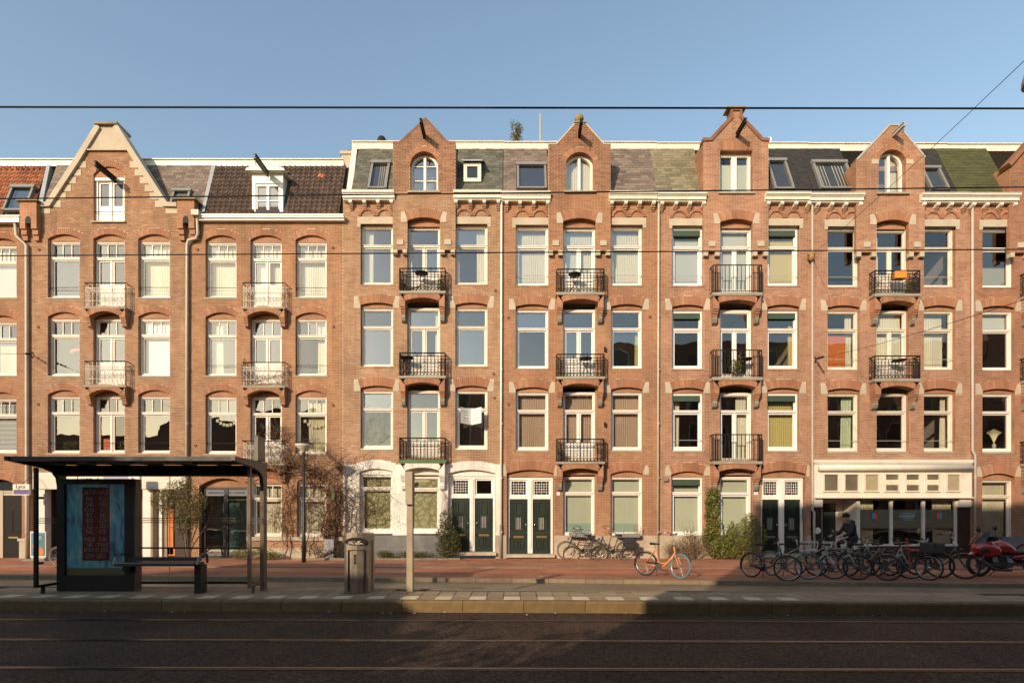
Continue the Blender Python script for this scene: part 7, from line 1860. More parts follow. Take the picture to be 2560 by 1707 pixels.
# red pot plants in the first floor window of the gable house
rb = MB().box(X(226), X(241), FAC + .26, FAC + .4, Z(1032), Z(1006)); tag(rb.build('red_box', 'logo_red'), 'red box standing in the first floor window behind a bar', 'box')
for u, k in ((155, 1), (172, 2), (262, 3), (280, 4)):
    shrub('window_plant', ['green plant', 'bushy plant', 'leafy plant', 'small plant'][k - 1] + [' left in the first floor window', ' right in the first floor window', ' behind the right pane of the middle first floor window', ' in the corner of the middle first floor window'][k - 1], U(u, 1036, 20.85), [(U(u, 1024, 20.85), (.15, .1, .2))], 90, .05, 'leaf_green', 80 + k)
# estate agent's folded board outside the first floor window
t = thing('agent_board', 'white V-shaped estate agent board hung on a first floor window', 'sign', (X(1084), FAC - .3, Z(960)))
for s, nm in ((-1, 'board'), (1, 'board')):
    x0 = X(1083); x1 = X(1060) if s < 0 else X(1107)
    q = MB(); za, zb = Z(975), Z(939); q.add([(x0, FAC + .08, zb + .0), (x1, FAC - .42, zb), (x1, FAC - .42, za), (x0, FAC + .08, za), (x0, FAC + .1, zb), (x1, FAC - .40, zb), (x1, FAC - .40, za), (x0, FAC + .1, za)], [(0, 1, 2, 3), (7, 6, 5, 4), (0, 4, 5, 1), (3, 2, 6, 7), (1, 5, 6, 2)]); bd = q.build(nm, 'sign_white', t)
    ps = MB(); rg = random.Random(5 + s)
    for k, (f0, f1, hh) in enumerate(((.25, .8, .03), (.3, .75, .02), (.3, .75, .035), (.2, .8, .015))):
        zz = zb - .12 - k * .12; a_ = Vector((x0, FAC + .08, 0)).lerp(Vector((x1, FAC - .42, 0)), f0); b_ = Vector((x0, FAC + .08, 0)).lerp(Vector((x1, FAC - .42, 0)), f1)
        nrm = Vector((-(b_ - a_).y, (b_ - a_).x, 0)).normalized(); nrm = nrm if nrm.y < 0 else -nrm
        ps.add([tuple(a_ + nrm * .004 + Vector((0, 0, zz))), tuple(b_ + nrm * .004 + Vector((0, 0, zz))), tuple(b_ + nrm * .004 + Vector((0, 0, zz - hh * 2))), tuple(a_ + nrm * .004 + Vector((0, 0, zz - hh * 2)))], [(0, 1, 2, 3)])
    ps.build('printed_lines', 'grey_blind', bd)
wl = thing('willow_vase', 'vase of pale budding twigs in the lower right hand window', 'vase', U(2283, 1030, 20.8))
mb = MB(); rg = random.Random(3)
for k in range(11): mb.tube([U(2283, 1018, 20.8), U(2283 + (k - 5) * 1.6, 1000, 20.8), U(2283 + (k - 5) * 3.4, 985 + abs(k - 5) * 1.5, 20.8)], [.004, .012, .012], 4)
mb.build('twigs', 'cream_paper', wl); MB().rev([(.05, 0), (.07, .1), (.04, .2)], U(2283, 1030, 20.8), 8).build('jar', 'grey_blind', wl)

# unseen evergreen added across the street, its crown shaped to fleck sun onto the track
rg = random.Random(17); t = thing('street_tree', 'unseen low evergreen added before the annexe across the street to fleck the sun', 'tree', (-6.7, -1.3, .1), group='added trees flecking the sun')
MB().tube([(-6.7, -1.3, .1), (-6.7, -1.3, 2.4)], [.12, .08], 7).build('trunk', 'bark', t)
mb = MB(); foliage(mb, [((-6.6 + rg.uniform(-3.3, 3.3), -1.3 + rg.uniform(-.4, .4), rg.uniform(2.4, 4.1)), (.55, .4, .45)) for _ in range(42)], 2500, .12, rg); o = mb.build('crown', 'leaf_dark', t); o['kind'] = 'stuff'
# ------------------------------------------------------------------ bicycles
mat('tyre_black', (.014, .013, .012), .8); mat('tyre_grey', (.13, .115, .095), .8); mat('tyre_teal', (.03, .14, .19), .75); mat('tyre_cyan', (.10, .19, .20), .75)
mat('rim_silver', (.45, .44, .43), .3, metal=.9); mat('rim_dark', (.10, .10, .10), .4, metal=.5)
mat('paint_black', (.012, .012, .013), .3, coat=.4); mat('paint_orange', (.78, .27, .09), .35, coat=.3); mat('paint_cream', (.32, .28, .21), .4, coat=.3); mat('paint_grey', (.20, .19, .18), .4, coat=.3); mat('paint_olive', (.07, .065, .03), .4, coat=.3)
mat('leather', (.02, .018, .016), .45); mat('leather_brown', (.09, .035, .02), .5); mat('rack_red', (.45, .03, .03), .4); mat('pannier', (.02, .021, .025), .7, .2, 6)
WR = .345
def xf(mb, M4):
    mb.v = [tuple(M4 @ Vector(v)) for v in mb.v]; return mb
def wheel(root, M4, tyre, rim, spokes=True):
    t = xf(MB().ring((0, 0, 0), WR - .02, .024, 'y', 28, 6), M4).build('wheel', tyre, root, True, False)
    xf(MB().ring((0, 0, 0), WR - .043, .011, 'y', 28, 5), M4).build('rim', rim, t, True, False)
    s = MB()
    for i in range(20):
        a = 2 * math.pi * i / 20; b = a + (.5 if i % 2 else -.5); y = .03 if i % 4 < 2 else -.03
        s.tube([(.03 * math.cos(b), y, .03 * math.sin(b)), ((WR - .045) * math.cos(a), 0, (WR - .045) * math.sin(a))], .0016, 3, cap=False)
    s.tube([(0, -.05, 0), (0, .05, 0)], .026, 8)
    xf(s, M4).build('spokes', rim if rim != 'tyre_black' else 'rim_dark', t, False, False)
def bicycle(label, loc, head, paint='paint_black', tyre='tyre_black', rim='rim_silver', style='step', steer=0, lean=0, extras=(), group='parked bicycles', saddle='leather', ftyre=None, hbar='straight'):
    r = thing('bicycle', label, 'bicycle', loc, R(head), group); r.rotation_euler = (R(lean), 0, R(head)); r.rotation_mode = 'XYZ'
    ax_r, ax_f = Vector((0, 0, WR)), Vector((1.08, 0, WR)); bb = Vector((.45, 0, .29))
    st, hb, ht = Vector((.29, 0, .80)), Vector((.905, 0, .70)), Vector((.855, 0, .87))
    P = Matrix.Translation(Vector((.98, 0, 0))) @ Matrix.Rotation(R(steer), 4, 'Z') @ Matrix.Translation(Vector((-.98, 0, 0)))
    f = MB()
    if style == 'step':
        f.tube([hb + Vector((0, 0, .03)), Vector((.78, 0, .50)), Vector((.64, 0, .37)), bb], .019, 6); f.tube([ht - Vector((0, 0, .04)), Vector((.74, 0, .60)), Vector((.58, 0, .46)), Vector((.39, 0, .50))], .016, 6)
    elif style == 'curve':
        f.tube([hb + Vector((0, 0, .05)), Vector((.82, 0, .55)), Vector((.68, 0, .41)), Vector((.50, 0, .38)), Vector((.37, 0, .42))], .016, 6); f.tube([hb, Vector((.70, 0, .44)), Vector((.56, 0, .30)), bb], .019, 6)
    elif style == 'wide':
        f.tube([hb, bb], .032, 7); f.tube([ht - Vector((0, 0, .02)), Vector((.34, 0, .58))], .018, 6)
    elif style == 'double':
        f.tube([ht, st + Vector((0, 0, .02))], .017, 6); f.tube([ht - Vector((0, 0, .11)), st - Vector((0, 0, .09))], .017, 6); f.tube([hb, bb], .02, 6)
    else:
        f.tube([ht - Vector((0, 0, .03)), st], .019, 6); f.tube([hb, bb], .021, 6)
    f.tube([bb, st], .018, 6); f.tube([hb - Vector((0, 0, .03)), ht], .023, 6)
    for s in (-1, 1):
        f.tube([ax_r + Vector((0, .06 * s, 0)), bb + Vector((0, .03 * s, 0))], .011, 5); f.tube([ax_r + Vector((0, .06 * s, 0)), st + Vector((0, .02 * s, -.05))], .009, 5)
    f.build('frame', paint, r, True, False)
    wheel(r, Matrix.Translation(ax_r), tyre, rim)
    wheel(r, P @ Matrix.Translation(ax_f), ftyre or tyre, rim)
    fk = MB()
    for s in (-1, 1): fk.tube([hb + Vector((0, .03 * s, -.02)), Vector((.97, .05 * s, .54)), Vector((1.03, .055 * s, .42)), ax_f + Vector((0, .055 * s, 0))], [.015, .014, .012, .010], 5)
    xf(fk, P).build('fork', paint, r, True, False)
    h = MB(); h.tube([ht - Vector((0, 0, .02)), ht + Vector((-.035, 0, .16))], .013, 6)
    c = ht + Vector((-.035, 0, .17))
    if hbar == 'straight': pts = [c + Vector((-.10, -.30, .02)), c + Vector((-.02, -.20, .02)), c + Vector((.03, 0, 0)), c + Vector((-.02, .20, .02)), c + Vector((-.10, .30, .02))]
    else:
        h.tube([c, c + Vector((-.03, 0, .12))], .013, 6); c = c + Vector((-.03, 0, .12)); pts = [c + Vector((-.30, -.26, .03)), c + Vector((-.14, -.27, .08)), c + Vector((0, -.20, .10)), c + Vector((.05, 0, .02)), c + Vector((0, .20, .10)), c + Vector((-.14, .27, .08)), c + Vector((-.30, .26, .03))]
    h.tube(pts, .011, 6); hb_ = xf(h, P).build('handlebar', 'rim_silver' if 'blackbar' not in extras else 'paint_black', r, True, False)
    g = MB()
    for a, b in ((pts[0], pts[1]), (pts[-1], pts[-2])): g.tube([a, a.lerp(b, .9 if hbar == 'straight' else .8)], .017, 6)
    g.sph(tuple(c + Vector((.02, .12, .06))), .028, 6)
    xf(g, P).build('grip', 'leather', hb_, True, False)
    sd = MB(); z = .94
    sd.add([(.14, -.085, z), (.14, .085, z), (.26, .07, z + .012), (.40, .022, z + .005), (.44, 0, z - .005), (.40, -.022, z + .005), (.26, -.07, z + .012), (.14, 0, z + .025), (.16, -.07, z - .05), (.16, .07, z - .05), (.40, 0, z - .04)],
           [(0, 7, 6), (1, 2, 7), (7, 2, 3, 4, 5, 6), (0, 6, 5, 8), (1, 9, 3, 2), (5, 4, 10, 8), (3, 9, 10, 4), (8, 10, 9), (0, 8, 9, 1), (0, 1, 7)])
    s_ = sd.build('saddle', saddle, r, True, False); MB().tube([st - Vector((0, 0, .03)), Vector((.27, 0, z - .03))], .013, 6).build('seat_post', 'rim_silver', s_, False, False)
    if 'nofender' not in extras:
        for cx, Q, a0, a1 in ((0, None, 15, 205), (1.08, P, 20, 165)):
            fd = MB()
            fm = 24
            for i in range(fm):
                a, b = R(a0 + (a1 - a0) * i / fm), R(a0 + (a1 - a0) * (i + 1) / fm); q = WR + .018
                fd.add([(cx + q * math.cos(a), -.028, WR + q * math.sin(a)), (cx + q * math.cos(a), .028, WR + q * math.sin(a)), (cx + q * math.cos(b), .028, WR + q * math.sin(b)), (cx + q * math.cos(b), -.028, WR + q * math.sin(b)), (cx + (q + .012) * math.cos(a), 0, WR + (q + .012) * math.sin(a)), (cx + (q + .012) * math.cos(b), 0, WR + (q + .012) * math.sin(b))], [(0, 4, 5, 3), (4, 1, 2, 5)])
            if Q is not None: xf(fd, Q)
            fd.build('mudguard', 'paint_black' if paint != 'paint_grey' else paint, r, True, False)
    ck = MB(); ck.rev([(.095, -.004), (.095, .004)], (0, 0, 0), 18); xf(ck, Matrix.Translation(bb + Vector((0, -.05, 0))) @ Matrix.Rotation(R(90), 4, 'X'))
    for s, a in ((-1, -.6), (1, 2.54)):
        e = bb + Vector((.17 * math.cos(a), .075 * s, .17 * math.sin(a))); ck.bar(bb + Vector((0, .07 * s, 0)), e, .014, .02); ck.box(e.x - .045, e.x + .045, e.y + (.0 if s > 0 else -.09), e.y + (.09 if s > 0 else 0), e.z - .012, e.z + .012)
    cr_ = ck.build('crank', 'rim_dark', r, False, False)
    if 'chaincase' in extras: MB().tube([(0, -.05, WR), (.22, -.05, .335), tuple(bb + Vector((0, -.05, 0)))], [.055, .06, .105], 8).build('chain_guard', 'paint_black', r, True, False)
    else: MB().bar((0, -.05, WR + .03), tuple(bb + Vector((.02, -.05, .09))), .006, .04).build('chain_guard', 'paint_black', r, False, False)
    if 'carrier' in extras or 'pannier' in extras:
        k = MB()
        for s in (-1, 1): k.tube([(.16, .055 * s, .76), (-.36, .07 * s, .74)], .007, 4); k.tube([(0, .065 * s, WR), (-.20, .07 * s, .74)], .006, 4); k.tube([(0, .065 * s, WR), (-.05, .07 * s, .745)], .006, 4)
        for i in range(4): k.tube([(.12 - .15 * i, -.065, .755), (.12 - .15 * i, .065, .755)], .006, 4)
        k.build('carrier', 'paint_black', r, False, False)
    if 'pannier' in extras:
        for s in (-1, 1): MB().box(-.38, .05, .085 * s, .20 * s, .46, .79).build('pannier', 'pannier', r, False, False, bevel=.03)
    if 'crate' in extras or 'rack' in extras:
        k = MB(); x0, x1, z0, z1 = .93, 1.30, .80, 1.02; mm = 'rim_silver' if 'crate' in extras else 'rack_red'
        if 'rack' in extras: x1 = 1.2
        for z, e in ((z0, 0), (z1, .03)): k.tube([(x0 - e, -.2 - e, z), (x1 + e, -.2 - e, z), (x1 + e, .2 + e, z), (x0 - e, .2 + e, z)], .008, 4, True)
        for i in range(7):
            t = i / 6
            for s in (-1, 1): k.tube([(x0 + (x1 - x0) * t, .2 * s, z0), (x0 - .03 + (x1 - x0 + .06) * t, .23 * s, z1)], .005, 3)
            for x, dx in ((x0, -.03), (x1, .03)): k.tube([(x, -.2 + .4 * t, z0), (x + dx, -.23 + .46 * t, z1)], .005, 3)
            k.tube([(x0, -.2 + .4 * t, z0), (x1, -.2 + .4 * t, z0)], .005, 3)
        for s in (-1, 1): k.tube([(1.15, .1 * s, z0), (1.08, .07 * s, WR)], .007, 4)
        xf(k, P).build('front_basket' if 'crate' in extras else 'front_rack', mm, r, False, False)
    if 'redrack' in extras:
        k = MB()
        for s in (-1, 1): k.tube([(1.0, .11 * s, 1.10), (1.02, .11 * s, .80), (1.08, .07 * s, WR)], .010, 5); k.tube([(1.02, .11 * s, .80), (1.34, .11 * s, .80)], .010, 5)
        for z in (1.10, .98, .88, .80): k.tube([(1.01, -.11, z), (1.01, .11, z)], .010, 5)
        for x in (1.14, 1.25, 1.34): k.tube([(x, -.11, .80), (x, .11, .80)], .009, 5)
        xf(k, P).build('front_rack', 'rack_red', r, False, False)
    if 'bag' in extras: xf(MB().box(.95, 1.33, -.26, .26, .72, 1.02), P).build('front_bag', 'pannier', r, False, False, bevel=.04)
    if 'battery' in extras: MB().tube([(.62, 0, .45), (.82, 0, .63)], .055, 8).build('battery', 'paint_grey', r, True, False)
    MB().tube([(.33, .05, .30), (.25, .18, .012)], .010, 5).build('kickstand', 'rim_dark', r, False, False)
    xf(MB().sph((1.0, 0, .80), .038, 6), P).build('headlight', 'paint_black', r, True, False)
    MB().box(-.40, -.375, -.03, .03, .60, .66).build('tail_light', 'rack_red', r, False, False)
    return r
ZW, ZS, ZC = -.10, -.13, -.126
# leaning on the house wall
bicycle('black double-barred bicycle leaning on the plinth, leftmost under the window box', (3.14 + .0, 20.08, ZW), 180, style='double', tyre='tyre_grey', rim='rim_silver', lean=-8, hbar='swept', extras=('carrier',), group='bicycles leaning on the house')
bicycle('black bicycle with rear bag leaning on the plinth between two window boxes', (4.28, 19.98, ZW), 180, style='step', tyre='tyre_grey', rim='rim_silver', lean=-8, hbar='swept', extras=('carrier', 'pannier'), group='bicycles leaning on the house', steer=8)
# the orange one on the paved strip
bicycle('orange step-through bicycle with pale teal front tyre on its kickstand', (3.86, 15.25, ZS), -44, 'paint_orange', 'tyre_black', 'rim_silver', 'curve', -12, -4, group='bicycles on the paved strip', ftyre='tyre_cyan', hbar='swept')
def park(sx, sy_base, head, label, fx=1.08, **k):
    # sx, sy: where the front wheel stands, read off the survey photo
    d = (EYE - ZS) * 1316 / (sy_base - 1278); x = (sx - 1280) * d / 1316
    return bicycle(label, (x - fx * math.cos(R(head)), d - fx * math.sin(R(head)), ZS), head, group='row of bicycles parked on the paved strip', **k)
park(1966, 1453, -62, 'black city bicycle with silver front rim nearest the bushy shrub', tyre='tyre_black', style='step', steer=38, extras=('carrier', 'chaincase'), lean=-4)
park(2020, 1448, -60, 'cream bicycle with blue tyres and steel front basket', paint='paint_cream', tyre='tyre_teal', style='wide', steer=32, extras=('crate',), lean=3)
park(2081, 1447, -64, 'silver-grey bicycle with brown saddle left of the cyclist', paint='paint_cream', tyre='tyre_black', style='wide', steer=36, extras=('carrier', 'nofender'), lean=-3, saddle='leather_brown', rim='rim_silver')
park(2143, 1450, -58, 'cream sports bicycle with straight crossbar and dark wheels', paint='paint_cream', tyre='tyre_black', rim='rim_dark', style='diamond', steer=30, extras=('nofender',), lean=2)
park(2186, 1438, -50, 'dark bicycle with bright front rim turned sideways behind the others', paint='paint_grey', tyre='tyre_black', style='step', steer=40, extras=('carrier',), lean=-12, saddle='leather_brown')
park(2215, 1451, -70, 'dark olive bicycle with black upright handlebar in the middle of the row', paint='paint_olive', tyre='tyre_black', rim='rim_dark', style='step', steer=22, extras=('carrier', 'blackbar'), lean=-4)
park(2277, 1447, -60, 'bicycle with red front rack and battery on its down tube', paint='paint_cream', tyre='tyre_black', style='step', steer=34, extras=('redrack', 'battery', 'nofender', 'blackbar'), lean=3)
park(2320, 1450, -74, 'black bicycle with big black front bag', tyre='tyre_black', style='step', steer=10, extras=('bag', 'carrier', 'chaincase'), lean=-3)
park(2349, 1444, -64, 'black bicycle with chain case between front bag and motorcycle', tyre='tyre_black', rim='rim_dark', style='step', steer=14, extras=('chaincase', 'carrier'), lean=4)
park(2411, 1447, -56, 'olive step-through bicycle with silver handlebar next to the motorcycle', paint='paint_olive', tyre='tyre_black', rim='rim_dark', style='step', steer=26, extras=('carrier',), lean=-3, hbar='swept')
bicycle('black bicycle by the wall behind the motorcycle saddle', (19.05, 18.3, ZW), 172, style='double', extras=('carrier',), lean=-3, group='bicycles leaning on the house')
bicycle('pale-wheeled bicycle half hidden behind the advert panel', (-13.97, 17.5, ZC), 180, paint='paint_cream', tyre='tyre_grey', rim='iron_white', style='step', lean=-4, group='bicycles on the cycle path', extras=('nofender',))
for o in list(bpy.data.objects):
    if o.name.startswith('spokes') and o.data.materials[0].name == 'iron_white': pass

# ------------------------------------------------------------------ motorcycle
mat('moto_red', (.36, .012, .012), .22, coat=.8); mat('moto_black', (.010, .010, .011), .5); mat('moto_grey', (.10, .105, .12), .4, metal=.5); mat('moto_seat', (.016, .016, .017), .55); mat('moto_alloy', (.13, .13, .14), .4, .3, 9, metal=.8); mat('moto_screen', (.02, .018, .018), .1)
mt = thing('motorcycle', 'red touring motorcycle with dark screen parked at the end of the bicycle row', 'motorcycle', (13.32, 15.0, ZS), R(180)); mt.rotation_euler = (R(6), 0, R(176))
def loft(secs, n=12, e=2.4):
    mb = MB(); b = 0
    for x, z0, z1, w in secs:
        for k in range(n):
            t = 2 * math.pi * k / n; c, s = math.cos(t), math.sin(t)
            mb.v.append((x, w * math.copysign(abs(c) ** (2 / e), c), (z0 + z1) / 2 + (z1 - z0) / 2 * math.copysign(abs(s) ** (2 / e), s)))
    for i in range(len(secs) - 1):
        for k in range(n):
            l = (k + 1) % n; mb.f.append([i * n + k, i * n + l, (i + 1) * n + l, (i + 1) * n + k]); mb.mi.append(0)
    mb.f.append(list(range(n))[::-1]); mb.f.append([(len(secs) - 1) * n + k for k in range(n)]); mb.mi += [0, 0]
    return mb
def mwheel(x, rad, w):
    T = Matrix.Translation((x, 0, rad))
    t = xf(MB().ring((0, 0, 0), rad - w, w, 'y', 28, 8), T).build('wheel', 'tyre_black', mt, True, False); xf(MB().ring((0, 0, 0), rad - 2 * w + .005, .016, 'y', 28, 5), T).build('rim', 'rim_silver', t, True, False)
    s = MB()
    for i in range(22):
        a = 2 * math.pi * i / 22; b = a + (.6 if i % 2 else -.6); s.tube([(.05 * math.cos(b), .03, .05 * math.sin(b)), ((rad - 2 * w) * math.cos(a), 0, (rad - 2 * w) * math.sin(a))], .003, 3)
    s.tube([(0, -.08, 0), (0, .08, 0)], .05, 10); xf(s, T).build('spokes', 'rim_silver', t, False, False)
    xf(MB().rev([(.13, -.004), (.14, .004)], (0, 0, 0), 20), T @ Matrix.Translation((0, .07, 0)) @ Matrix.Rotation(R(90), 4, 'X')).build('brake_disc', 'rim_dark', t, False, False)
mwheel(0, .335, .052); mwheel(-1.52, .325, .065)
for s in (-1, 1):
    MB().tube([(0, .09 * s, .335), (-.14, .09 * s, .70), (-.26, .09 * s, 1.02)], [.03, .028, .022], 8).build('fork_leg', 'moto_grey', mt, True, False)
fd = MB()
for i in range(14):
    a, b = R(40 + i * 9), R(49 + i * 9); q = .36
    for y0, y1, r0, r1 in ((-.085, -.04, q - .02, q + .02), (-.04, .04, q + .02, q + .02), (.04, .085, q + .02, q - .02)):
        fd.add([(r0 * math.cos(a), y0, .335 + r0 * math.sin(a)), (r1 * math.cos(a), y1, .335 + r1 * math.sin(a)), (r1 * math.cos(b), y1, .335 + r1 * math.sin(b)), (r0 * math.cos(b), y0, .335 + r0 * math.sin(b))], [(0, 1, 2, 3)])
fd.build('front_mudguard', 'moto_red', mt, True, False)
loft([(.12, .76, .84, .03), (.06, .66, .93, .16), (-.10, .56, 1.0, .22), (-.28, .50, .98, .25), (-.45, .54, .93, .22), (-.58, .60, .86, .16)]).build('fairing', 'moto_red', mt, True, False)
MB().box(-.30, .02, -.225, .225, .66, .80).build('fairing_recess', 'moto_black', mt, False, False, bevel=.03)
for s in (-1, 1): MB().prism([(.08, .80), (-.05, .83), (-.02, .75)], .10 * s, .12 * s).build('headlight', 'chrome', mt, False, False)
sc = MB(); k = 6
for (x0, z0, w0), (x1, z1, w1) in (((.07, .90, .15), (-.06, 1.08, .17)), ((-.06, 1.08, .17), (-.20, 1.26, .13))):
    for i in range(k):
        a, b = -1 + 2 * i / k, -1 + 2 * (i + 1) / k; d = .12
        sc.add([(x0 - d * a * a, w0 * a, z0), (x0 - d * b * b, w0 * b, z0), (x1 - d * b * b, w1 * b, z1), (x1 - d * a * a, w1 * a, z1)], [(0, 1, 2, 3)])
sc.build('windscreen', 'moto_screen', mt, True, False)
MB().tube([(.09, -.16, .90), (-.02, -.18, 1.06), (-.14, -.17, 1.19)], [.022, .02, .012], 6).build('screen_trim', 'moto_red', mt, True, False)
loft([(-.36, .66, .90, .14), (-.48, .64, .98, .20), (-.62, .64, 1.02, .21), (-.78, .64, .97, .20), (-.92, .63, .84, .16), (-1.02, .63, .76, .11)]).build('fuel_tank', 'moto_red', mt, True, False)
loft([(-.86, .60, .70, .12), (-1.0, .60, .73, .16), (-1.2, .62, .73, .16), (-1.38, .66, .80, .15), (-1.7, .70, .82, .13), (-1.82, .74, .80, .08)]).build('seat', 'moto_seat', mt, True, False)
loft([(-.78, .48, .58, .12), (-.95, .46, .62, .18), (-1.2, .52, .66, .18), (-1.5, .60, .71, .15), (-1.8, .68, .75, .08)]).build('tail_panel', 'moto_red', mt, True, False)
en = loft([(-.30, .30, .55, .14), (-.42, .24, .60, .20), (-.62, .22, .60, .22), (-.80, .24, .52, .18)], 8, 3.5)
for i in range(7): en.box(-.62 + .0, -.40, -.235, .235, .42 + .025 * i, .432 + .025 * i)
en.build('engine', 'moto_alloy', mt, False, False)
MB().tube([(-.52, -.23, .36), (-.52, -.27, .36)], .10, 12).build('engine_cover', 'moto_grey', mt, False, False)
loft([(-.16, .34, .44, .08), (-.26, .22, .36, .12), (-.45, .16, .26, .14), (-.80, .14, .22, .14)], 8, 3).build('skid_plate', 'moto_grey', mt, True, False)
loft([(-.20, .44, .66, .10), (-.40, .50, .66, .16), (-.80, .46, .64, .15), (-1.1, .40, .56, .1)], 8, 3).build('chassis', 'moto_black', mt, True, False)
MB().tube([(-.50, -.20, .22), (-.85, -.22, .25), (-1.15, -.24, .36)], .035, 8).tube([(-1.1, -.24, .35), (-1.7, -.26, .55)], [.05, .065], 10).build('exhaust', 'moto_alloy', mt, True, False)
MB().bar((-.72, -.12, .35), (-1.52, -.12, .325), .05, .07).bar((-.72, .12, .35), (-1.52, .12, .325), .05, .07).build('swing_arm', 'moto_alloy', mt, False, False)
hb = MB(); hb.tube([(-.40, -.40, 1.06), (-.33, -.25, 1.12), (-.30, 0, 1.08), (-.33, .25, 1.12), (-.40, .40, 1.06)], .013, 6)
for s in (-1, 1): hb.tube([(-.40, .40 * s, 1.06), (-.36, .28 * s, 1.10)], .02, 6); hb.tube([(-.33, .22 * s, 1.12), (-.24, .38 * s, 1.10)], .007, 4)
h_ = hb.build('handlebar', 'moto_black', mt, True, False)
MB().prism([(-.42, 1.0), (-.28, 1.0), (-.28, 1.13), (-.40, 1.12)], -.22, .22).build('dashboard', 'moto_black', mt, False, False)
for s in (-1, 1): MB().tube([(-.34, .24 * s, 1.12), (-.30, .28 * s, 1.30)], .007, 4).sph((-.30, .29 * s, 1.36), .055, 8, 1.3).build('mirror', 'moto_black', mt, True, False)
MB().tube([(-.62, -.16, .22), (-.50, -.34, .012)], .012, 5).build('side_stand', 'moto_black', mt, False, False)
loft([(-1.60, .80, .84, .10), (-1.95, .82, .86, .09)], 8).build('rear_rack', 'moto_black', mt, False, False)

# ------------------------------------------------------------------ cyclist riding past behind the parked row
mat('skin', (.42, .23, .16), .55, .05, 20); mat('jacket', (.012, .014, .022), .75, .2, 9, .2, 30); mat('trousers', (.010, .010, .013), .85, .2, 9); mat('beanie', (.008, .008, .009), .9, .2, 30); mat('scarf', (.10, .085, .06), .9, .2, 20); mat('shoe', (.01, .01, .01), .6)
cxp, cyp = 10.33, 16.35
rb = bicycle('dark bicycle ridden by the cyclist behind the parked row', (cxp + .52, cyp, ZC), 180, style='step', extras=('carrier', 'blackbar'), group='bicycles on the cycle path', hbar='swept', rim='rim_dark')
ps = thing('person', 'person in black beanie and dark jacket riding a bicycle past the shop', 'person', (cxp + .52, cyp, ZC), R(180))
def skin_body():
    J = [((.24, 0, .99), .135), ((.27, 0, 1.10), .140), ((.33, 0, 1.24), .155), ((.38, 0, 1.38), .155), ((.41, 0, 1.45), .11), ((.44, 0, 1.51), .058), ((.475, 0, 1.575), .082), ((.49, 0, 1.645), .098), ((.485, 0, 1.70), .085)]
    E = [(i, i + 1) for i in range(len(J) - 1)]
    for s in (-1, 1):
        b = len(J)
        J += [((.39, .15 * s, 1.42), .085), ((.44, .215 * s, 1.30), .068), ((.53, .25 * s, 1.16), .056), ((.64, .255 * s, 1.12), .048), ((.73, .25 * s, 1.09), .036)]
        E += [(3, b)] + [(b + i, b + i + 1) for i in range(4)]
        b = len(J); up = s < 0
        kn = (.66, .11 * s, .86) if up else (.58, .11 * s, .66); an = (.56, .12 * s, .50) if up else (.44, .12 * s, .26); to = (an[0] + .15, .12 * s, an[2] - .07)
        hp = (.27, .10 * s, .97); mid = tuple((hp[i] + kn[i]) / 2 for i in range(3)); ml = tuple((kn[i] + an[i]) / 2 for i in range(3))
        J += [(hp, .105), (mid, .088), (kn, .066), (ml, .060), (an, .043), ((an[0] + .02, an[1], an[2] - .06), .04), (to, .034)]
        E += [(0, b)] + [(b + i, b + i + 1) for i in range(6)]
    me = bpy.data.meshes.new('body'); me.from_pydata([j[0] for j in J], E, []); o = bpy.data.objects.new('body', me); COL.objects.link(o)
    sk = o.modifiers.new('skin', 'SKIN'); sk.use_smooth_shade = True
    for v, j in zip(me.skin_vertices[0].data, J): v.radius = (j[1], j[1])
    me.skin_vertices[0].data[0].use_root = True
    ss = o.modifiers.new('sub', 'SUBSURF'); ss.levels = 2; ss.render_levels = 2
    dg = bpy.context.evaluated_depsgraph_get(); m2 = bpy.data.meshes.new_from_object(o.evaluated_get(dg))
    bpy.data.objects.remove(o, do_unlink=True)
    for m in ('jacket', 'trousers', 'skin', 'shoe'): m2.materials.append(M[m])
    for p in m2.polygons:
        c = p.center; p.use_smooth = True
        p.material_index = 2 if (c.z > 1.495 and c.x > .38) else (0 if c.z > 1.0 and not (c.x > .45 and abs(c.y) < .17 and c.z < 1.02) else (3 if (c.z < .24 or (c.y < 0 and c.z < .47 and c.x > .5)) else 1))
    m2.name = 'body'
    return link('body', m2, ps, False)
bd = skin_body()
be = MB(); be.rev([(.108, 0), (.112, .03), (.105, .075), (.075, .12), (.03, .14), (.005, .143)], (.475, 0, 1.665), 14); be.build('beanie', 'beanie', ps, True, False)
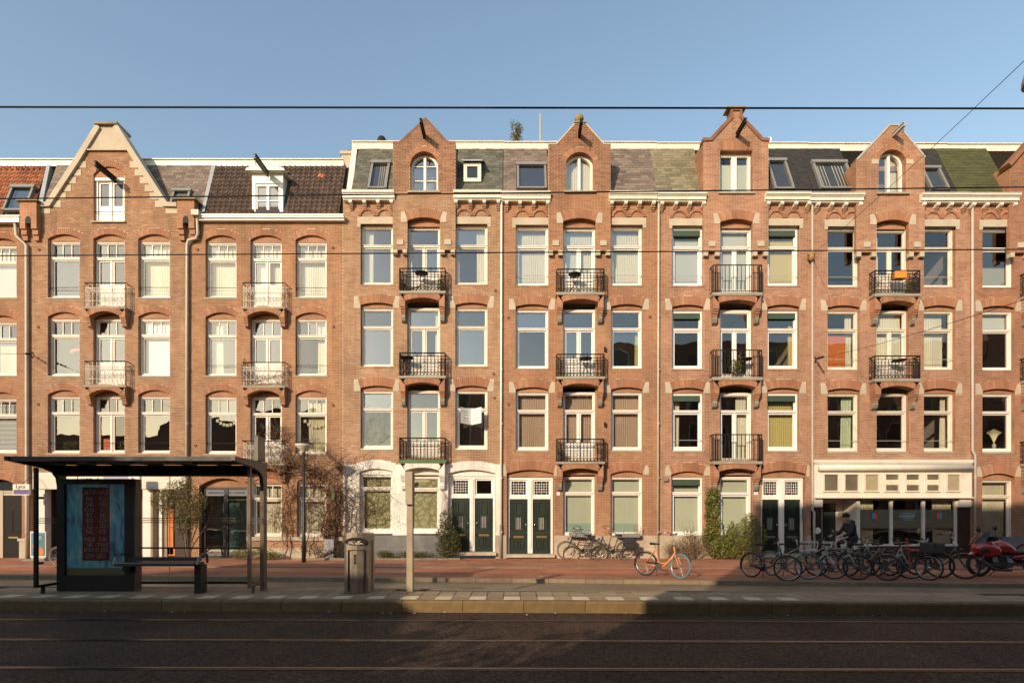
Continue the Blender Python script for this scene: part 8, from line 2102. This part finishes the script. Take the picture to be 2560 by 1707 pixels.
fc = MB(); fc.add([(.575, 0, 1.64), (.585, -.018, 1.605), (.585, .018, 1.605), (.607, 0, 1.61), (.58, 0, 1.595)], [(0, 1, 3), (0, 3, 2), (1, 4, 3), (3, 4, 2)])
for s in (-1, 1): fc.sph((.568, .036 * s, 1.648), .011, 5)
fc.tube([(.572, -.025, 1.572), (.578, 0, 1.570), (.572, .025, 1.572)], .007, 4)
fc.build('face', 'skin', ps, True, False)
for s in (-1, 1): MB().sph((.47, .098 * s, 1.635), .03, 6, 1.3).build('ear', 'skin', ps, True, False)
MB().ring((.445, 0, 1.485), .085, .045, 'z', 16, 8).build('scarf', 'scarf', ps, True, False)
MB().tube([(.36, 0, 1.50), (.30, 0, 1.47), (.27, 0, 1.42)], [.10, .12, .08], 10).build('hood', 'jacket', ps, True, False)
for s in (-1, 1):
    h = MB(); wx, wy, wz = .735, .25 * s, 1.085
    h.tube([(wx, wy, wz), (wx + .05, wy + .005 * s, wz - .005), (wx + .085, wy, wz - .015)], [.03, .04, .036], 7)
    for i in range(4):
        y = wy + (-.03 + .02 * i); l_ = (.032, .037, .036, .029)[i]; h.tube([(wx + .08, y, wz - .01), (wx + .08 + l_, y, wz - .015), (wx + .08 + l_, y, wz - .045), (wx + .07 + l_ * .5, y, wz - .065)], [.0095, .009, .0085, .007], 5)
    h.tube([(wx + .04, wy - .035 * s, wz), (wx + .075, wy - .05 * s, wz - .02), (wx + .09, wy - .035 * s, wz - .05)], [.012, .011, .009], 5)
    h.build('hand', 'skin', ps, True, False)
# scraps along the kerb
sc = MB(); rg = random.Random(44)
for k in range(46):
    x = rg.uniform(-9, 9); y = yF(x) - rg.uniform(.02, .22) if k < 30 else rg.uniform(14.6, 15.4); z = .004 if k < 30 else -.125; s = rg.uniform(.008, .028)
    sc.add([(x - s, y, z), (x, y - s * .6, z + .008), (x + s, y + .3 * s, z + .003), (x + .1 * s, y + s * .8, z + .012)], [(0, 1, 2, 3)])
o = sc.build('litter', 'litter'); o['kind'] = 'stuff'; tag(o, 'scraps of pale litter along the kerbs', 'litter')
